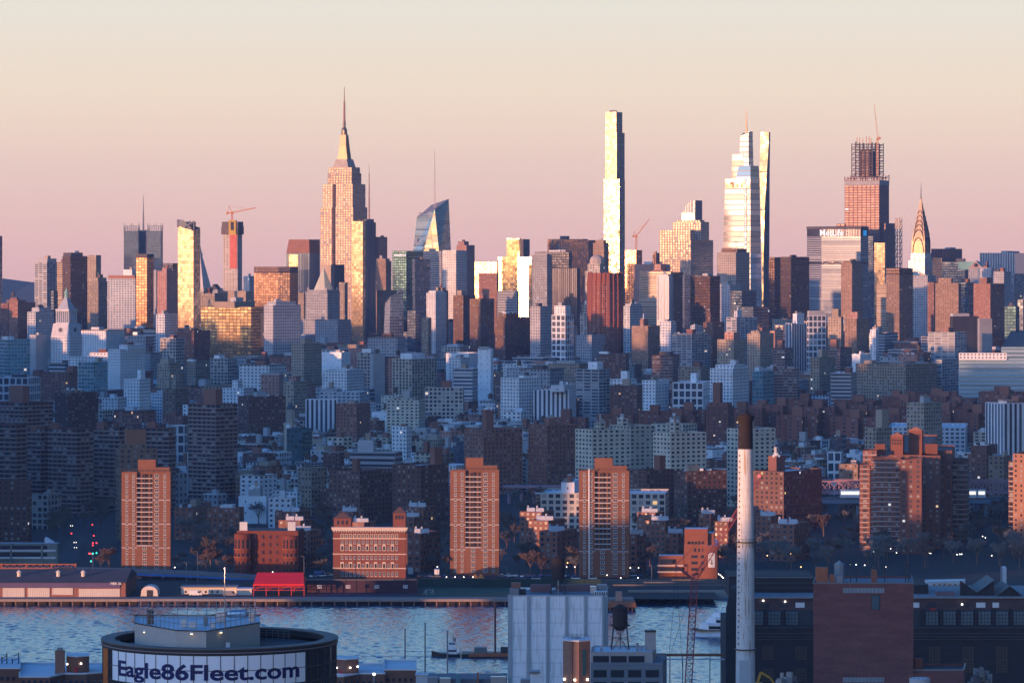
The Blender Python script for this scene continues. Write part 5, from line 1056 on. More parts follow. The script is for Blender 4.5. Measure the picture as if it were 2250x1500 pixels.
# red brick corner building with a poster
D = GY(1272); t = thing('masonry_building', 'red brick building with a tall white poster and balconied side wing beside the red crane', 'building', (*xy(1540,D+10), GZ)); REG.append((1447,1578,1160,D,boxpoly(1447,1577,1578,D,2,18),'x'))
P = boxpoly(1503,1576,1579,D,4,18); PB = plain('poster_brick', (.24,.085,.05), .9, noise=.15, scale=.4)
m = MB(); m.prism(P, GZ-1, PZ(1198,D), 4, 0, 1); part(m, 'wall', [PB, ROOF[1]], t)
m = MB(); m.prism(boxpoly(1504,1555,1556,D+1,4,12), PZ(1198,D), PZ(1162,D), 4, 0, 1); part(m, 'upper_block', [PB, ROOF[1]], t)
m = MB(); m.prism(boxpoly(1556.5,1569,1570,D+3,4,8), PZ(1198,D), PZ(1172,D), 4, 0, 1); part(m, 'upper_block', [PB, ROOF[1]], t)
for px in (1512,1520,1528,1536,1544): m = MB(); pbox(m, px-1.6, px+1.6, 1192-3, 1192+3, D+.8, .4); part(m, 'window', [PANE], t)
for y in (1222,1236,1250):
    m = MB(); pbox(m, 1519, 1536, y-3, y+3, D-.2+.9, .5); part(m, 'window', [PANE], t); m = MB(); pbox(m, 1540, 1547, y-3, y+3, D+.4, .5); part(m, 'window', [PANE], t)
for px in (1527,1536,1545): m = MB(); pbox(m, px-2, px+2, 1204, 1212, D+.5, .5); part(m, 'window', [PANE], t)
m = MB(); pbox(m, 1556, 1571, 1214, 1246, D-.2, .3); po = part(m, 'poster', [plain('poster_white', (.72,.68,.62), .7, noise=.05)], t)
m = MB(); pbox(m, 1562, 1565, 1228, 1240, D-.35, .12); pbox(m, 1559, 1567, 1236, 1238, D-.35, .12); m.build('poster_figure', plain('poster_grey', (.35,.30,.27), .8), po)
m = MB(); m.prism(boxpoly(1447,1502,1503,D+2,4,12), GZ-1, PZ(1221,D), 4, 0, 1); part(m, 'side_wing', [PB, ROOF[1]], t)
for y in (1242, 1256): m = MB(); pbox(m, 1445, 1502, y-1.5, y+1.5, D-1, 2.4); part(m, 'balcony', [TRIM], t)
m = MB(); pbox(m, 1450, 1478, 1228, 1238, D+.2, .8); pbox(m, 1450, 1500, 1246, 1253, D+.2, .8); part(m, 'shop_glazing', [PANE], t)
# grey green office block at left
D = GY(1238); P = boxpoly(-20,127,131,D,3,22); t = thing('masonry_building', 'low grey green office block with ribbon windows at left edge behind the pier shed', 'building', (*centre(P), GZ)); REG.append((-20,131,1190,D,P,'x'))
m = MB(); m.prism(P, GZ-1, PZ(1193,D), 4, 0, 1); part(m, 'wall', [plain('green_concrete', (.22,.25,.22), .8), ROOF[1]], t)
for y in (1202,1218):
    m = MB(); pbox(m, 0, 122, y-4, y+4, D+.3, 1); part(m, 'ribbon_window', [PANE], t); m = MB(); pbox(m, 0, 122, y+5, y+9, D-.2, 1); part(m, 'spandrel', [WHITEP], t)
for px in (24, 92, 124): m = MB(); pbox(m, px-2, px+2, 1193, 1238, D-.6, 1.5); part(m, 'pilaster', [plain('green_concrete', (.22,.25,.22), .8)], t)
m = MB(); a = PX(96,D); m.face([(a,D+4,PZ(1193,D)),(PX(115,D),D+4,PZ(1193,D)),(a,D+4,PZ(1182,D))]); m.face([(a,D+12,PZ(1193,D)),(PX(115,D),D+12,PZ(1193,D)),(a,D+12,PZ(1182,D))]); m.face([(a,D+4,PZ(1182,D)),(PX(115,D),D+4,PZ(1193,D)),(PX(115,D),D+12,PZ(1193,D)),(a,D+12,PZ(1182,D))]); part(m, 'skylight', [WHITEP], t)

# bridge approach with pink truss and lit train
D = 2450; t = thing('bridge', 'elevated bridge approach with pink lattice truss passing behind the red complex', 'bridge', (*xy(1700,D), GZ)); PT = plain('truss_pink', (.36,.20,.22), .7); BL_ = plain('girder_blue', (.16,.24,.30), .6)
x0, x1 = PX(1640,D), PX(2330,D); za, zb_ = PZ(1083,D), PZ(1057,D)
m = MB(); n = 34
for yy in (D, D+18):
    m.bar((x0,yy,za),(x1,yy,za),.7); m.bar((x0,yy,zb_),(x1,yy,zb_),.7)
    for i in range(n): a, b = x0+(x1-x0)*i/n, x0+(x1-x0)*(i+1)/n; m.bar((a,yy,za),(a,yy,zb_),.45); m.bar((a,yy,za),(b,yy,zb_),.4); m.bar((a,yy,zb_),(b,yy,za),.4)
part(m, 'truss', PT, t)
m = MB(); m.box(x0, D-6, PZ(1102,D), x1, D+22, PZ(1095,D)); part(m, 'deck', [plain('deck_grey', (.10,.10,.10), .9)], t)
m = MB(); m.box(x0, D-6.5, PZ(1104,D), x1, D-6, PZ(1096,D)); part(m, 'girder', [BL_], t)
for i, px in enumerate((1700,1790,1885,1985,2085,2165,2240)):
    m = MB()
    for yy in (D-2, D+16): m.cyl(PX(px,D), yy, GZ, PZ(1102,D), 1.5, n=10)
    m.box(PX(px,D)-2, D-4, PZ(1106,D)-1, PX(px,D)+2, D+18, PZ(1102,D)); part(m, 'pier', [plain('pier_blue', (.20,.25,.30), .8)], t)
D2 = 2600; P_ = (PX(1105,D2), PX(1268,D2)); t = thing('bridge', 'thin purple railed viaduct between the middle and right orange towers', 'bridge', (P_[0], D2, GZ)); m = MB(); m.box(P_[0], D2, PZ(1072,D2), P_[1], D2+10, PZ(1067,D2)); part(m, 'deck', [PT], t)
for i in range(6): m = MB(); m.cyl(P_[0]+(P_[1]-P_[0])*(i+.5)/6, D2+5, GZ, PZ(1072,D2), 1.2, n=8); part(m, 'pier', [PT], t)
LITW = plain('train_window', (.5,.5,.45), .4, emit=(1,.95,.8), es=.9, noise=0)
for k, (a, b, where) in enumerate(((1846,1890,'left of the red complex'),(2124,2146,'first right of the red complex'),(2148,2166,'second right of the red complex'))):
    Dt = D-3; t = thing('train_car', 'white subway car with lit windows on the bridge, '+where, 'train', (PX(a,Dt), Dt, PZ(1094,Dt))); m = MB(); pbox(m, a, b, 1075, 1093, Dt, 3); part(m, 'body', [WHITEP], t)
    m = MB(); pbox(m, a+2, b-2, 1079, 1086, Dt-.15, .3); part(m, 'window_band', [LITW], t)

# red brick complex with tiled roof houses
t = thing('apartment_tower', 'big sunlit red brick complex with balconies and two tile capped roof towers', 'building', (*xy(2000,2190), GZ)); CB = STY['projects']
STY['complex'] = ((.205,.082,.055), (.08,.09,.11), 4.3, 2.75, .36, .46, .3, .15, .03, .01, .3, 1); CXF = fac('complex'); CBK = plain('complex_brick', (.20,.075,.05), .9, noise=.1)
STY['complexd'] = ((.19,.075,.052), (.08,.09,.11), 4.3, 2.75, .36, .46, .3, .15, .03, .01, .3, 0)
for a, yt, D, st in (((1889,1912,1924),1024,2180,'complex'),((1896,1926,1934),993,2195,'complex'),((1914,1979,1986),1010,2160,'complex'),((1978,2025,2027),1013,2150,'complexd'),((2024,2066,2070),1004,2185,'complexd'),((2048,2092,2098),993,2215,'complexd'),((2092,2124,2130),1015,2230,'brickband'),((1940,2030,2060),1003,2200,'complexd')):
    P = boxpoly(*a, D, 12 if st != 'complexd' else 8, 20); REG.append((a[0],a[2],yt,D,P,'x')); m = MB(); zt = PZ(yt,D); m.prism(P, GZ-1, zt+1, 4.3, 0); m.face([(p[0],p[1],zt) for p in P], None, 1); part(m, 'wing', [fac(st), ROOF[2]], t)
for a, y0, y1, D in (((1957,1984,1987),1003,958,2205),((1996,2026,2029),1003,946,2215)):
    P = boxpoly(*a, D, 14, 7); m = MB(); m.prism(P, PZ(y0,D)-2, PZ(y1,D), 4, 0); m.loft(inset(P,1.12), PZ(y1,D), inset(P,.05), PZ(y1-8,D), 4, 1, 1); o = part(m, 'roof_tower', [CBK, plain('tile_cap', (.42,.16,.08), .8)], t)
    m = MB()
    for i in range(4):
        for j in range(2): f = (i+.7)/4.6; q = lerp(P[3],P[0],f); pz = PZ(y1+9+j*7,D); m.box(q[0]-.45,q[1]-.3,pz-.5,q[0]+.45,q[1]+.2,pz+.5)
    m.build('vent_openings', DARKM, o)
for a, y in (((1975,2000),1003),((2035,2060),985),((1925,1945),985)): m = MB(); pbox(m, a[0], a[1], y-10, y+12, 2210, 8); part(m, 'bulkhead', [CBK], t)
for k in range(16):
    y = 1020+k*10.6; m = MB(); pbox(m, 1911, 1936, y-1.2, y+1.6, 2163, 3); part(m, 'balcony', [plain('brick_rail', (.42,.17,.11), .8)], t)

# pier shed with white doors
D = 1872; t = thing('pier_shed', 'long pier shed with purple fascia, brick piers and white sliding doors at lower left', 'shed', (PX(120,D), D+20, GZ))
SB = plain('shed_brick', (.24,.11,.08), .9, noise=.15, scale=.5); PUR = plain('fascia_purple', (.10,.075,.15), .7); SW = plain('shed_white', (.62,.55,.47), .7, noise=.1)
m = MB(); pbox(m, -40, 276, 1279, 1326, D, 55); part(m, 'wall', [SB], t)
m = MB(); z1, z2 = PZ(1279,D), PZ(1279,D)+4.5; xa, xb = PX(-42,D), PX(277,D); m.face([(xa,D-1,z1),(xb,D-1,z1),(xb,D+27,z2),(xa,D+27,z2)]); m.face([(xb,D+56,z1),(xa,D+56,z1),(xa,D+27,z2),(xb,D+27,z2)]); m.face([(xb,D-1,z1),(xb,D+56,z1),(xb,D+27,z2)]); part(m, 'roof', [ROOF[2]], t)
m = MB(); pbox(m, -42, 264, 1279.5, 1291, D-.6, .6); part(m, 'fascia', [PUR], t)
def door(a, b, y0, y1):
    m = MB(); pbox(m, a, b, y0, y1, D-.35, .35)
    for i in range(int((b-a)/4)): pbox(m, a+2+i*4, a+2.4+i*4, y0+.5, y1-.5, D-.45, .1, 1)
    part(m, 'sliding_door', [SW, plain('door_seam', (.3,.26,.24), .8)], t)
for a, b, y0, y1 in ((6,54,1291,1312),(61,109,1291,1312),(115,160,1290,1306),(173,263,1293,1310)): door(a, b, y0, y1)
for a, b in ((6,17),(42,53),(61,72),(97,107),(115,126)): m = MB(); pbox(m, a, b, 1313, 1323, D-.3, .3); part(m, 'door', [WHITEP], t)
text_mesh('PIER 36', 1.7, 'sign_letters', plain('sign_plain_white', (.75,.75,.75), .6, noise=0), t, (PX(255,D), D-.75, PZ(1283.5,D)), 0, .03, .03)
for px in (35, 122, 177): m = MB(); c = (PX(px,D), D+12); zz = PZ(1276,D)+1; m.cyl(*c, zz, zz+2.4, 1.0, n=8); m.cyl(*c, zz+2.4, zz+3.4, 1.5, .3, 8); part(m, 'roof_fan', [SW], t)
RUST = plain('rust_steel', (.34,.12,.06), .8, noise=.3, scale=.5)
t = thing('gantry_frame', 'rusty steel gantry frame standing over the pier shed roof', 'gantry', (PX(85,1935), 1935, GZ)); D = 1932
for px in (3,58,113,166): m = MB(); pbox(m, px-1.3, px+1.3, 1237, 1300, D, .6); part(m, 'post', [RUST], t)
m = MB(); xa, xb = PX(-20,D), PX(168,D)
for y in (1239, 1248): m.bar((xa,D,PZ(y,D)),(xb,D,PZ(y,D)),.45)
for i in range(26): a, b = xa+(xb-xa)*i/26, xa+(xb-xa)*(i+1)/26; m.bar((a,D,PZ(1239 if i%2 else 1248,D)),(b,D,PZ(1248 if i%2 else 1239,D)),.22)
part(m, 'lattice_beam', [RUST], t)
# elevated road with blue girder
D = 1975; t = thing('elevated_road', 'elevated riverside highway with a bright blue edge girder at lower left', 'highway', (PX(250,D), D, GZ)); m = MB(); m2 = MB(); pts = [(-30,1258),(180,1259),(300,1262),(420,1267),(560,1275)]
BG = plain('blue_girder', (.05,.16,.42), .6)
for (a, ya), (b, yb) in zip(pts[:-1], pts[1:]):
    A_, B_ = (PX(a,D),D,PZ(ya,D)), (PX(b,D),D,PZ(yb,D))
    for mm, dz0, dz1, d0, d1 in ((m2,-.3,.9,0,.4),(m,.9,1.8,.1,18)):
        mm.face([(A_[0],D+d0,A_[2]+dz0),(B_[0],D+d0,B_[2]+dz0),(B_[0],D+d0,B_[2]+dz1),(A_[0],D+d0,A_[2]+dz1)]); mm.face([(A_[0],D+d0,A_[2]+dz1),(B_[0],D+d0,B_[2]+dz1),(B_[0],D+d1,B_[2]+dz1),(A_[0],D+d1,A_[2]+dz1)]); mm.face([(A_[0],D+d0,A_[2]+dz0),(B_[0],D+d0,B_[2]+dz0),(B_[0],D+d1,B_[2]+dz0),(A_[0],D+d1,A_[2]+dz0)])
part(m, 'deck', [plain('road_deck', (.20,.18,.16), .9)], t); part(m2, 'girder', [BG], t)
for px in range(20, 560, 45): m = MB(); yb = 1262+max(0,px-180)*.035; m.box(PX(px,D)-.7, D+4, GZ, PX(px,D)+.7, D+6, PZ(yb,D)); part(m, 'pier', [plain('pier_dark', (.10,.11,.13), .9)], t)
# red canopy
D = 1880; t = thing('canopy', 'bright red open canopy shed on the pier edge', 'canopy', (PX(612,D), D+12, GZ)); xa, xb = PX(557,D), PX(668,D); ze = PZ(1282,D); zr = PZ(1268,D)
m = MB(); m.face([(xa,D,ze),(xb,D,ze),(xb-1,D+12,zr+1.5),(xa+1,D+12,zr+1.5)]); m.face([(xb,D+24,ze),(xa,D+24,ze),(xa+1,D+12,zr+1.5),(xb-1,D+12,zr+1.5)])
for x_ in (xa, xb): m.face([(x_,D,ze),(x_,D+24,ze),(x_+(1 if x_ == xa else -1),D+12,zr+1.5)])
m.box(xa,D-.1,ze-.9,xb,D+.1,ze); part(m, 'roof', [plain('canopy_red', (.62,.02,.025), .6, noise=.08)], t)
for i in range(5):
    for yy in (D+.4, D+23): m = MB(); m.box(xa+(xb-xa)*i/4-.22, yy-.2, GZ, xa+(xb-xa)*i/4+.22, yy+.2, ze); part(m, 'post', [REDP], t)
m = MB()
for y in (1290, 1296): m.bar((xa,D+.4,PZ(y,D)),(xb,D+.4,PZ(y,D)),.3); m.bar((xa,D+23,PZ(y,D)),(xb,D+23,PZ(y,D)),.3)
for i in range(4): m.bar((xa+(xb-xa)*i/4,D+.4,PZ(1296,D)),(xa+(xb-xa)*(i+1)/4,D+.4,PZ(1284,D)),.25)
part(m, 'brace', [REDP], t)
# promenade, seawall, courts, field
CONC = plain('promenade_concrete', (.26,.21,.18), .9, noise=.3, scale=.3); DECKU = plain('dark_piles', (.04,.03,.03), .9)
m = MB(); m.box(PX(-60,SHORE), SHORE-2, GZ-1.1, PX(1392,SHORE), SHORE+10, GZ+.15); o = m.build('promenade', CONC); tag(o, kind='structure')
m = MB(); m.box(-600, 1896, -1, PX(1395,1900), 1902, GZ-.2); o = m.build('seawall', DECKU); tag(o, kind='structure')
m = MB(); m.box(PX(-60,SHORE), SHORE+2, -1, PX(1330,SHORE), SHORE+4, GZ-.9); o = m.build('seawall', DECKU); tag(o, kind='structure')
m = MB(); m.box(PX(1380,1903), 1899.5, -1, PX(1900,1903), 1903, GZ+1.0); o = m.build('seawall', plain('seawall_stone', (.22,.22,.19), .9)); tag(o, kind='structure')
PILE = plain('timber_pile', (.20,.12,.09), .9); SHARED['pile'] = None
mp_ = MB(); mp_.cyl(0,0,-1,2.4,.35,n=8); PILEME = None
for i in range(56):
    px = 10+i*25 if i < 55 else 1385
    if PILEME is None: o = mp_.build('timber_pile', PILE); PILEME = o.data
    else: o = bpy.data.objects.new('timber_pile', PILEME); COL.objects.link(o)
    o.location = (PX(px,SHORE-1.7), SHORE-1.7, 0); tag(o, 'brown timber pile holding up the edge of the riverside promenade', 'pile', 'timber piles along the promenade')
m = MB(); m.face([(PX(672,1872),1873,GZ+.05),(PX(916,1872),1873,GZ+.05),(PX(916,1890),1898,GZ+.05),(PX(672,1890),1898,GZ+.05)]); o = m.build('sports_court', plain('court_maroon', (.10,.035,.045), .9)); tag(o, kind='structure')
m = MB(); m.face([(PX(935,1872),1873,GZ+.05),(PX(1320,1872),1873,GZ+.05),(PX(1320,1890),1930,GZ+.05),(PX(925,1890),1930,GZ+.05)]); o = m.build('playing_field', plain('field_green', (.025,.075,.045), .9)); tag(o, kind='structure')
FEN = plain('court_fence', (.06,.03,.04), .9)
for a, b, D_, h, lab in ((672,916,1899,6,'dark maroon fence screen behind the basketball courts'),(918,1320,1932,4,'dark green fence behind the playing field')):
    t = thing('fence', lab, 'fence', (PX(a,D_), D_, GZ)); m = MB(); m.box(PX(a,D_), D_, GZ, PX(b,D_), D_+.1, GZ+h); part(m, 'screen', [FEN if a < 700 else plain('fence_green', (.02,.045,.04), .9)], t)
    for i in range(12): x_ = PX(a,D_)+(PX(b,D_)-PX(a,D_))*i/11; m = MB(); m.cyl(x_, D_-.15, GZ, GZ+h+.3, .12, n=6); part(m, 'post', [DARKM], t)
for k, px in enumerate((702,765,828,891)):
    D_ = 1890; t = thing('basketball_hoop', ('leftmost','second','third','rightmost')[k]+' basketball hoop in the row on the dark court', 'basketball hoop', (PX(px,D_), D_, GZ), 'basketball hoops'); x_ = PX(px,D_)
    m = MB(); m.cyl(x_, D_+.6, GZ, GZ+3.2, .12, n=6); part(m, 'post', [DARKM], t); m = MB(); m.box(x_-1.1, D_-.05, GZ+2.8, x_+1.1, D_+.05, GZ+4.4); m.box(x_-.9,D_-.08,GZ+3,x_+.9,D_-.05,GZ+4.2,1); m.box(x_-.35,D_-.1,GZ+3.1,x_+.35,D_-.08,GZ+3.6); part(m, 'backboard', [WHITEP, plain('board_grey', (.25,.22,.25), .7)], t)
    m = MB(); m.cyl(x_, D_-.45, GZ+3.05, GZ+3.1, .35, n=10); part(m, 'rim', [plain('rim_orange', (.6,.15,.03), .6)], t)
t = thing('goal_frame', 'white football goal at the left end of the green field', 'goal', (PX(940,1885), 1885, GZ)); m = MB(); x_ = PX(936,1885)
m.bar((x_,1885,GZ),(x_,1885,GZ+2.4),.15); m.bar((x_+3.5,1888,GZ),(x_+3.5,1888,GZ+2.4),.15); m.bar((x_,1885,GZ+2.4),(x_+3.5,1888,GZ+2.4),.15); part(m, 'frame', [WHITEP], t); m = MB(); m.bar((x_,1885,GZ+2.4),(x_-1.5,1885,GZ),.08); m.bar((x_+3.5,1888,GZ+2.4),(x_+2,1888,GZ),.08); part(m, 'net_stay', [WHITEP], t)
# playground roofs
for px, nm in ((1044,'left'),(1057,'right')):
    D_ = 1950; t = thing('play_shelter', 'small orange roofed play tower by the field, the %s one' % nm, 'playground tower', (PX(px,D_), D_, GZ)); c = xy(px,D_)
    for dx,dy in ((-1,-1),(1,-1),(1,1),(-1,1)): m = MB(); m.bar((c[0]+dx*1.2,c[1]+dy*1.2,GZ),(c[0]+dx*1.2,c[1]+dy*1.2,GZ+3),.2); part(m, 'post', [DARKM], t)
    m = MB(); m.loft([(c[0]-1.7,c[1]-1.7),(c[0]+1.7,c[1]-1.7),(c[0]+1.7,c[1]+1.7),(c[0]-1.7,c[1]+1.7)], GZ+3, [(c[0]-.1,c[1]-.1),(c[0]+.1,c[1]-.1),(c[0]+.1,c[1]+.1),(c[0]-.1,c[1]+.1)], GZ+5, 3, 0, 0); part(m, 'roof', [plain('play_orange', (.62,.22,.04), .6)], t)
# highway at grade, riverside
sheet('riverside_road', [(PX(640,1955),1940,GZ+.06),(PX(1900,1955),1940,GZ+.06),(PX(1900,1955),1968,GZ+.06),(PX(640,1955),1968,GZ+.06)], ASPH)
for yy in (1938, 1954, 1969):
    m = MB(); m.box(PX(640,yy), yy, GZ, PX(1900,yy), yy+.3, GZ+.8); o = m.build('road_barrier', plain('barrier_concrete', (.14,.13,.12), .9)); tag(o, ('near','middle','far')[(1938,1954,1969).index(yy)]+' concrete barrier of the riverside road', 'barrier')
sheet('avenue', [(PX(150,2090),2000,GZ+.05),(PX(198,2090),2000,GZ+.05),(PX(205,2480),2480,GZ+.05),(PX(178,2480),2480,GZ+.05)], ASPH)
# storage sheds and containers right of the pier shed
t = thing('storage_shed', 'cream arched storage hut right of the pier shed', 'shed', (PX(328,1880), 1885, GZ)); D = 1878
m = MB(); n = 8; xa, xb = PX(309,D), PX(347,D); zc = PZ(1287,D)
pr_ = [((xa+xb)/2-(xb-xa)/2*math.cos(math.pi*i/n), GZ+(zc-GZ)*math.sin(math.pi*i/n)**.6) for i in range(n+1)]
for i in range(n): m.face([(pr_[i][0],D,pr_[i][1]),(pr_[i][0],D+12,pr_[i][1]),(pr_[i+1][0],D+12,pr_[i+1][1]),(pr_[i+1][0],D,pr_[i+1][1])])
m.face([(p[0],D,p[1]) for p in pr_]); part(m, 'shell', [SW], t); m = MB(); m.box(xa+3,D-.2,GZ,xa+6,D+.1,GZ+3); part(m, 'door', [DARKM], t)
t = thing('storage_shed', 'long low cream workshop left of the red canopy', 'shed', (PX(458,1890), 1890, GZ)); D = 1890; m = MB(); pbox(m, 398, 520, 1290, 1312, D, 10); part(m, 'wall', [SW], t)
for px in (408,424,440,452,466,478): m = MB(); pbox(m, px-2, px+2, 1297, 1302, D-.1, .2); part(m, 'window', [PANE], t)
m = MB(); pbox(m, 396, 522, 1288, 1290.2, D-1, 12); part(m, 'roof', [ROOF[0]], t)
t = thing('storage_shed', 'small sunlit cream cabin beside the red canopy', 'shed', (PX(537,1886), 1886, GZ)); D = 1884; m = MB(); pbox(m, 521, 553, 1294, 1314, D, 8); part(m, 'wall', [SW], t); m = MB(); pbox(m, 519, 555, 1292.5, 1294.2, D-.5, 9); part(m, 'roof', [ROOF[1]], t)
# ---------------------------------------------------------------- bare winter trees, lamps, vehicles
def tree_meshes(seed, H):
    r = random.Random(seed); tr = MB(); cr = MB()
    tr.cyl(0,0,-.3,H*.3,.34,.24,7)
    def limb(a, d, L, w, k):
        b = a+d*L; (tr if k == 0 else cr).bar(a, b, max(w,.12), 0, max(w*.6,.075))
        if k >= 4: return
        n = r.randint(3,4) if k < 3 else r.randint(6,9)
        for i in range(n):
            f = r.uniform(.4,1.0) if k else r.uniform(.6,1.); q = a+d*(L*f)
            nd = (d*r.uniform(.45,.8)+Vector((r.uniform(-1,1),r.uniform(-1,1),r.uniform(-.15,.8)))*(.75 if k else .9)).normalized()
            limb(q, nd, L*r.uniform(.52,.72), w*.55, k+1)
    for i in range(5):
        a = i*1.26+r.uniform(-.3,.3); limb(Vector((0,0,H*r.uniform(.2,.32))), Vector((math.cos(a)*.6,math.sin(a)*.6,1)).normalized(), H*.27, .22, 0)
    return tr, cr
BARK = plain('bark', (.15,.10,.08), .9); TWIGS = [plain('twig_brown', (.14,.115,.10), .95, noise=.4, scale=.4), plain('twig_red', (.15,.10,.085), .95, noise=.4, scale=.4), plain('twig_grey', (.19,.185,.175), .95, noise=.4, scale=.4), plain('twig_olive', (.15,.145,.11), .95, noise=.4, scale=.4)]
PROTO = []
for i in range(8):
    tr, cr = tree_meshes(40+i, 15); PROTO.append((tr, cr, None, None))
TM = [None]*8
def tree(px, py, kind, s, label, group, zg=GZ):
    D = GY(py); k = kind*2+random.randrange(2); t = thing('bare_tree', label, 'tree', (PX(px,D), D, zg), group)
    if TM[k] is None: a = PROTO[k][0].build('trunk', BARK); b = PROTO[k][1].build('crown', TWIGS[kind]); TM[k] = (a.data, b.data)
    else: a = bpy.data.objects.new('trunk', TM[k][0]); b = bpy.data.objects.new('crown', TM[k][1]); COL.objects.link(a); COL.objects.link(b)
    a.parent = t; b.parent = t; t.scale = (s*random.uniform(.9,1.2),)*2+(s,); t.rotation_euler = (0,0,random.uniform(0,6.28)); return t
rt = random.Random(5)
for px, py, k, s, lab in ((1165,1262,1,1.1,'wide reddish bare tree behind the white warehouse tank'),(980,1262,1,.95,'orange brown bare tree left of the middle orange tower'),(453,1256,1,.9,'bare tree catching light right of the left orange tower'),
    (240,1252,1,1.0,'russet bushy tree at the left foot of the left orange tower'),(222,1254,1,.8,'low russet tree beside the avenue'),(2033,1248,1,1.15,'tall reddish bare tree at the foot of the red complex'),(2147,1240,2,1.2,'pale stemmed bare tree right of the red complex'),(2196,1244,2,1.1,'leaning pale bare tree near the right edge'),
    (568,1152,2,1.2,'grey bare tree before the pale concrete building'),(708,1250,2,1.0,'thin white stemmed tree left of the bath house'),(1190,1262,1,.85,'smaller reddish bare tree right of the wide one')): tree(px, py, k, s, lab, None)
REGT = [(72,255,1085,1185,20,3,'dark bare trees around the left cluster'),(390,520,1150,1252,14,0,'bare trees between the left orange tower and the brick bays'),(600,735,1140,1256,16,0,'bare trees left of the bath house'),(895,990,1120,1250,16,0,'bare trees between bath house and middle orange tower'),
 (1098,1272,1100,1258,24,0,'bare trees between the middle and right orange towers'),(1384,1505,1100,1258,18,0,'bare trees right of the right orange tower'),(1515,1620,1120,1265,16,0,'bare trees behind the red crane'),(1655,1900,1140,1258,34,2,'dark bare trees right of the chimney stack'),
 (1900,2250,1185,1250,30,2,'dark bare trees below the red complex'),(2095,2220,1120,1190,10,2,'dark bare trees under the bridge'),(560,720,1075,1120,8,2,'bare trees among the low roofs')]
for x0, x1, y0, y1, n, k, g in REGT:
    for i in range(int(n*1.12)):
        tree(rt.uniform(x0,x1), y0+(y1-y0)*((i+rt.random())/int(n*1.12)), k if rt.random() < .7 else rt.choice((0,1,2)), rt.uniform(.8,1.2), 'one of the '+g, g)
for i in range(90):
    px = rt.uniform(380,1620)
    if any(a < px < b for a, b in ((512,672),(727,897),(985,1102),(1268,1388),(1440,1582))): continue
    tree(px, rt.uniform(1232,1264), rt.choice((0,0,1,2)), rt.uniform(.55,.85), 'one of the small bare street trees along the riverside drive', 'small bare street trees by the riverside drive')
# lamps
LAMPW = plain('lamp_glow', (.8,.8,.8), .5, emit=(1,.93,.78), es=5, noise=0); LAMPO = plain('lamp_glow_orange', (.8,.6,.4), .5, emit=(1,.5,.15), es=6, noise=0); LAMPR = plain('signal_red', (.6,.05,.05), .5, emit=(1,.04,.05), es=4, noise=0); LAMPG = plain('signal_green', (.05,.6,.4), .5, emit=(.05,1,.6), es=3, noise=0)
LM = {}
def lamp(px, py, label, group, mat=LAMPW, h=8., name='street_lamp', cat='lamp', r=.26):
    D = (HC-GZ-h)*F/(py-HY); t = thing(name, label, cat, (PX(px,D), D, GZ), group); key = (mat.name, h, r)
    if key not in LM:
        m = MB(); m.cyl(0,0,-.2,h-.4,.10,.07,6); a = m.build('pole', DARKM); m = MB(); m.cyl(0,0,h-.4,h-.4+r*.9,r*.6,r,8); m.cyl(0,0,h-.4+r*.9,h-.4+r*1.8,r,r*.4,8); b = m.build('lamp_head', mat); LM[key] = (a.data, b.data)
    else: a = bpy.data.objects.new('pole', LM[key][0]); b = bpy.data.objects.new('lamp_head', LM[key][1]); COL.objects.link(a); COL.objects.link(b)
    a.parent = t; b.parent = t
for px, py in ((1907,1211),(1919,1211),(1957,1204),(1970,1213),(2022,1207),(2042,1214),(2045,1214),(2075,1186),(2103,1217),(2109,1216),(2113,1216),(2159,1177),(2165,1180),(2179,1219),(1946,1244),(1900,1240),(1881,1239),(1868,1240)): lamp(px, py, 'small white lamp glowing in the dark park below the red complex', 'white lamps in the park')
for px, py in ((981,1266),(1000,1266),(1019,1266),(1039,1266),(1245,1244),(1263,1244),(1385,1246),(1403,1246),(1364,1268),(1334,1262),(1402,1268),(961,1244),(599,1255),(384,1245)): lamp(px, py, 'small white lamp along the riverside drive near the orange towers', 'white lamps by the riverside drive', h=6)
for px, py in ((1579,1260),(1583,1262),(1586,1265),(1589,1268)): lamp(px, py, 'white lamp in the short row right of the red building with a poster', 'lamps beside the poster building', h=5)
for px, py in ((1760,1244),(1737,1215),(776,1123),(1257,1168),(1247,1235),(1686,1219),(1253,1024)): lamp(px, py, 'amber lamp glowing between dark trees', 'amber street lamps', LAMPO)
for px, py in ((590,1061),(596,1052),(604,1056),(585,1054),(616,1054),(622,1050),(631,1053),(575,1062),(645,1056),(652,1060),(604,1048)): lamp(px, py, 'cold white floodlight among the low roofs beyond the pale concrete building', 'floodlights among low roofs', h=9, r=.5)
for px, py in ((203,1152),(157,1171),(206,1176),(204,1192),(212,1192),(204,1197),(196,1215),(199,1215)): lamp(px, py, 'red traffic light over the avenue at left', 'red traffic lights', LAMPR, 6., 'traffic_light', 'traffic light', .4)
for px, py in ((204,1215),(212,1214),(200,1232)): lamp(px, py, 'green traffic light over the avenue at left', 'green traffic lights', LAMPG, 6., 'traffic_light', 'traffic light', .4)
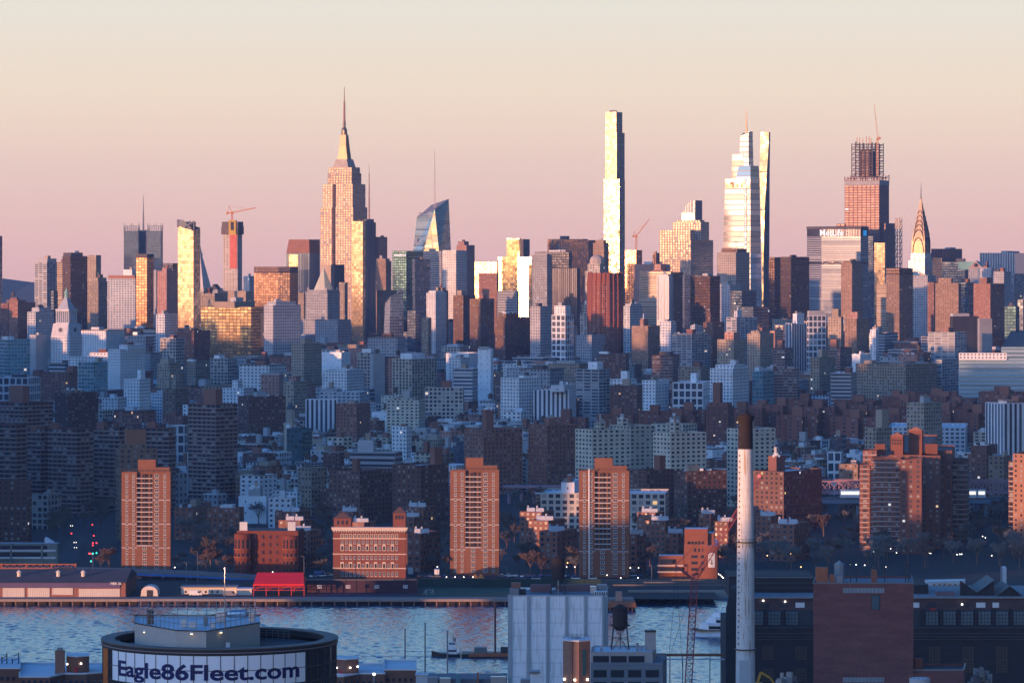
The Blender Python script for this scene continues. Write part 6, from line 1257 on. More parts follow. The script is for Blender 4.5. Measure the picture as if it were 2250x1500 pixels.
# tall bare poles
for px, y0, y1, lab in ((410,1236,1282,'thin grey lamp mast beside the blue girder'),(434,1212,1258,'thin grey mast right of the left orange tower'),(668,1222,1275,'thin grey mast right of the red canopy'),(204,1218,1260,'thin mast before the avenue'),(1114,1245,1290,'thin mast before the middle trees'),(1432,1242,1290,'thin mast by the poster building')):
    D_ = 1960; t = thing('lamp_mast', lab, 'mast', (PX(px,D_), D_, GZ)); m = MB(); m.cyl(PX(px,D_), D_, GZ, PZ(y0,D_), .16, .1, 6); part(m, 'pole', [STEEL], t); m = MB(); m.bar((PX(px,D_),D_,PZ(y0,D_)),(PX(px,D_)-1.6,D_,PZ(y0,D_)+.3),.14); part(m, 'arm', [STEEL], t)
# cars and vans
HEADL = plain('headlight', (.8,.8,.8), .4, emit=(1,.95,.85), es=6, noise=0); TYRE = plain('tyre', (.02,.02,.02), .9, noise=0)
def vehicle(px, py, colr, label, kind='car', rz=0., lit=False, zoff=0., D=None):
    D = D or GY(py, GZ+zoff); L, W_, h = (4.5,1.8,1.45) if kind == 'car' else (6.2,2.1,2.6) if kind == 'van' else (9,2.5,3.6)
    t = thing('parked_car' if kind == 'car' else 'van' if kind == 'van' else 'box_truck', label, kind if kind != 'truck' else 'truck', (PX(px,D), D, GZ+zoff)); t.rotation_euler = (0,0,rz); pm = plain('paint_%s' % colr, dict(white=(.7,.7,.7), dark=(.03,.03,.04), red=(.4,.03,.03), grey=(.2,.2,.22), blue=(.05,.10,.25), yellow=(.6,.4,.04))[colr], .35, noise=0)
    o = Vector((PX(px,D), D, GZ+zoff)); t.location = (0,0,0); t.rotation_euler = (0,0,0)
    m = MB()
    if kind == 'car':
        side = [(-L/2,.35),(L/2,.35),(L/2,.75),(L*.42,.85),(-L*.48,.9),(-L/2,.8)]; cab = [(-L*.36,.85),(L*.22,.85),(L*.1,h),(-L*.25,h)]
    elif kind == 'van': side = [(-L/2,.4),(L/2,.4),(L/2,1.2),(L*.42,1.4),(L*.30,h),(-L/2,h)]; cab = [(L*.18,1.4),(L*.40,1.4),(L*.30,h-.15),(L*.18,h-.15)]
    else: side = [(-L/2,.7),(L*.28,.7),(L*.28,h),(-L/2,h)]; cab = [(L*.29,.6),(L/2,.6),(L/2,1.6),(L*.43,2.5),(L*.29,2.5)]
    def ext(pr, w, mm, mi=0):
        for i in range(len(pr)): a, b = pr[i], pr[(i+1)%len(pr)]; mm.face([(a[0],-w/2,a[1]),(a[0],w/2,a[1]),(b[0],w/2,b[1]),(b[0],-w/2,b[1])], None, mi)
        mm.face([(p[0],-w/2,p[1]) for p in pr], None, mi); mm.face([(p[0],w/2,p[1]) for p in pr[::-1]], None, mi)
    ext(side, W_, m); part(m, 'body', [pm], t); m = MB(); ext(cab, W_*(.92 if kind != 'van' else 1.02), m); part(m, 'cabin', [PANE if kind != 'truck' else pm], t)
    for sx in (-.32,.32):
        for sy in (-1,1): m = MB(); Pw = [(L*sx+.33*math.cos(a*math.pi/5), .33+.33*math.sin(a*math.pi/5)) for a in range(10)]; ext(Pw, .2, m); w = part(m, 'wheel', [TYRE], t); w.location = (0, sy*(W_/2-.05), 0)
    if lit:
        for sy in (-.6,.6): m = MB(); m.cyl(0,0,-.1,.1,.16,n=8); w = part(m, 'headlight', [HEADL], t); w.location = (L/2, sy, .65); w.rotation_euler = (0,math.pi/2,0)
    t.location = o; t.rotation_euler = (0,0,rz); return t
for a in ((1178,1273,'white','white car on the riverside road under the right orange tower'),(1302,1272,'white','white car on the riverside road right of the warehouse tank'),(1365,1270,'red','red car on the riverside road'),(1505,1271,'grey','grey car passing below the poster building'),(1265,1272,'white','second white car on the riverside road'),(1412,1272,'dark','dark car on the riverside road'),(1145,1273,'blue','blue car on the riverside road'),
    (706,1266,'white','white car before the bath house, left end'),(722,1264,'grey','grey car before the bath house'),(1228,1262,'grey','parked grey car left of the right orange tower')): vehicle(a[0], a[1], a[2], a[3])
for a in ((430,1308,'white','white van parked before the cream workshop'),(424,1303,'dark','dark van by the cream workshop'),(720,1290,'white','white van on the court edge'),(505,1309,'grey','grey van near the small cabin'),(703,1265,'blue','blue van left of the bath house')): vehicle(a[0], a[1], a[2], a[3], 'van')
for a in ((902,1262,'white','white box truck right of the bath house',),(960,1264,'white','white box truck between the bath house and the middle orange tower')): vehicle(a[0], a[1], a[2], a[3], 'truck', math.pi/2)
for k, (px, py) in enumerate(((166,1193),(167,1204),(158,1156))): vehicle(px, py, 'dark', ('car with lit headlights waiting on the avenue, farther of two','car with lit headlights waiting on the avenue, nearer of two','car with yellowish headlights far up the avenue')[k], 'car', -math.pi/2, True)
rv = random.Random(12); k = 0
for px0, px1, py, n in ((905,985,1267,6),(1102,1268,1266,12),(1388,1440,1265,4),(300,520,1272,8),(680,735,1266,4)):
    for i in range(n):
        c = rv.choice(('white','dark','grey','dark','blue','grey','red')); vehicle(px0+(px1-px0)*(i+.3*rv.random())/n, py+rv.uniform(-1,1), c, '%s parked car, one of the row along the riverside drive' % c, 'car', rv.choice((0,math.pi/2)))['group'] = 'cars parked along the riverside drive'
# ---------------------------------------------------------------- the city fabric between the named buildings
ANCH = [(438,1000,2650,'the tall dark brown balcony tower'),(638,930,2980,'the domed clock tower'),(578,900,3300,'the brown balcony slab'),(1085,1000,2700,'the folded red brick slabs'),(1325,1000,2560,'the leftmost cream slab'),(1495,1000,2520,'the cream slab with a fire stair'),
 (825,1010,2600,'the curved balcony building'),(790,1060,2400,'the dark red project slab'),(1640,980,2560,'the white chimney stack'),(1990,980,2190,'the sunlit red complex'),(1580,920,3150,'the tall dark red brick tower'),(975,880,3550,'the wide windowed brick building'),
 (890,890,3400,'the low cream stepped building'),(1140,850,3500,'the bright white hospital block'),(1300,850,3600,'the striped grey tower'),(1600,830,3700,'the white stepped apartment house'),(1970,830,3900,'the wide tan hotel'),(2200,820,3850,'the long blue glass hospital'),
 (2205,930,2900,'the white ribbed tower at the right edge'),(2030,930,3000,'the grey tan slab'),(1930,940,2800,'the tan tower'),(755,840,3900,'the white slab of flats'),(910,830,4000,'the pinstriped building'),(672,800,4200,'the tall tan tower with a lift house'),
 (300,860,3600,'the plain white box building'),(205,830,3900,'the teal chequered block'),(146,760,4300,'the lantern topped tower'),(510,720,4700,'the wide gold glass building'),(620,740,4600,'the grey white masonry building'),(711,720,5200,'the gold pyramid roof'),
 (865,720,5000,'the angular glass tower'),(1236,740,4600,'the white and gold tower'),(1330,700,5000,'the ribbed red tower'),(1420,760,4500,'the glinting brick tower'),(1460,680,5200,'the white striped tower'),(1550,680,5100,'the bronze glass tower'),(1628,740,4700,'the white tower with a round roof'),
 (1794,740,4600,'the square grid tower'),(1750,740,4700,'the pale ribbed tower'),(1882,740,4600,'the lit brick tower'),(1976,680,5200,'the half lit brown tower'),(2080,770,4400,'the brick lattice tower'),(1066,800,4300,'the white windowless block'),(100,780,4300,'the blank concrete slab'),
 (160,900,3200,'the brown slab at left'),(1720,790,4200,'the red banded tower'),(1840,790,4200,'the red tower with pink parapet'),(1460,810,3850,'the dark banded slab'),(595,850,3700,'the pink sunlit block'),(560,1090,2400,'the pale concrete building'),(395,960,2900,'the new white gridded building'),(50,860,3500,'the black and white framed block')]
RF = random.Random(21); COPR = plain('cornice_brown', (.13,.09,.075), .85)
def anchor_rel(px, py, D):
    a = min(ANCH, key=lambda a: abs(a[0]-px)+abs(a[1]-py)*1.1)
    if abs(a[0]-px) < 22: rel = 'in front of' if D < a[2] else 'behind'
    else: rel = 'left of' if px < a[0] else 'right of'
    far = '' if abs(a[0]-px)+abs(a[1]-py) < 60 else 'some way '
    return far+rel+' '+a[3]
CN = {'brick':'red brick','brickd':'dark red','tan':'tan','bricktan':'brown','white':'white','pale':'blue grey','loft':'buff stone','limeg':'grey','cream':'cream','balc':'grey balconied','whiteblank':'windowless white','pinkbrick':'pink','brickband':'striped brick','bands':'grey banded','stuy':'brick'}
FT = ['a flat roof','a water tank','a white roof house','a brick roof house','two roof houses','a tall roof house','a row of roof vents','a grey roof house','a stepped top','a dark roof house']
USED = set()
def uniq(colour, noun, px, py, D):
    rel = anchor_rel(px, py, D); fts = FT[:]; RF.shuffle(fts); pres = ['', 'small ', 'narrow ', 'broad ', 'plain ']
    for f in fts:
        l = '%s %s with %s, %s' % (CN[colour], noun, f, rel)
        if len(l.split()) > 16: l = l.replace('some way ', '').replace(' with a ', ', ')
        if len(l.split()) > 16: continue
        if l not in USED: USED.add(l); return l, f
    return None, None
def overlaps(c, r, D):
    for x0, x1, yt, d, P, _ in REG:
        q = centre(P); 
        if abs(q[0]-c[0]) > 90 or abs(q[1]-c[1]) > 120: continue
        R = max(math.hypot(p[0]-q[0], p[1]-q[1]) for p in P)
        if math.hypot(q[0]-c[0], q[1]-c[1]) < .72*R+r*.8: return True
    return False
def rect(c, L, R, th):
    t = math.radians(th); l = (-math.cos(t)*L/2, math.sin(t)*L/2); r = (math.sin(t)*R/2, math.cos(t)*R/2)
    return [(c[0]-l[0]-r[0],c[1]-l[1]-r[1]),(c[0]-l[0]+r[0],c[1]-l[1]+r[1]),(c[0]+l[0]+r[0],c[1]+l[1]+r[1]),(c[0]+l[0]-r[0],c[1]+l[1]-r[1])]
def feature_parts(P, zt, f, t, mb=None):
    """roof features; into child objects of t, or into one mesh mb"""
    def at(a, b): return (P[0][0]+(P[1][0]-P[0][0])*a+(P[3][0]-P[0][0])*b, P[0][1]+(P[1][1]-P[0][1])*a+(P[3][1]-P[0][1])*b)
    def blk(a, b, da, db, h, mi):
        m = MB() if mb is None else mb; m.prism([at(a,b),at(a+da,b),at(a+da,b+db),at(a,b+db)], zt-.2, zt+h, 3, 0 if mb is None else mi, 0 if mb is None else mi)
        if mb is None: part(m, 'roof_house', [BLK[mi]], t)
    a, b = RF.uniform(.15,.5), RF.uniform(.15,.5)
    if f == 'a water tank':
        m = MB() if mb is None else mb; tank(m, *at(a+.15,b+.15), zt, m=0 if mb is None else 2)
        if mb is None: part(m, 'water_tank', WOODT, t)
    elif f == 'a white roof house': blk(a,b,.3,.3,4,4)
    elif f == 'a brick roof house': blk(a,b,.3,.32,4.5,3)
    elif f == 'a grey roof house': blk(a,b,.34,.3,3.6,0)
    elif f == 'a dark roof house': blk(a,b,.34,.3,3.8,2)
    elif f == 'two roof houses': blk(.12,.12,.25,.3,4,4); blk(.55,.5,.25,.3,3.2,0)
    elif f == 'a tall roof house': blk(a,b,.24,.26,8,RF.choice((0,3)))
    elif f == 'a stepped top': blk(.2,.2,.6,.6,3.4,RF.choice((0,1)))
    elif f == 'a row of roof vents':
        m = MB() if mb is None else mb
        for i in range(5): q = at(.5,.15+.16*i); m.box(q[0]-.8,q[1]-.8,zt-.1,q[0]+.8,q[1]+.8,zt+1.8,0 if mb is None else 4)
        if mb is None: part(m, 'roof_vent_row', [BLK[4]], t)
BZ_ = 2.0
CAND = []
def gen(D0, D1, dD, px0, px1, w, h, stys, noun, name, step, th, skip=.1):
    D = D0
    while D < D1:
        x = PX(px0, D)+RF.uniform(0,20)
        while x < PX(px1, D):
            L, R = RF.uniform(*w), RF.uniform(*w)
            c = (x+L/2, D+RF.uniform(-.35,.35)*dD)
            if RF.random() > skip:
                hh = RF.uniform(*h)*(1 if RF.random() < .85 else 1.45)
                CAND.append((c, L, R, GZ+hh, RF.choice(stys), noun, name, th+RF.choice((0,0,0,-8,6))))
            x += L*.95+RF.uniform(*step)
        D += dD
TEN = ['brick','brickd','tan','bricktan','white','pale','loft','limeg','cream','white','whiteblank','pinkbrick','pale','brick','brickd']
gen(2480, 3250, 36, 380, 1180, (9,20), (13,21), TEN+['white','cream'], 'tenement', 'tenement', (0,5), 35)
gen(2480, 3150, 38, 1560, 2260, (10,21), (12,21), TEN+['white','cream','whiteblank'], 'tenement', 'tenement', (0,6), 35)
gen(2480, 3050, 44, 1180, 1560, (14,26), (13,20), TEN, 'tenement', 'tenement', (2,10), 35)
gen(2440, 3300, 60, -60, 380, (14,26), (14,24), TEN, 'tenement', 'tenement', (3,12), 30)
gen(3250, 3900, 44, 380, 1180, (12,27), (13,25), TEN+['white','whiteblank','pale'], 'block', 'city_block_house', (1,8), 27)
gen(3300, 3900, 58, -60, 380, (16,30), (18,38), TEN+['balc'], 'block', 'city_block_house', (2,12), 27)
STU = ['stuy']
gen(3180, 3880, 66, 1160, 2300, (26,44), (34,39), STU, 'housing block', 'brick_housing_block', (8,22), 20, .05)
MIDS = ['tan','white','pale','brick','brickd','limeg','loft','balc','bricktan','pinkbrick','limeg','brickband','pale','bands']
gen(3900, 4700, 62, -80, 2330, (20,40), (28,62), MIDS, 'building', 'midrise_building', (0,14), 27)
gen(4700, 5700, 85, -80, 2330, (24,46), (40,92), MIDS, 'building', 'midrise_building', (0,18), 27)
# sort by distance and keep what shows
COLS = [2000.]*760          # nearest skyline row per 3-pixel column
items = [(P[0][1] if False else d, 'R', x0, x1, yt) for x0, x1, yt, d, P, _ in REG]
for cnd in CAND:
    c, L, R, zt, st, noun, nm, th = cnd; P = rect(c, L, R, th); D = min(p[1] for p in P)
    pxs = [CX+p[0]/p[1]*F for p in P]; items.append((D, 'C', min(pxs), max(pxs), HY+(HC-zt)*F/D, cnd, P))
items.sort(key=lambda a: a[0])
keep = []; 
for it in items:
    i0, i1 = max(0, int((it[2]+12)/3)), min(759, int((it[3]+12)/3))
    if i1 <= i0: continue
    if it[1] == 'C':
        c, L, R = it[5][0], it[5][1], it[5][2]
        if overlaps(c, max(L,R)/2, it[0]): continue
        w_ = it[3]-it[2]; bad = False
        for x0, x1, yt, d, P_, _ in REG:
            if d > it[0] and min(x1, it[3])-max(x0, it[2]) > .2*min(w_, x1-x0) and it[4] < yt+(.5 if d > 3400 else .66 if d > 2800 else .93)*(HY+162*F/d-yt): bad = True; break
        if bad: continue
        vis = sum(max(0, min(COLS[i], 1300)-it[4]) for i in range(i0, i1+1))*3
        keep.append((vis if it[3] > 0 and it[2] < 2250 else 0, it))
    for i in range(i0, i1+1): COLS[i] = min(COLS[i], it[4])
byn = {}
for v, it in keep: byn.setdefault(it[5][6], []).append((v, it))
LIM = {'tenement': 240, 'city_block_house': 100, 'brick_housing_block': 75, 'midrise_building': 150}
REST = []
for nm, lst in byn.items():
    lst.sort(key=lambda a: -a[0])
    for k, (v, it) in enumerate(lst):
        D, _, x0, x1, yt, (c, L, R, zt, st, noun, name, th), P = it; l = None
        if k < LIM[nm] and v > 40: l, f = uniq(st, noun, (x0+x1)/2, yt, D)
        if not l: REST.append((P, zt, st, nm, v)); continue
        t = thing(name, l, 'building', (*c, GZ), {'tenement':'low tenements','city_block_house':'older city blocks','brick_housing_block':'brick housing estate blocks','midrise_building':'midrise buildings below the skyline'}[nm])
        m = MB(); bay = STY[st][2]; m.us = RF.uniform(.75,1.35); m.vs = RF.uniform(.82,1.15)
        if nm == 'brick_housing_block':
            Q = rect(c, L, R*.38, th); Q2 = rect(c, L*.38, R, th); m.prism(Q, GZ-1, zt+.9, bay, 0); m.prism(Q2, GZ-1, zt+.6, bay, 0); m.face([(p[0],p[1],zt) for p in Q], None, 1); m.face([(p[0],p[1],zt+.01) for p in Q2], None, 1)
            part(m, 'wall', [fac(st), ROOF[2]], t); m = MB(); m.prism(rect(c, 8, 7, th), zt, zt+RF.uniform(5,8), 3, 0, 0); part(m, 'roof_house', [BLK[3]], t); continue
        m.prism(P, GZ-1, zt+.9, bay, 0); part(m, 'wall', [fac(st)], t); m = MB(); m.face([(p[0],p[1],zt) for p in P]); part(m, 'roof', [RF.choice((ROOF[0],ROOF[1],ROOF[1],ROOF[3],ROOF[2],ROOF[3]))], t)
        feature_parts(P, zt, f, t)
        if RF.random() < .5: m = MB(); m.prism(inset(P,1.03), zt+.2, zt+1.0, 3, 0, None, True); part(m, 'cornice', [RF.choice((COPR,LIMES,BLK[4],BLK[2]))], t)
def mass(lst, name, label):
    sts = sorted({s for _, _, s, _, _ in lst}); mats = [BLK[0],BLK[1],WOODT,BLK[3],BLK[4]]+ROOF+[fac(s) for s in sts]; m = MB()
    for P, zt, st, nm, v in lst:
        m.us = RF.uniform(.8,1.3); m.vs = RF.uniform(.85,1.15)
        m.prism(P, GZ-1, zt+.8, STY[st][2], 9+sts.index(st)); m.face([(p[0],p[1],zt) for p in P], None, 5+RF.randrange(4))
        if v >= 0 and RF.random() < .7: feature_parts(P, zt, RF.choice(FT), None, m)
    o = m.build(name, mats); tag(o, kind='stuff'); o['label'] = label
mass(REST, 'low_rise_city', 'mass of further low roofs filling the gaps between the buildings')
# the rest of the island to the left, out of frame: it shades the low streets from the setting sun
OUT = []
ro = random.Random(9)
for k in range(900):
    y = ro.uniform(2350, 6200); x = -(1165/F)*y-40-abs(ro.gauss(0,1))*700
    if x < -2600 or x-y > -2300: continue
    OUT.append((rect((x,y), ro.uniform(18,40), ro.uniform(18,40), 27), GZ+ro.uniform(16,45), ro.choice(['tan','brick','brickd','limeg','pale']), 'o', -1))
c = -2300.  # unseen tower rows added here, tall enough to shade the low city
while c > -6600:
    for off in (ro.uniform(60,160), ro.uniform(330,480)):
        y = (-c-25-off)/1.138; x = c+y; hh = ro.uniform(98,132) if c > -4500 else ro.uniform(66,112)
        if ro.random() < .93: OUT.append((rect((x,y), ro.uniform(26,40), ro.uniform(26,40), 27), GZ+hh, ro.choice(['tan','brick','limeg','bands','navy']), 'o', -1))
    c -= ro.uniform(24,40)
mass(OUT, 'city_with_shade_towers', 'city blocks continuing beyond the left edge')
# unseen towers added left of the frame to keep the sun off the foreground
OUT = []; c = -1490.
while c < -840:
    y = ro.uniform(600, 660); x = c+y
    if not -1122 < c < -1098: OUT.append((rect((x,y), 22, 26, 45), BZ_+ro.uniform(92,112), ro.choice(['tan','brick','limeg','bands']), 'o', -1))
    c += ro.uniform(17,22)
mass(OUT, 'shade_towers', 'near shore towers standing beyond the left edge')

OUT = []  # unseen blocks added to shade the boats, the red complex and the park
for c0, c1, y0, h0, h1 in ((-1720,-1495,610,72,82),(-1953,-1912,1380,58,68),(-1858,-1770,1380,58,68)):
    c = c0
    while c < c1: y = y0+ro.uniform(0,40); OUT.append((rect((c+y,y), 22, 24, 45), BZ_+ro.uniform(h0,h1), ro.choice(['tan','brick','limeg']), 'o', -1)); c += 18
mass(OUT, 'shade_blocks', 'near shore blocks standing beyond the left edge')
# ---------------------------------------------------------------- Brooklyn shore in the foreground
BZ = 2.0
m = MB(); m.face([(-3000,-200,BZ),(3000,-200,BZ),(3000,1480,BZ),(-3000,1480,BZ)]); o = m.build('near_shore', plain('yard_ground', (.07,.068,.065), .95, noise=.4, scale=.1)); tag(o, kind='structure')
m = MB(); m.box(-3000,1480,-1,3000,1482,BZ+.3); o = m.build('near_seawall', DECKU); tag(o, kind='structure')
# --- round office building with banner
D = 900.; R = 27.2; C0 = (PX(483,D), D); zt = PZ(1400,D); t = thing('round_building', 'round dark glass building with a huge white banner lettered in navy', 'building', (*C0, BZ))
def pol(r, deg): a = math.radians(deg); return (C0[0]+r*math.sin(a), C0[1]-r*math.cos(a))
FASC = plain('fascia_bronze', (.022,.022,.024), .5, noise=.1); CAP = plain('parapet_cap', (.12,.11,.105), .7); DGL = plain('round_glass', (.05,.06,.07), .08, .5, noise=0); VIN = plain('banner_vinyl', (.84,.85,.87), .55, noise=.04); NAVY = plain('banner_navy', (.008,.014,.10), .6, noise=0)
def ringband(m, r0, r1, z0, z1, a0=-180, a1=180, n=96, mi=0, top=True):
    for i in range(n):
        b, c = a0+(a1-a0)*i/n, a0+(a1-a0)*(i+1)/n; p, q, u, v = pol(r1,b), pol(r1,c), pol(r0,b), pol(r0,c)
        m.face([(*p,z0),(*q,z0),(*q,z1),(*p,z1)], None, mi); m.face([(*v,z0),(*u,z0),(*u,z1),(*v,z1)], None, mi)
        if top: m.face([(*p,z1),(*q,z1),(*v,z1),(*u,z1)], None, mi); m.face([(*u,z0),(*v,z0),(*q,z0),(*p,z0)], None, mi)
m = MB(); ringband(m, R-.6, R, BZ-1, zt-1.4, n=96, top=False)
for i in range(60):
    b = i*6; p = pol(R+.06, b); m.bar((*p,BZ),(*p,zt-1.4),.22,1)
for z_ in (zt-5.0, zt-8.4, zt-11.8, zt-15.2): ringband(m, R-.1, R+.12, z_-.15, z_+.15, mi=1)
part(m, 'curtain_wall', [DGL, plain('mullion_dark', (.03,.03,.032), .6)], t)
m = MB(); ringband(m, R-2.6, R+.35, zt-1.4, zt-.15); part(m, 'fascia', [FASC], t)
m = MB(); ringband(m, R-2.7, R+.5, zt-.15, zt+.12); part(m, 'parapet_cap', [CAP], t)
m = MB(); ringband(m, R+.35, R+.5, zt-.95, zt-.8); part(m, 'fascia_line', [plain('line_pink', (.30,.25,.25), .5)], t)
zr = zt-2.2; m = MB(); m.face([(*pol(R-2.5,-i*6),zr) for i in range(60)]); part(m, 'roof', [ROOF[2]], t)
zb0, zb1 = zt-8.3, zt-1.55; bn = MB(); ringband(bn, R+.14, R+.22, zb0, zb1, -60, 50, 60); banner = part(bn, 'banner', [VIN], t)
m = MB()
for i in range(18): b = -60+i*110/17; p = pol(R+.25,b); m.bar((*p,zb0),(*p,zb1),.16)
ringband(m, R+.2, R+.30, (zb0+zb1)/2-.07, (zb0+zb1)/2+.07, -60, 50, 50); m.build('mullion', plain('mullion_dark', (.03,.03,.032), .6), banner)
zl = zb0+1.35; W_ = math.radians(99)*R; size = 4.85
cu = bpy.data.curves.new('probe', 'FONT'); cu.body = 'Eagle86Fleet.com'; cu.size = size; cu.offset = .13; tmp = bpy.data.objects.new('probe', cu); COL.objects.link(tmp); bpy.context.view_layer.update(); tw = tmp.dimensions.x; bpy.data.objects.remove(tmp)
def bend(co):
    a = math.radians(-54)+co.x/tw*math.radians(99); r = R+.235+max(0, co.z)+.03; return Vector((C0[0]+r*math.sin(a), C0[1]-r*math.cos(a), zl+co.y))
text_mesh('Eagle86Fleet.com', size, 'lettering', NAVY, banner, (0,0,0), 0, .13, .04, bend, 'LEFT')
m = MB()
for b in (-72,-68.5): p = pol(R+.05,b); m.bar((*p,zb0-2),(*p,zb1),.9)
part(m, 'glint_pane', [plain('painted_glint', (.42,.16,.05), .3, .3)], t)  # warm sun glint on the left windows, put into the pane colour
PENT = plain('penthouse_cream', (.43,.40,.36), .85, noise=.1, scale=.6)
def w2(px, d): return (PX(px,d), d)
PP = [w2(388,884), w2(453,882), w2(571,903), w2(571,922), w2(296,922), w2(296,902)]
zp = PZ(1385,884)
m = MB(); m.prism(PP, zr, zp, 3, 0); part(m, 'penthouse', [PENT], t)
m = MB(); m.face([(p[0],p[1],zp-.3) for p in PP]); part(m, 'penthouse_roof', [ROOF[1]], t)
m = MB(); m.prism(inset(PP,1.012), zp, zp+.25, 3, 0); part(m, 'penthouse_cap', [DARKM], t)
m = MB(); Qr = inset(PP,.93)
for i in range(6):
    a, b = Qr[i], Qr[(i+1)%6]; L = math.hypot(b[0]-a[0],b[1]-a[1]); n = max(2,int(L/2.2))
    for z_ in (1.5, 2.7, 3.6): m.bar((*a,zp+z_),(*b,zp+z_),.12)
    for j in range(n): q = lerp(a,b,j/n); m.bar((*q,zp),(*q,zp+3.7),.13)
part(m, 'roof_railing', [STEEL], t)
GALV = plain('galvanised', (.45,.47,.50), .3, .8, noise=.15)
m = MB(); y_ = 906; xa, xb = PX(498,y_), PX(546,y_); r = .95; zc = zp+1.9; n = 12
for i in range(n):
    a, b = 2*math.pi*i/n, 2*math.pi*(i+1)/n
    for (x0, r0), (x1, r1) in (((xa,r*.5),(xa+.7,r)),((xa+.7,r),(xb-.7,r)),((xb-.7,r),(xb,r*.5))): m.face([(x0,y_+r0*math.cos(a),zc+r0*math.sin(a)),(x1,y_+r1*math.cos(a),zc+r1*math.sin(a)),(x1,y_+r1*math.cos(b),zc+r1*math.sin(b)),(x0,y_+r0*math.cos(b),zc+r0*math.sin(b))])
m.box(xa-2.4,y_-.7,zp,xa-.2,y_+.7,zp+2.4); m.box(xb+.1,y_-.6,zp,xb+1.4,y_+.6,zp+2.2); part(m, 'duct_tank', [GALV], t)
m = MB(); q = w2(330,904); m.cyl(*q, zp-.2, zp+2.9, .85, n=14); m.cyl(*q, zp+2.9, zp+3.2, 1.0, .8, 14); part(m, 'exhaust_stack', [plain('stack_brown', (.12,.08,.06), .5, .4)], t)
for px, yy, s, h in ((404,895,.7,1.6),(423,893,.8,1.3),(467,893,.6,1.2),(452,900,.5,2.0)): m = MB(); q = w2(px,yy); m.box(q[0]-s,q[1]-s,zp-.2,q[0]+s,q[1]+s,zp+h); part(m, 'roof_unit', [SW if px != 452 else STEEL], t)
m = MB(); q = w2(494,889); m.cyl(*q, zr, PZ(1250,889), .14, .1, 8); m.cyl(*q, PZ(1250,889), PZ(1246,889), .28, .22, 8); part(m, 'antenna_pole', [GALV], t)
m = MB(); q = w2(329,901.8)
for dx in (-.35,.35): m.bar((q[0]+dx,q[1]-1.6,zr),(q[0]+dx,q[1]-1.6,zp+1),.09)
for k in range(11): m.bar((q[0]-.35,q[1]-1.6,zr+.4*k+.3),(q[0]+.35,q[1]-1.6,zr+.4*k+.3),.06)
part(m, 'ladder', [STEEL], t)
WARM = plain('wall_lamp_glow', (.8,.7,.5), .5, emit=(1,.72,.38), es=3, noise=0)
for px, d, yy in ((318,898,1386),(421,882.4,1390),(486,887,1387)):
    m = MB(); q = w2(px,d); z_ = PZ(yy,d); m.box(q[0]-.32,q[1]-.5,z_-.1,q[0]+.32,q[1]+.1,z_+.35); o = part(m, 'wall_lamp', [WHITEP], t); m = MB(); m.box(q[0]-.28,q[1]-.45,z_-.26,q[0]+.28,q[1]-.05,z_-.1); m.build('lamp_glow', WARM, o)
m = MB(); q = w2(500,887.5); m.box(q[0]-.5,q[1]-.15+1.0,zr,q[0]+.5,q[1]+1.3,zr+2.2); part(m, 'door', [WHITEP], t)
m = MB()
for a0, a1 in ((8,70),(-86,-50),(140,205)):
    for i in range(16):
        b, c = a0+(a1-a0)*i/16, a0+(a1-a0)*(i+1)/16; p, q = pol(R-3.6,b), pol(R-3.6,c)
        for h in (.7,1.3,1.9): m.bar((*p,zr+h),(*q,zr+h),.09)
        m.bar((*p,zr),(*p,zr+2.0),.1)
part(m, 'inner_rail', [STEEL], t)
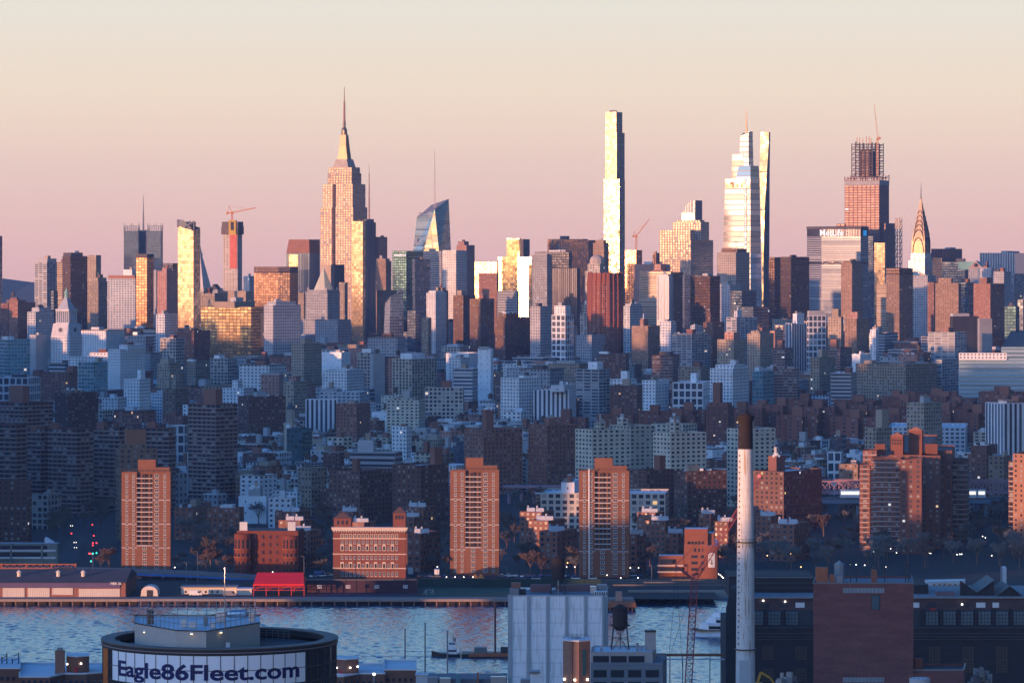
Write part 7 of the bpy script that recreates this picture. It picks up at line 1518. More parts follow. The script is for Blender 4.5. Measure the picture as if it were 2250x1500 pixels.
# --- brick housing roofs, lower left and beside the round building
FB = plain('housing_brick', (.17,.085,.06), .9, noise=.15, scale=.8); COPING = plain('coping_white', (.60,.60,.60), .7); RDOOR = plain('red_door', (.42,.02,.04), .6)
def roofhouse(lab, roofs, house, door, lamps, chim=None, D=1150.):
    t = thing('brick_apartment_block', lab, 'building', (PX((house[0]+house[1])/2, D), D+12, BZ))
    for k, (pts, yt) in enumerate(roofs):
        P = [(PX(px,D+dd), D+dd) for px, dd in pts]; z_ = PZ(yt, D)-k*.02; m = MB(); m.prism(P, BZ-1, z_, 4, 0); part(m, 'wall', [FB], t); m = MB(); m.face([(p[0],p[1],z_-.15) for p in P]); part(m, 'roof', [ROOF[1]], t)
        m = MB()
        for i in range(len(P)): a, b = P[i], P[(i+1)%len(P)]; m.bar((*a,z_+.15+k*.01),(*b,z_+.15+k*.01),.42)
        part(m, 'coping', [COPING], t)
        for px in range(int(min(p for p, _ in pts))+8, int(max(p for p, _ in pts))-6, 13):
            dd = min(d for _, d in pts); m = MB(); pbox(m, px-3, px+3, yt+7, yt+15, D+dd-.12, .3); part(m, 'window', [PANE], t)
    x0, x1, y0, y1 = house; Dh = D+16; m = MB(); P = [w2(x0,Dh), w2((x0+x1)/2,Dh-2.5), w2(x1,Dh), w2(x1,Dh+8), w2(x0,Dh+8)]; m.prism(P, PZ(y1,Dh)-3, PZ(y0,Dh), 4, 0, 1); part(m, 'roof_house', [FB, ROOF[0]], t)
    m = MB(); m.prism(inset(P,1.03), PZ(y0,Dh), PZ(y0,Dh)+.3, 4, 0, 0, True); part(m, 'roof_house_cap', [COPING], t)
    m = MB(); pbox(m, door[0], door[1], door[2], door[3], Dh-2.75 if abs((door[0]+door[1])/2-(x0+x1)/2) < 6 else Dh-1.6, .3); part(m, 'door', [RDOOR], t)
    for px, py in lamps:
        m = MB(); q = w2(px, Dh-2.6); m.cyl(q[0], q[1], PZ(py,Dh)-.22, PZ(py,Dh)+.22, .26, n=8); part(m, 'wall_lamp', [LAMPW], t)
    if chim: x0, x1, y0, y1 = chim; m = MB(); pbox(m, x0, x1, y0, y1, Dh-4, 3.2); pbox(m, x0+5, x1-3, y0-7, y0, Dh-3.2, 1.6, 1); part(m, 'chimney', [plain('chimney_brick', (.26,.12,.08), .9, noise=.15, scale=.8), STEEL], t)
    m = MB()
    for k in range(7): q = (PX(x0-20+k*14 if not chim else x0+k*13, Dh-6), Dh-6); m.bar((*q,PZ(y1+4,Dh-6)-1),(*q,PZ(y1-3,Dh-6)),.1)
    m.bar((PX(x0,Dh+4),Dh+4,PZ(house[2],Dh)),(PX(x0,Dh+4),Dh+4,PZ(house[2]-12,Dh)),.12); part(m, 'vent_pipe', [STEEL], t)
roofhouse('brick apartment roof with a brick chimney, stair house and red door, lower left corner', [([(-30,14),(44,14),(44,44),(-30,44)],1479),([(43,0),(110,0),(142,9),(190,9),(228,13),(228,40),(43,40)],1487)], (146,196,1441,1476), (163,170,1464,1476), ((147.5,1456),(178,1455)), (121,140,1429,1478))
roofhouse('brick apartment roof with stair house and red door, right of the round building', [([(700,4),(755,4),(790,12),(845,12),(845,40),(700,40)],1489),([(844,14),(914,14),(914,42),(844,42)],1482)], (736,788,1447,1484), (747,753.5,1471,1483), ((740,1464),(769.5,1464),(786,1461.5)))
t = thing('roof_antenna_frame', 'black antenna frames on the roof at the lower left corner', 'antenna', (PX(15,1180), 1180, PZ(1462,1180))); m = MB()
for px, y0 in ((4,1441),(15,1433),(27,1446),(41,1433)): m.bar((PX(px,1180),1180,PZ(1468,1180)),(PX(px,1180),1180,PZ(y0,1180)),.3)
for y_, a, b in ((1442,4,15),(1450,4,15),(1448,27,41),(1437,30,41)): m.bar((PX(a,1180),1180,PZ(y_+4,1180)),(PX(b,1180),1180,PZ(y_-3,1180)),.2)
part(m, 'frame', [DARKM], t); m = MB(); pbox(m, -30, 44, 1464, 1470, 1179, 6); part(m, 'plinth', [STEEL], t)
t = thing('steam_vent', 'small roof flue with a white light right of the round building', 'vent', (PX(822,1150), 1150, PZ(1490,1150))); m = MB(); m.cyl(PX(822,1150),1150,PZ(1500,1150),PZ(1480,1150),.25,n=8); part(m, 'flue', [STEEL], t); m = MB(); m.cyl(PX(822,1150),1150,PZ(1482,1150),PZ(1478,1150),.4,n=8); part(m, 'light', [LAMPW], t)
# --- white warehouse
D = 1400.; P = [w2(1116,D), w2(1324,D), w2(1336,D+38), w2(1130,D+38)]; zt = PZ(1309,D); t = thing('warehouse', 'tall white windowless warehouse with grey vertical pilasters', 'warehouse', (*centre(P), BZ))
WW = newmat('warehouse_white'); nt_ = WW.node_tree; p_ = N(nt_,'ShaderNodeBsdfPrincipled'); o_ = N(nt_,'ShaderNodeOutputMaterial'); lk(nt_,p_.outputs[0],o_.inputs[0]); tcn = N(nt_,'ShaderNodeTexCoord'); brk = N(nt_,'ShaderNodeTexBrick'); lk(nt_,tcn.outputs['UV'],brk.inputs['Vector']); brk.offset = 0; brk.inputs['Scale'].default_value = 1; brk.inputs['Brick Width'].default_value = 6.3; brk.inputs['Row Height'].default_value = 4.9; brk.inputs['Mortar Size'].default_value = .05
nz = N(nt_,'ShaderNodeTexNoise'); mpw = N(nt_,'ShaderNodeMapping'); mpw.inputs['Scale'].default_value = (2.2,2.2,.16); lk(nt_,tcn.outputs['Object'],mpw.inputs[0]); lk(nt_,mpw.outputs[0],nz.inputs['Vector']); nz.inputs['Scale'].default_value = .6; nz.inputs['Detail'].default_value = 6
brk.inputs['Color1'].default_value = (.80,.81,.81,1); brk.inputs['Color2'].default_value = (.83,.84,.84,1); brk.inputs['Mortar'].default_value = (.48,.5,.5,1)
cx_ = MIX(nt_, MATH(nt_,'MULTIPLY',MATH(nt_,'GREATER_THAN',nz.outputs[0],.57),.45), brk.outputs[0], (.45,.43,.40)); lk(nt_, cx_, p_.inputs['Base Color']); p_.inputs['Roughness'].default_value = .75
m = MB(); m.prism(P, BZ-1, zt, 6.3, 0); part(m, 'wall', [WW], t); m = MB(); m.face([(p[0],p[1],zt-.8) for p in P]); part(m, 'roof', [ROOF[0]], t)
GP = plain('pilaster_grey', (.34,.37,.39), .8)
for a, b in ((1116,1125),(1158,1165),(1200,1206.5),(1242,1248),(1283.5,1290),(1322.5,1326)): m = MB(); m.box(PX(a,D),D-.5,BZ-1,PX(b,D),D+.3,zt+.15); part(m, 'pilaster', [GP], t)
m = MB()
for k in range(8):
    z_ = zt-4.9*k-4.6
    for a in (1128,1168,1209,1251,1293):
        for j in range(4): x0 = PX(a+2+j*7,D); 
        m.box(PX(a,D),D-.06,z_,PX(a+28,D),D+.1,z_+.12)
part(m, 'brick_course', [plain('course_grey', (.52,.54,.54), .8)], t)
m = MB(); m.bar((P[0][0],P[0][1],zt+.2),(P[1][0],P[1][1],zt+.2),.4); m.bar((P[1][0],P[1][1],zt+.2),(P[2][0],P[2][1],zt+.2),.4); part(m, 'coping', [plain('coping_blue', (.40,.46,.50), .7)], t)
for a, b, y0, y1, dd, mt, nm in ((1123,1144,1280,1292,8,plain('brick_hut', (.25,.12,.09), .9),'roof_hut'),(1120,1140,1293,1306,3,STEEL,'roof_unit'),(1140,1156,1294,1305,5,DARKM,'roof_unit'),(1165,1210,1284,1303,26,plain('hut_plum', (.17,.10,.10), .9),'roof_hut'),(1222,1310,1284,1302,30,plain('hut_plum', (.17,.10,.10), .9),'roof_hut'),(1297,1310,1288,1300,6,GALV,'roof_unit'),(1312,1334,1284,1298,10,STEEL,'roof_unit'),(1306,1334,1299,1308,3,WHITEP,'roof_unit')):
    m = MB(); pbox(m, a, b, y0, y1+3, D+dd, 4); part(m, nm, [mt], t)
m = MB()
for k in range(6): pbox(m, 1307+k*5, 1309.5+k*5, 1299.5, 1307, D+2.8, .2)
part(m, 'louvre', [DARKM], t)
def watertank(px, D, ybody0, ybody1, ycone, yfoot, w, label, bowl=False):
    t = thing('water_tower', label, 'water tower', (PX(px,D), D, PZ(yfoot,D))); c = (PX(px,D), D); r = w/2/F*D; z0, z1 = PZ(ybody1,D), PZ(ybody0,D); zf = PZ(yfoot,D)
    TB = plain('tank_black', (.035,.027,.024), .85, noise=.4, scale=.8)
    m = MB(); m.cyl(*c, z0, z1, r, n=20)
    for k in range(5): z_ = z0+(z1-z0)*(k+.5)/5; m.cyl(*c, z_-.06, z_+.06, r+.05, n=20)
    if bowl:
        for i in range(4): a, b = i*math.pi/8, (i+1)*math.pi/8; m.cyl(*c, z0-r*.8*math.sin(b), z0-r*.8*math.sin(a), max(.1,r*math.cos(b)), r*math.cos(a), 20, cap=False)
        m.cyl(*c, z0-.3, z0+.1, r+.7, n=20)
    part(m, 'tank', [TB], t); m = MB(); m.cyl(*c, z1, PZ(ycone,D), r*1.06, .1, 20); part(m, 'conical_roof', [TB], t)
    for dx, dy in ((-1,-1),(1,-1),(1,1),(-1,1)): m = MB(); m.bar((c[0]+dx*r*.85,c[1]+dy*r*.7,z0+.3),(c[0]+dx*r*1.18,c[1]+dy*r*1.0,zf),.38); part(m, 'leg', [DARKM], t)
    m = MB()
    for dy in (-1,1):
        for s in (-1,1): m.bar((c[0]-s*r*.9,c[1]+dy*r*.75,z0),(c[0]+s*r*1.1,c[1]+dy*r*.95,zf),.14)
        m.bar((c[0]-r,c[1]+dy*r*.8,(z0+zf)/2),(c[0]+r,c[1]+dy*r*.8,(z0+zf)/2),.16)
    part(m, 'brace', [DARKM], t); m = MB(); m.cyl(*c, zf, z0-(r*.7 if bowl else 0), .3, n=8); part(m, 'riser_pipe', [GALV], t)
watertank(1226.5, 1418, 1226, 1273, 1217, 1307, 29, 'dark cylindrical water tower on the white warehouse roof')
watertank(1362.5, 1250, 1334, 1372, 1325, 1430, 33, 'dark water tower with a rounded bottom on the grey loft roof', True)
# --- grey loft with window bands
D = 1235.; t = thing('loft_building', 'blue grey loft building with dark window bays and a beige upper floor', 'building', (PX(1385,D), D+12, BZ))
BGE = plain('beige_concrete', (.36,.32,.29), .85, noise=.1); BGR = plain('loft_bluegrey', (.17,.20,.23), .8, noise=.12)
P = [w2(1298,D), w2(1456,D), w2(1465,D+26), w2(1306,D+26)]; m = MB(); m.prism(P, BZ-1, PZ(1456,D), 4, 0, 1); part(m, 'wall', [BGR, ROOF[0]], t)
P2 = [w2(1298,D+1.5), w2(1434,D+1.5), w2(1442,D+22), w2(1304,D+22)]; m = MB(); m.prism(P2, PZ(1456,D)-.2, PZ(1432,D), 4, 0); part(m, 'upper_floor', [BGE], t); m = MB(); m.face([(p[0],p[1],PZ(1432,D)-.5) for p in P2]); part(m, 'roof', [ROOF[1]], t)
for a, b in ((1303,1338),(1342,1377),(1381,1416)): m = MB(); pbox(m, a, b, 1440, 1454, D+1.3, .3); part(m, 'window', [DGL], t)
for a, b in ((1304,1333),(1342,1371),(1380,1409),(1418.5,1448)):
    for y0, y1 in ((1471,1487),(1497,1513)): m = MB(); pbox(m, a, b, y0, y1, D-.15, .3); part(m, 'window', [DGL], t)
for y_ in (1458, 1466, 1491): m = MB(); pbox(m, 1297, 1457, y_-.7, y_+.7, D-.3, .4); part(m, 'string_course', [plain('course_blue', (.22,.26,.29), .8)], t)
m = MB(); q = w2(1429,D+14); pbox(m, 1418, 1441, 1388, 1434, D+10, 4); pbox(m, 1417, 1442, 1385, 1388, D+9.8, 4.4, 1); part(m, 'stair_tower', [BGE, DARKM], t)
for a, b, y0 in ((1300,1306,1420),(1319,1325,1422),(1398,1404,1412),(1408,1412,1420)): m = MB(); pbox(m, a, b, y0, 1434, D+8, 1.2); part(m, 'roof_unit', [STEEL], t)
# --- brick stair tower
D = 1130.; t = thing('brick_tower', 'brown brick stair tower with a tall green window strip before the white warehouse', 'tower', (PX(1266,D), D+6, BZ))
TBK = plain('stair_brick', (.28,.15,.10), .9, noise=.2, scale=.8); zt = PZ(1409,D)
m = MB(); m.prism([w2(1252,D+1.2), w2(1257,D+1.2), w2(1257,D+9), w2(1237,D+9), w2(1237,D+3.5)], BZ-1, zt, 4, 0, 0); m.prism([w2(1257,D+1.6), w2(1272,D-.5), w2(1297,D+2.2), w2(1297,D+9), w2(1257,D+9)], BZ-1, zt, 4, 0, 0); part(m, 'wall', [TBK], t)
m = MB(); m.prism([w2(1236,D+3), w2(1254,D+.6), w2(1272,D-1), w2(1298,D+1.8), w2(1298,D+9.5), w2(1236,D+9.5)], zt, zt+.5, 4, 0, 0, True); part(m, 'cornice', [COPING], t)
def onf(px): return D-.5+(px-1272)/25*2.7
m = MB(); a, b = w2(1280,onf(1280)-.15), w2(1286,onf(1286)-.15); m.prism([a, b, (b[0],b[1]+.3), (a[0],a[1]+.3)], PZ(1484,D), PZ(1426,D), 4, 0, 0, True); part(m, 'window_strip', [plain('green_glass', (.06,.20,.19), .15, .2, noise=0)], t)
for px, d_ in ((1240,D+2.6),(1263,D+.3),(1291,onf(1291)-.3)): m = MB(); q = w2(px,d_); m.cyl(q[0], q[1], PZ(1493,D)-.25, PZ(1493,D)+.25, .3, n=8); part(m, 'wall_lamp', [LAMPW], t)
m = MB(); zz = zt+.5
for a, b in (((1240,D+4),(1293,D+4)),((1240,D+8),(1293,D+8))):
    m.bar((*w2(*a),zz+1),(*w2(*b),zz+1),.1); 
    for j in range(7): q = lerp(w2(*a),w2(*b),j/6); m.bar((*q,zz),(*q,zz+1.1),.1)
pbox(m, 1253, 1275, 1399, 1410, D+5, 2); part(m, 'roof_plant', [STEEL], t)
t = thing('small_roof_hut', 'little white roof hut with a grey frame at the foot of the white warehouse', 'hut', (PX(1165,1300), 1300, BZ)); m = MB(); pbox(m, 1165, 1185, 1478, 1560, 1300, 4); part(m, 'wall', [WHITEP], t); m = MB(); pbox(m, 1144, 1165, 1492, 1560, 1300, 5); part(m, 'lean_to', [STEEL], t); m = MB(); pbox(m, 1163, 1187, 1474, 1478, 1299, 6); part(m, 'roof', [STEEL], t)
# --- white chimney stack
D = 1300.; c = (PX(1638,D), D); t = thing('chimney_stack', 'tall tapering white power station chimney with a black top', 'chimney', (*c, BZ)); k = D/F/2
CHW = newmat('chimney_white'); nt_ = CHW.node_tree; p_ = N(nt_,'ShaderNodeBsdfPrincipled'); o_ = N(nt_,'ShaderNodeOutputMaterial'); lk(nt_,p_.outputs[0],o_.inputs[0]); tcn = N(nt_,'ShaderNodeTexCoord'); mp = N(nt_,'ShaderNodeMapping'); lk(nt_,tcn.outputs['Object'],mp.inputs[0]); mp.inputs['Scale'].default_value = (2.2,2.2,.10)
nz = N(nt_,'ShaderNodeTexNoise'); lk(nt_,mp.outputs[0],nz.inputs['Vector']); nz.inputs['Scale'].default_value = 1; nz.inputs['Detail'].default_value = 5
sp_ = N(nt_,'ShaderNodeSeparateXYZ'); lk(nt_,tcn.outputs['Object'],sp_.inputs[0]); jl = MATH(nt_,'LESS_THAN',MATH(nt_,'FRACT',MATH(nt_,'DIVIDE',sp_.outputs[2],2.9)),.05)
rust = MATH(nt_,'MULTIPLY',MATH(nt_,'GREATER_THAN',nz.outputs[0],.60),.75); cx_ = MIX(nt_, rust, (.60,.59,.56), (.36,.22,.10)); cx_ = MIX(nt_, MATH(nt_,'MULTIPLY',jl,.5), cx_, (.36,.36,.36)); lk(nt_,cx_,p_.inputs['Base Color']); p_.inputs['Roughness'].default_value = .7
m = MB(); m.cyl(*c, BZ-1, PZ(1500,D), 50*k, 43*k, 40, cap=False); m.cyl(*c, PZ(1500,D), PZ(1190,D), 43*k, 37*k, 40, cap=False); m.cyl(*c, PZ(1190,D), PZ(986,D), 37*k, 33*k, 40, cap=False); part(m, 'shaft', [CHW], t, True)
BLKT = plain('chimney_black', (.022,.015,.013), .85, noise=.5, scale=.7)
m = MB(); m.cyl(*c, PZ(986,D), PZ(925,D), 33*k, 31*k, 40, cap=False); m.cyl(*c, PZ(925,D), PZ(912,D), 37*k, 35*k, 40, cap=True); part(m, 'black_top', [BLKT], t)
m = MB(); m.cyl(*c, PZ(917,D), PZ(915,D), 41*k, n=32); m.cyl(*c, PZ(911,D), PZ(908,D), 24*k, n=24); part(m, 'top_ring', [BLKT], t)
m = MB()
for y_, w_ in ((1190,47),(1425,50)):
    m.cyl(*c, PZ(y_+1.2,D), PZ(y_-1,D), w_*k, n=32)
    if y_ == 1190:
        for j in range(16): a = j*math.pi/8; q = (c[0]+w_*k*math.cos(a), c[1]+w_*k*math.sin(a)); m.bar((*q,PZ(y_,D)),(*q,PZ(y_-8,D)),.1); q2 = (c[0]+38*k*math.cos(a), c[1]+38*k*math.sin(a)); m.bar((*q,PZ(y_,D)),(*q2,PZ(y_+12,D)),.12)
        m.cyl(*c, PZ(y_-7.4,D), PZ(y_-8,D), w_*k, n=32, cap=False)
part(m, 'platform', [DARKM], t)
m = MB()
for i in range(34):
    y_ = 1000+i*12.5; r = (33+(y_-986)*.021)*k; a = math.radians(218); q = (c[0]+r*math.cos(a), c[1]+r*math.sin(a)); m.bar((q[0],q[1],PZ(y_+2,D)),(q[0],q[1],PZ(y_-2,D)),.45)
part(m, 'ladder', [plain('ladder_grey', (.16,.16,.17), .7)], t)
m = MB()
for i in range(3): a = math.radians(222); r = 33*k; q = (c[0]+r*math.cos(a), c[1]+r*math.sin(a)); y_ = 933+i*20; m.bar((q[0],q[1],PZ(y_+4,D)),(q[0],q[1],PZ(y_-3,D)),.9)
part(m, 'vent_opening', [DARKM], t)
m = MB(); pbox(m, 1625, 1650, 1450, 1500, D-3.7, .3); part(m, 'access_panel', [plain('panel_grey', (.48,.48,.47), .7)], t)
# --- red lattice crane
D = 1385.; CR = plain('crane_red', (.24,.05,.06), .6); t = thing('lattice_crane', 'red lattice boom crane standing at the river edge left of the chimney', 'crane', (PX(1511,D), D, BZ))
def lattice(m, a, b, w, n, bw):
    a, b = Vector(a), Vector(b); d = (b-a); dn = d.normalized(); s = Vector((0,1,0)); x = dn.cross(s).normalized(); cs = [x*w/2+s*w/2, x*-w/2+s*w/2, x*-w/2-s*w/2, x*w/2-s*w/2]
    for k_ in cs: m.bar(a+k_, b+k_, bw)
    for i in range(n):
        p, q = a+d*(i/n), a+d*((i+1)/n)
        for j in range(4): m.bar(p+cs[j], q+cs[(j+1)%4], bw*.6); m.bar(p+cs[j], p+cs[(j+1)%4], bw*.5)
v3 = lambda px, py: Vector((PX(px,D), D, PZ(py,D)))
m = MB(); lattice(m, v3(1509,1560), v3(1526,1275), 2.4, 22, .27); part(m, 'tower_boom', [CR], t)
m = MB(); lattice(m, v3(1526,1272), v3(1668,1050), 1.6, 24, .20); part(m, 'luffing_jib', [CR], t)
m = MB(); m.bar(v3(1526,1272), v3(1484,1241), .5); m.bar(v3(1526,1277), v3(1488,1246), .4); m.bar(v3(1520,1262), v3(1535,1260), .6); part(m, 'strut', [CR], t)
for a, b in (((1484,1241),(1480,1330)),((1480,1330),(1470,1440)),((1486,1241),(1500,1480)),((1526,1275),(1472,1440)),((1484,1241),(1600,1140)),((1484,1241),(1660,1060))):
    m = MB(); m.bar(v3(*a), v3(*b), .11); part(m, 'cable', [DARKM], t)
m = MB(); q = v3(1668,1048); m.cyl(q.x, q.y, q.z, q.z+.9, .35, n=8); part(m, 'tip_lamp', [LAMPR], t)
m = MB(); q = v3(1509,1560); m.box(q.x-4,q.y-3,BZ,q.x+4,q.y+3,BZ+3.5); part(m, 'carriage', [CR], t)
# --- plum brick block
D = 1290.; P = [w2(1787,D), w2(2007,D), w2(2003,D+30), w2(1793,D+30)]; zt = PZ(1281,D); t = thing('brick_block', 'blank plum red brick block with one high door and a louvre strip', 'building', (*centre(P), BZ))
def brickmat(name, c1, c2, mo, sc_=1.):
    m = newmat(name); nt = m.node_tree; p = N(nt,'ShaderNodeBsdfPrincipled'); o = N(nt,'ShaderNodeOutputMaterial'); lk(nt,p.outputs[0],o.inputs[0]); tcn = N(nt,'ShaderNodeTexCoord'); b = N(nt,'ShaderNodeTexBrick'); lk(nt,tcn.outputs['UV'],b.inputs['Vector']); b.inputs['Scale'].default_value = sc_; b.inputs['Brick Width'].default_value = 1.1; b.inputs['Row Height'].default_value = .38; b.inputs['Mortar Size'].default_value = .03
    b.inputs['Color1'].default_value = (*c1,1); b.inputs['Color2'].default_value = (*c2,1); b.inputs['Mortar'].default_value = (*mo,1)
    n1 = N(nt,'ShaderNodeTexNoise'); mp = N(nt,'ShaderNodeMapping'); lk(nt,tcn.outputs['Object'],mp.inputs[0]); mp.inputs['Scale'].default_value = (.12,.12,.5); lk(nt,mp.outputs[0],n1.inputs['Vector']); n1.inputs['Scale'].default_value = 1; n1.inputs['Detail'].default_value = 7
    s = N(nt,'ShaderNodeVectorMath',operation='SCALE'); lk(nt,b.outputs[0],s.inputs[0]); lk(nt,MATH(nt,'MULTIPLY_ADD',n1.outputs[0],.9,.55),s.inputs[3]); lk(nt,s.outputs[0],p.inputs['Base Color']); p.inputs['Roughness'].default_value = .9; return m
PLB = brickmat('plum_brick', (.20,.075,.065), (.16,.06,.055), (.14,.07,.065))
m = MB(); m.prism(P, BZ-1, zt, 1.1, 0); part(m, 'wall', [PLB], t); m = MB(); m.face([(p[0],p[1],zt-.7) for p in P]); part(m, 'roof', [ROOF[0]], t)
m = MB(); m.bar((*P[0],zt+.1),(*P[1],zt+.1),.35); m.bar((*P[1],zt+.1),(*P[2],zt+.1),.35); m.bar((*P[3],zt+.1),(*P[0],zt+.1),.35); part(m, 'coping', [plain('coping_dark', (.20,.19,.19), .8)], t)
LV = plain('louvre_grey', (.22,.24,.26), .6)
for y0, y1 in ((1291,1302),(1487,1498)):
    m = MB(); pbox(m, 1853, 1942, y0, y1, D-.1, .2); lv = part(m, 'louvre', [LV], t); m = MB()
    for k_ in range(12): pbox(m, 1853+k_*8.1-.4, 1853+k_*8.1+.4, y0, y1, D-.2, .12)
    m.build('louvre_bar', plain('bar_pale', (.42,.42,.43), .7), lv)
m = MB(); pbox(m, 1914, 1934, 1306, 1339, D-.05, .2); part(m, 'door_frame', [DARKM], t); m = MB(); pbox(m, 1916, 1932, 1308, 1338, D-.12, .1); part(m, 'door', [plain('door_teal', (.06,.10,.115), .6)], t)
for a, b, y0, y1, dd, mt in ((1793,1819,1246,1278,6,RUST),(1823,1834,1262,1277,4,plain('hut_brick', (.30,.10,.06), .9)),(1916,1927,1251,1276,10,plain('stack_rust', (.28,.10,.06), .8)),(1838,1852,1264,1276,4,STEEL)): m = MB(); pbox(m, a, b, y0, y1+6, D+dd, 3); part(m, 'roof_unit', [mt], t)
m = MB(); q = w2(1844,D+14); m.cyl(*q, zt-.5, PZ(1239,D+14), 1.7, n=8); m.cyl(*q, PZ(1239,D+14), PZ(1231,D+14), 1.9, .2, 8); part(m, 'roof_tank', [plain('tank_grey', (.26,.27,.27), .8)], t)
m = MB()
for px, y_ in ((1869,1240),(1882,1250),(1921,1240),(1944,1243),(1990,1233),(1996,1240)): q = w2(px,D+12); m.bar((*q,zt-.5),(*q,PZ(y_,D+12)),.3); m.box(q[0]-.3,q[1]-.3,PZ(y_,D+12)-1.2,q[0]+.3,q[1]+.3,PZ(y_,D+12))
part(m, 'roof_mast', [DARKM], t)
P3 = [w2(2006,D+3), w2(2117,D+3), w2(2121,D+24), w2(2009,D+24)]; m = MB(); m.prism(P3, BZ-1, PZ(1473,D), 1.1, 0); part(m, 'annex', [PLB], t); m = MB(); m.face([(p[0],p[1],PZ(1473,D)-.9) for p in P3]); part(m, 'annex_roof', [ROOF[2]], t); m = MB(); m.bar((*P3[0],PZ(1473,D)),(*P3[1],PZ(1473,D)),.4); m.bar((*P3[1],PZ(1473,D)),(*P3[2],PZ(1473,D)),.4); part(m, 'annex_coping', [STEEL], t)
m = MB(); pbox(m, 2010, 2028, 1446, 1474, D+12, 4); part(m, 'annex_hut', [plain('hut_brick', (.30,.10,.06), .9)], t)
t = thing('storage_tank', 'pale grey storage tank with a railing in front of the plum brick annex', 'tank', (PX(2021,1200), 1200, BZ)); q = w2(2021,1200); m = MB(); m.cyl(*q, BZ, PZ(1490,1200), 23/F*1200, n=28); m.cyl(*q, PZ(1490,1200), PZ(1488,1200), 23.5/F*1200, 20/F*1200, n=28); part(m, 'shell', [plain('tank_pale', (.42,.43,.43), .6)], t)
m = MB()
for k_ in range(14): a = k_*math.pi/7; p_ = (q[0]+3.2*math.cos(a), q[1]+3.2*math.sin(a)); m.bar((*p_,PZ(1489,1200)),(*p_,PZ(1481,1200)),.09)
m.cyl(*q, PZ(1481.5,1200), PZ(1481,1200), 3.25, n=24, cap=False); part(m, 'railing', [RUST], t)
# --- dark power plant
D = 1440.; t = thing('power_plant', 'long dark half demolished power plant behind the plum brick block', 'building', (PX(1950,D), D+30, BZ)); DKB = brickmat('plant_dark', (.030,.027,.030), (.024,.022,.026), (.02,.02,.022)); DBR = brickmat('plant_brick', (.10,.06,.06), (.085,.05,.05), (.07,.05,.05))
m = MB(); pbox(m, 1602, 2330, 1377, 1560, D, 60); part(m, 'hall', [DKB], t); m = MB(); pbox(m, 1640, 2330, 1314, 1340, D+7, 50); part(m, 'upper_wall', [DBR], t); m = MB(); pbox(m, 1640, 2330, 1340, 1378, D+6, 48); part(m, 'clerestory_wall', [plain('clerestory_back', (.035,.045,.055), .5)], t)
m = MB(); pbox(m, 1640, 2330, 1311, 1314, D+6, 52); part(m, 'parapet', [plain('parapet_grey', (.26,.24,.23), .85, noise=.3, scale=.5)], t)
m = MB(); pbox(m, 1602, 1787, 1266, 1312, D+26, 30); part(m, 'roof_block', [DKB], t)
for y_ in (1268, 1280, 1291, 1302): m = MB(); pbox(m, 1655, 1786, y_-.8, y_+.8, D+25.6, .5); part(m, 'roof_rail', [STEEL if y_ == 1268 else plain('rail_dark', (.07,.07,.075), .7)], t)
CLG = plain('clerestory_glass', (.12,.19,.23), .3, .3, noise=.3, scale=.4)
for i in range(17):
    x0 = 1646+i*38.5
    if 1790 < x0+30 and x0 < 2000: continue
    m = MB(); pbox(m, x0+3, x0+31, 1343, 1372, D+5.7, .3); cg = part(m, 'clerestory_window', [CLG], t); m = MB()
    for j in range(5): pbox(m, x0+3+j*7-.5, x0+3+j*7+.5, 1343, 1372, D+5.5, .2)
    for y_ in (1350, 1358, 1366): pbox(m, x0+3, x0+31, y_-.4, y_+.4, D+5.5, .2)
    m.build('glazing_bar', DARKM, cg); m = MB(); pbox(m, x0-3.5, x0+1.5, 1338, 1378, D+3, 3.2); part(m, 'buttress', [DKB], t)
for a, b, mt in ((1748,1768,WHITEP),(2007,2020,WHITEP),(2145,2165,WHITEP),(2181,2195,WHITEP),(2036,2056,DARKM),(2108,2127,DARKM),(1712,1732,DARKM),(1672,1690,DARKM)): m = MB(); pbox(m, a, b, 1323, 1334, D+6.8, .3); part(m, 'hatch', [mt], t)
m = MB(); pbox(m, 2044, 2056, 1336, 1340, D+4, 1.2); part(m, 'red_skip', [REDP], t)
for px, py in ((1677,1322),(1725,1324),(2114,1330)): m = MB(); q = w2(px,D+6.3); m.cyl(*q, PZ(py,D)-.25, PZ(py,D)+.25, .3, n=8); part(m, 'lamp', [LAMPW], t)
for y_ in (1378, 1391, 1398, 1404): m = MB(); pbox(m, 1640, 2330, y_-.9, y_+.9, D-.6, .7); part(m, 'ledge', [plain('ledge_dark', (.07,.07,.075), .8)], t)
BRP = plain('old_pane', (.085,.062,.045), .4, noise=.5, scale=.7)
for a in (1675, 1748, 2041, 2115, 2189):
    for y0 in ((1420, 1468) if a < 1800 else (1420, 1448)):
        m = MB()
        for i in range(4):
            for j in range(5): pbox(m, a+i*6.6, a+i*6.6+5, y0+j*6, y0+j*6+4.6, D-.12, .2)
        part(m, 'factory_window', [BRP], t)
GRB = plain('gable_green', (.11,.125,.12), .7, noise=.3, scale=.5)
def gable(px0, px1, ye, yr, nm, d, inv=False):
    x0, x1, xm = PX(px0,D), PX(px1,D), (PX(px0,D)+PX(px1,D))/2; e, r = PZ(ye,D), PZ(yr,D); m = MB()
    m.face([(x0,D+d,e),(xm,D+d,r),(xm,D+d+24,r),(x0,D+d+24,e)]); m.face([(xm,D+d,r),(x1,D+d,e),(x1,D+d+24,e),(xm,D+d+24,r)]); m.face([(x0,D+d+.5,PZ(1314,D)),(x1,D+d+.5,PZ(1314,D)),(x1,D+d+.5,e-.2),(xm,D+d+.5,r-.2),(x0,D+d+.5,e-.2)],None,1); part(m, nm, [GRB, DKB], t)
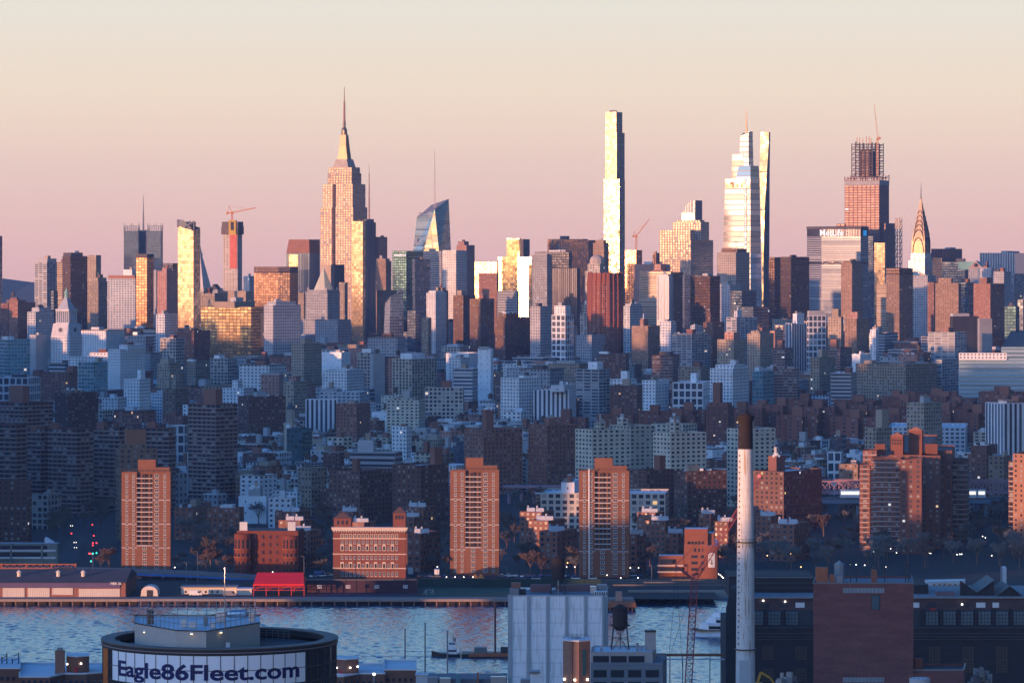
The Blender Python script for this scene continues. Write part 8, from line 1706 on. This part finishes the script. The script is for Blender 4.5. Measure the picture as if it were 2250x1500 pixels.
gable(2118, 2194, 1279, 1306, 'butterfly_roof', 12); gable(2194, 2258, 1316, 1291, 'gable_roof', 10); gable(2300, 2350, 1316, 1291, 'gable_roof', 10)
m = MB(); pbox(m, 2008, 2040, 1284, 1312, D+20, 20); part(m, 'roof_shed', [DKB], t); m = MB(); pbox(m, 2059, 2098, 1301, 1309, D+12, 6); part(m, 'red_roof_box', [plain('hut_plum', (.17,.10,.10), .9)], t)
m = MB(); Q = [w2(1595,D-2), w2(1618,D-4), w2(1622,D+20), w2(1600,D+20)]; m.prism(Q, BZ, PZ(1335,D), 3, 0, 0); m.loft(Q, PZ(1335,D), [w2(1605,D-1), w2(1617,D-3), w2(1620,D+18), w2(1606,D+18)], PZ(1292,D), 3, 0, 0); part(m, 'netted_end', [plain('black_net', (.022,.024,.028), .95, noise=.5, scale=.6)], t)
t = thing('office_trailer', 'white sunlit site building with orange reflections on the far quay at right', 'site building', (PX(2075,1700), 1700, BZ)); m = MB(); D5 = 1620; Pq = [w2(2036,D5-4), w2(2121,D5+4), w2(2121,D5+12), w2(2032,D5+8)]; m.prism(Pq, BZ, PZ(1276,D5), 3, 0, 0); part(m, 'wall', [plain('trailer_white', (.66,.62,.58), .6)], t); m = MB()
for k_ in range(6): a = 2050+k_*11.5; pbox(m, a, a+6, 1282, 1292, D5-3.9+k_*1.05, .3)
part(m, 'window', [plain('window_painted_reflection', (.45,.22,.08), .3, .3)], t)  # orange sunset reflections put into the window colour
t = thing('silo', 'white cement silo beyond the power plant roof at right', 'silo', (PX(2206,1650), 1650, BZ)); q = w2(2206,1650); m = MB(); m.cyl(*q, BZ, PZ(1247,1650), 1.15, n=14); m.cyl(*q, PZ(1247,1650), PZ(1243,1650), 1.15, .5, 14); part(m, 'shell', [WHITEP], t); m = MB(); pbox(m, 2199, 2202, 1243, 1290, 1648, 1); part(m, 'ladder', [STEEL], t)
# --- gangway and pipes at the river
t = thing('pipe_bridge', 'brown and white pipe bridge crossing to the dark plant', 'pipe bridge', (PX(1510,1470), 1470, BZ)); m = MB(); pbox(m, 1440, 1590, 1436, 1441, 1470, 2.5); part(m, 'beam', [RUST], t); m = MB(); pbox(m, 1440, 1592, 1446, 1449, 1468, .6); part(m, 'pipe', [WHITEP], t)
for px in (1448, 1472, 1500, 1560, 1585): m = MB(); pbox(m, px-1, px+1, 1441, 1520, 1470, .5); part(m, 'trestle', [RUST if px < 1480 else STEEL], t)
for px, y0, D6, lab in ((890,1382,1500,'leftmost of three grey steel poles by the river'),(934,1369,1500,'tallest, middle one of three grey steel poles by the river'),(983,1386,1450,'right one of three grey steel poles, nearest the tugboat')):
    t = thing('steel_pole', lab, 'pole', (PX(px,D6), D6, BZ)); q = w2(px,D6); m = MB(); m.cyl(*q, BZ-3, PZ(y0,D6), .32, .26, 10); part(m, 'shaft', [STEEL], t); m = MB(); m.cyl(*q, PZ(y0,D6), PZ(y0,D6)+.3, .4, n=10); part(m, 'cap', [STEEL], t)
t = thing('yard_shed', 'low industrial yard shed with pipes and tanks between the round building and the warehouse', 'shed', (PX(1020,1400), 1400, BZ)); D7 = 1400; m = MB(); pbox(m, 930, 1114, 1491, 1600, D7, 20); part(m, 'wall', [plain('yard_grey', (.12,.14,.16), .8)], t)
for a, b, y0, mt in ((938,962,1487,STEEL),(966,990,1489,GALV),(1002,1012,1480,plain('yard_teal', (.10,.22,.24), .6)),(1048,1052,1478,RUST),(1078,1112,1486,GALV)): m = MB(); pbox(m, a, b, y0, 1500, D7-2, 3); part(m, 'tank_unit', [mt], t)
t = thing('grey_cabin', 'pale grey cabin on the roof edge right of the brick stair house', 'cabin', (PX(926,1160), 1160, PZ(1500,1160))); m = MB(); pbox(m, 914, 939, 1483, 1520, 1160, 4); part(m, 'wall', [plain('cabin_grey', (.45,.48,.50), .7)], t); m = MB(); pbox(m, 912, 941, 1481, 1483, 1159.5, 5); part(m, 'roof', [ROOF[1]], t)
# --- boats
WL = lambda py: HC*F/(py-HY)
D = WL(1441); X = lambda px: PX(px,D); t = thing('tugboat', 'black hulled tugboat with a stepped white wheelhouse heading along the river', 'boat', (X(978), D, 0)); BH = plain('hull_black', (.015,.016,.018), .5, noise=0)
def hull(m, xa, xb, w, z0, z1, bowl=True, sheer=.8):
    n = 10; L = []; Rr = []
    for i in range(n+1):
        f = i/n; x = xa+(xb-xa)*f; ww = w/2*min(1, math.sin(max(.02,(f if bowl else 1-f))*math.pi*.5/.45) if (f if bowl else 1-f) < .45 else 1); zz = z1+sheer*(1-(f if bowl else 1-f))**3*1.6; L.append((x,D-ww,zz)); Rr.append((x,D+ww,zz))
    for i in range(n):
        for S in (L, Rr): a, b = S[i], S[i+1]; m.face([(a[0],a[1],z0),(b[0],b[1],z0),b,a])
        m.face([L[i],L[i+1],Rr[i+1],Rr[i]])
    for i in (0, n): m.face([(L[i][0],L[i][1],z0),(Rr[i][0],Rr[i][1],z0),Rr[i],L[i]])
m = MB(); hull(m, X(948), X(1012), 5.5, -.5, PZ(1435,D), True); part(m, 'hull', [BH], t)
m = MB(); pbox(m, 983, 1004, 1424, 1436, D-1.9, 3.8); m.box(X(985),D-1.5,PZ(1424,D),X(1000),D+1.5,PZ(1416,D)); part(m, 'deckhouse', [WHITEP], t)
m = MB(); m.box(X(987),D-1.2,PZ(1416,D),X(1000),D+1.2,PZ(1409,D)); w_ = part(m, 'wheelhouse', [WHITEP], t); m = MB(); m.box(X(986.6),D-1.25,PZ(1414.5,D),X(1000.4),D+1.25,PZ(1411,D)); m.build('window_band', PANE, w_)
m = MB(); pbox(m, 985, 1003, 1427, 1431, D-1.98, .1); part(m, 'window_band', [PANE], t)
m = MB(); m.bar((X(1012-1),D,PZ(1436,D)),(X(1011),D,PZ(1422,D)),.2); m.bar((X(1013),D,PZ(1409,D)) if False else (X(996),D,PZ(1409,D)),(X(1013-1),D,PZ(1393,D)) if False else (X(996),D,PZ(1393,D)),.25); m.bar((X(992),D,PZ(1403,D)),(X(1001),D,PZ(1403,D)),.15); m.bar((X(1000),D,PZ(1409,D)),(X(1000),D,PZ(1399,D)),.5); part(m, 'mast', [plain('mast_black', (.04,.04,.045), .6)], t)
t = thing('barge', 'dark flat barge pushed ahead of the tugboat', 'barge', (X(1085), D, 0)); m = MB(); m.box(X(1014),D-6,-.5,X(1150),D+6,PZ(1433,D)); part(m, 'hull', [BH], t); m = MB(); pbox(m, 1042, 1070, 1423, 1434, D-2, 5); part(m, 'cargo_box', [plain('cargo_grey', (.14,.17,.17), .8)], t)
m = MB(); m.cyl(X(1088), D, .5, PZ(1322,D), .42, n=8); part(m, 'spud_pole', [plain('spud_brown', (.13,.06,.055), .7)], t); m = MB(); pbox(m, 1100, 1150, 1421, 1434, D-3, 3); part(m, 'deck_machine', [DARKM], t)
m = MB(); m.box(X(1030),D-5.9,PZ(1433,D),X(1150),D-5.6,PZ(1431,D)); m.box(X(1030),D-6.2,.5,X(1150),D-6,1.6); part(m, 'fender', [RUST], t)
m = MB(); m.face([(X(785),D-1.2,.02),(X(950),D-2.2,.02),(X(950),D+2.2,.02),(X(785),D+1.2,.02)]); o = m.build('boat_wake', plain('foam', (.35,.42,.46), .8, noise=.8, scale=.7)); tag(o, kind='stuff')
D = WL(1396); t = thing('ferry', 'white cruise yacht with stepped decks half hidden by the dark plant', 'boat', (X(1600) if False else PX(1600,D), D, 0)); X = lambda px: PX(px,D)
m = MB()
def deck(m, px0, px1, y0, y1, w, rake, mi=0):
    a0, a1, b = X(px0), X(px0+rake), X(px1); z0, z1 = PZ(y1,D), PZ(y0,D)
    for s in (-1,1): m.face([(a0,D,z0),(a1+3,D+s*w,z0),(b,D+s*w,z0),(b,D+s*w,z1),(a1+3,D+s*w,z1),(a1,D,z1)], None, mi)
    m.face([(a1,D,z1),(a1+3,D-w,z1),(b,D-w,z1),(b,D+w,z1),(a1+3,D+w,z1)], None, mi)
deck(m, 1521, 1690, 1381, 1397, 4.5, -6); part(m, 'hull', [WHITEP], t)
for k_, (a, y0, y1, wd) in enumerate(((1534,1367,1378,4.0),(1550,1354,1364,3.4),(1562,1344,1351,2.6))):
    m = MB(); deck(m, a, 1680-k_*15, y0, y1+3, wd, 7); dk = part(m, 'upper_deck', [WHITEP], t); m = MB(); deck(m, a+5, 1679-k_*15, y0+6 if k_ < 2 else y0+4, y1+1.5, wd+.06, 3); m.build('window_band', plain('boat_glass', (.02,.025,.03), .15, .2, noise=0), dk)
m = MB(); m.bar((X(1577),D,PZ(1344,D)),(X(1577),D,PZ(1334,D)),.2); m.cyl(X(1577),D,PZ(1336,D),PZ(1333,D),.6,.2,8); part(m, 'radar_mast', [WHITEP], t)
# --- pier stub and landing
D = 1858.; t = thing('pier', 'short timber pier with a rust coloured edge behind the white warehouse', 'pier', (PX(1350,D), D-8, 0)); m = MB(); m.box(PX(1320,D), D-28, GZ-1.2, PX(1394,D), D+4, GZ); part(m, 'deck', [RUST], t)
for px in range(1325, 1394, 8): m = MB(); m.cyl(PX(px,D-26), D-27, -1, GZ-1.2, .4, n=8); part(m, 'pile', [RUST], t)
m = MB(); m.box(PX(1352,D), D-8, GZ, PX(1366,D), D-3, GZ+4.5); part(m, 'hut', [plain('hut_rose', (.42,.24,.19), .8)], t); m = MB(); m.box(PX(1330,D), D-27.9, GZ, PX(1392,D), D-27.7, GZ+1); part(m, 'railing', [RUST], t)
# --- rubble and excavator
def rubble(px0, px1, ytop, D, lab):
    rr = random.Random(int(px0)); m = MB(); n = 90
    for i in range(n):
        f = rr.random(); g = rr.random(); px = px0+(px1-px0)*f; hh = (PZ(ytop,D)-BZ)*(1-abs(2*f-1)**1.6)*(rr.random()**.45); s = rr.uniform(.5,1.6); x, y = PX(px,D), D+g*10; zc = BZ+hh
        P = [(x+s*math.cos(a*1.05+rr.random())*rr.uniform(.7,1.2), y+s*math.sin(a*1.05+rr.random()*.4)*rr.uniform(.7,1.2)) for a in range(6)]; m.prism(P, max(BZ,zc-3), zc+s*.5, 3, rr.randrange(3), rr.randrange(3))
    fr = [(PX(px0+(px1-px0)*i/16,D), D+5, BZ+(PZ(ytop,D)-BZ)*.9*(1-abs(2*i/16-1)**1.7)) for i in range(17)]
    for a, b in zip(fr[:-1], fr[1:]): m.face([(a[0],D-3,BZ),(b[0],D-3,BZ),b,a],None,1); m.face([a,b,(b[0],D+13,BZ),(a[0],D+13,BZ)],None,1)
    o = m.build('rubble_pile', [plain('rubble_a', (.28,.24,.21), .95), plain('rubble_b', (.16,.14,.13), .95), plain('rubble_c', (.36,.33,.30), .95)]); tag(o, kind='stuff'); o['label'] = lab
rubble(2115, 2205, 1450, 1340, 'heap of broken concrete before the dark plant at right'); rubble(1668, 1788, 1474, 1340, 'heap of broken concrete beside the chimney foot')
t = thing('excavator', 'yellow excavator with raised arm at the chimney foot', 'excavator', (PX(1690,1310), 1310, BZ)); YEL = plain('excavator_yellow', (.55,.28,.03), .5); D = 1318
m = MB(); m.bar((PX(1664,D),D,PZ(1500,D)),(PX(1672,D),D,PZ(1476,D)),.8); part(m, 'boom', [YEL], t); m = MB(); m.bar((PX(1672,D),D,PZ(1476,D)),(PX(1692,D),D,PZ(1488,D)),.7); m.bar((PX(1692,D),D,PZ(1488,D)),(PX(1702,D),D,PZ(1502,D)),.6); part(m, 'arm', [YEL], t); m = MB(); pbox(m, 1655, 1676, 1500, 1518, D-1, 3); part(m, 'cab', [YEL], t); m = MB(); pbox(m, 1650, 1680, 1518, 1528, D-1.2, 3.4); part(m, 'track', [DARKM], t)
# ---------------------------------------------------------------- air
m = newmat('haze_air'); nt_ = m.node_tree; pv = N(nt_, 'ShaderNodeVolumePrincipled'); ov = N(nt_, 'ShaderNodeOutputMaterial'); lk(nt_, pv.outputs[0], ov.inputs['Volume'])
pv.inputs['Color'].default_value = (.24,.48,1,1); pv.inputs['Density'].default_value = HAZE; pv.inputs['Anisotropy'].default_value = .0
mb = MB(); mb.box(-3600, -300, -1.5, 4200, 12600, 480); o = mb.build('haze', m); tag(o, kind='stuff')
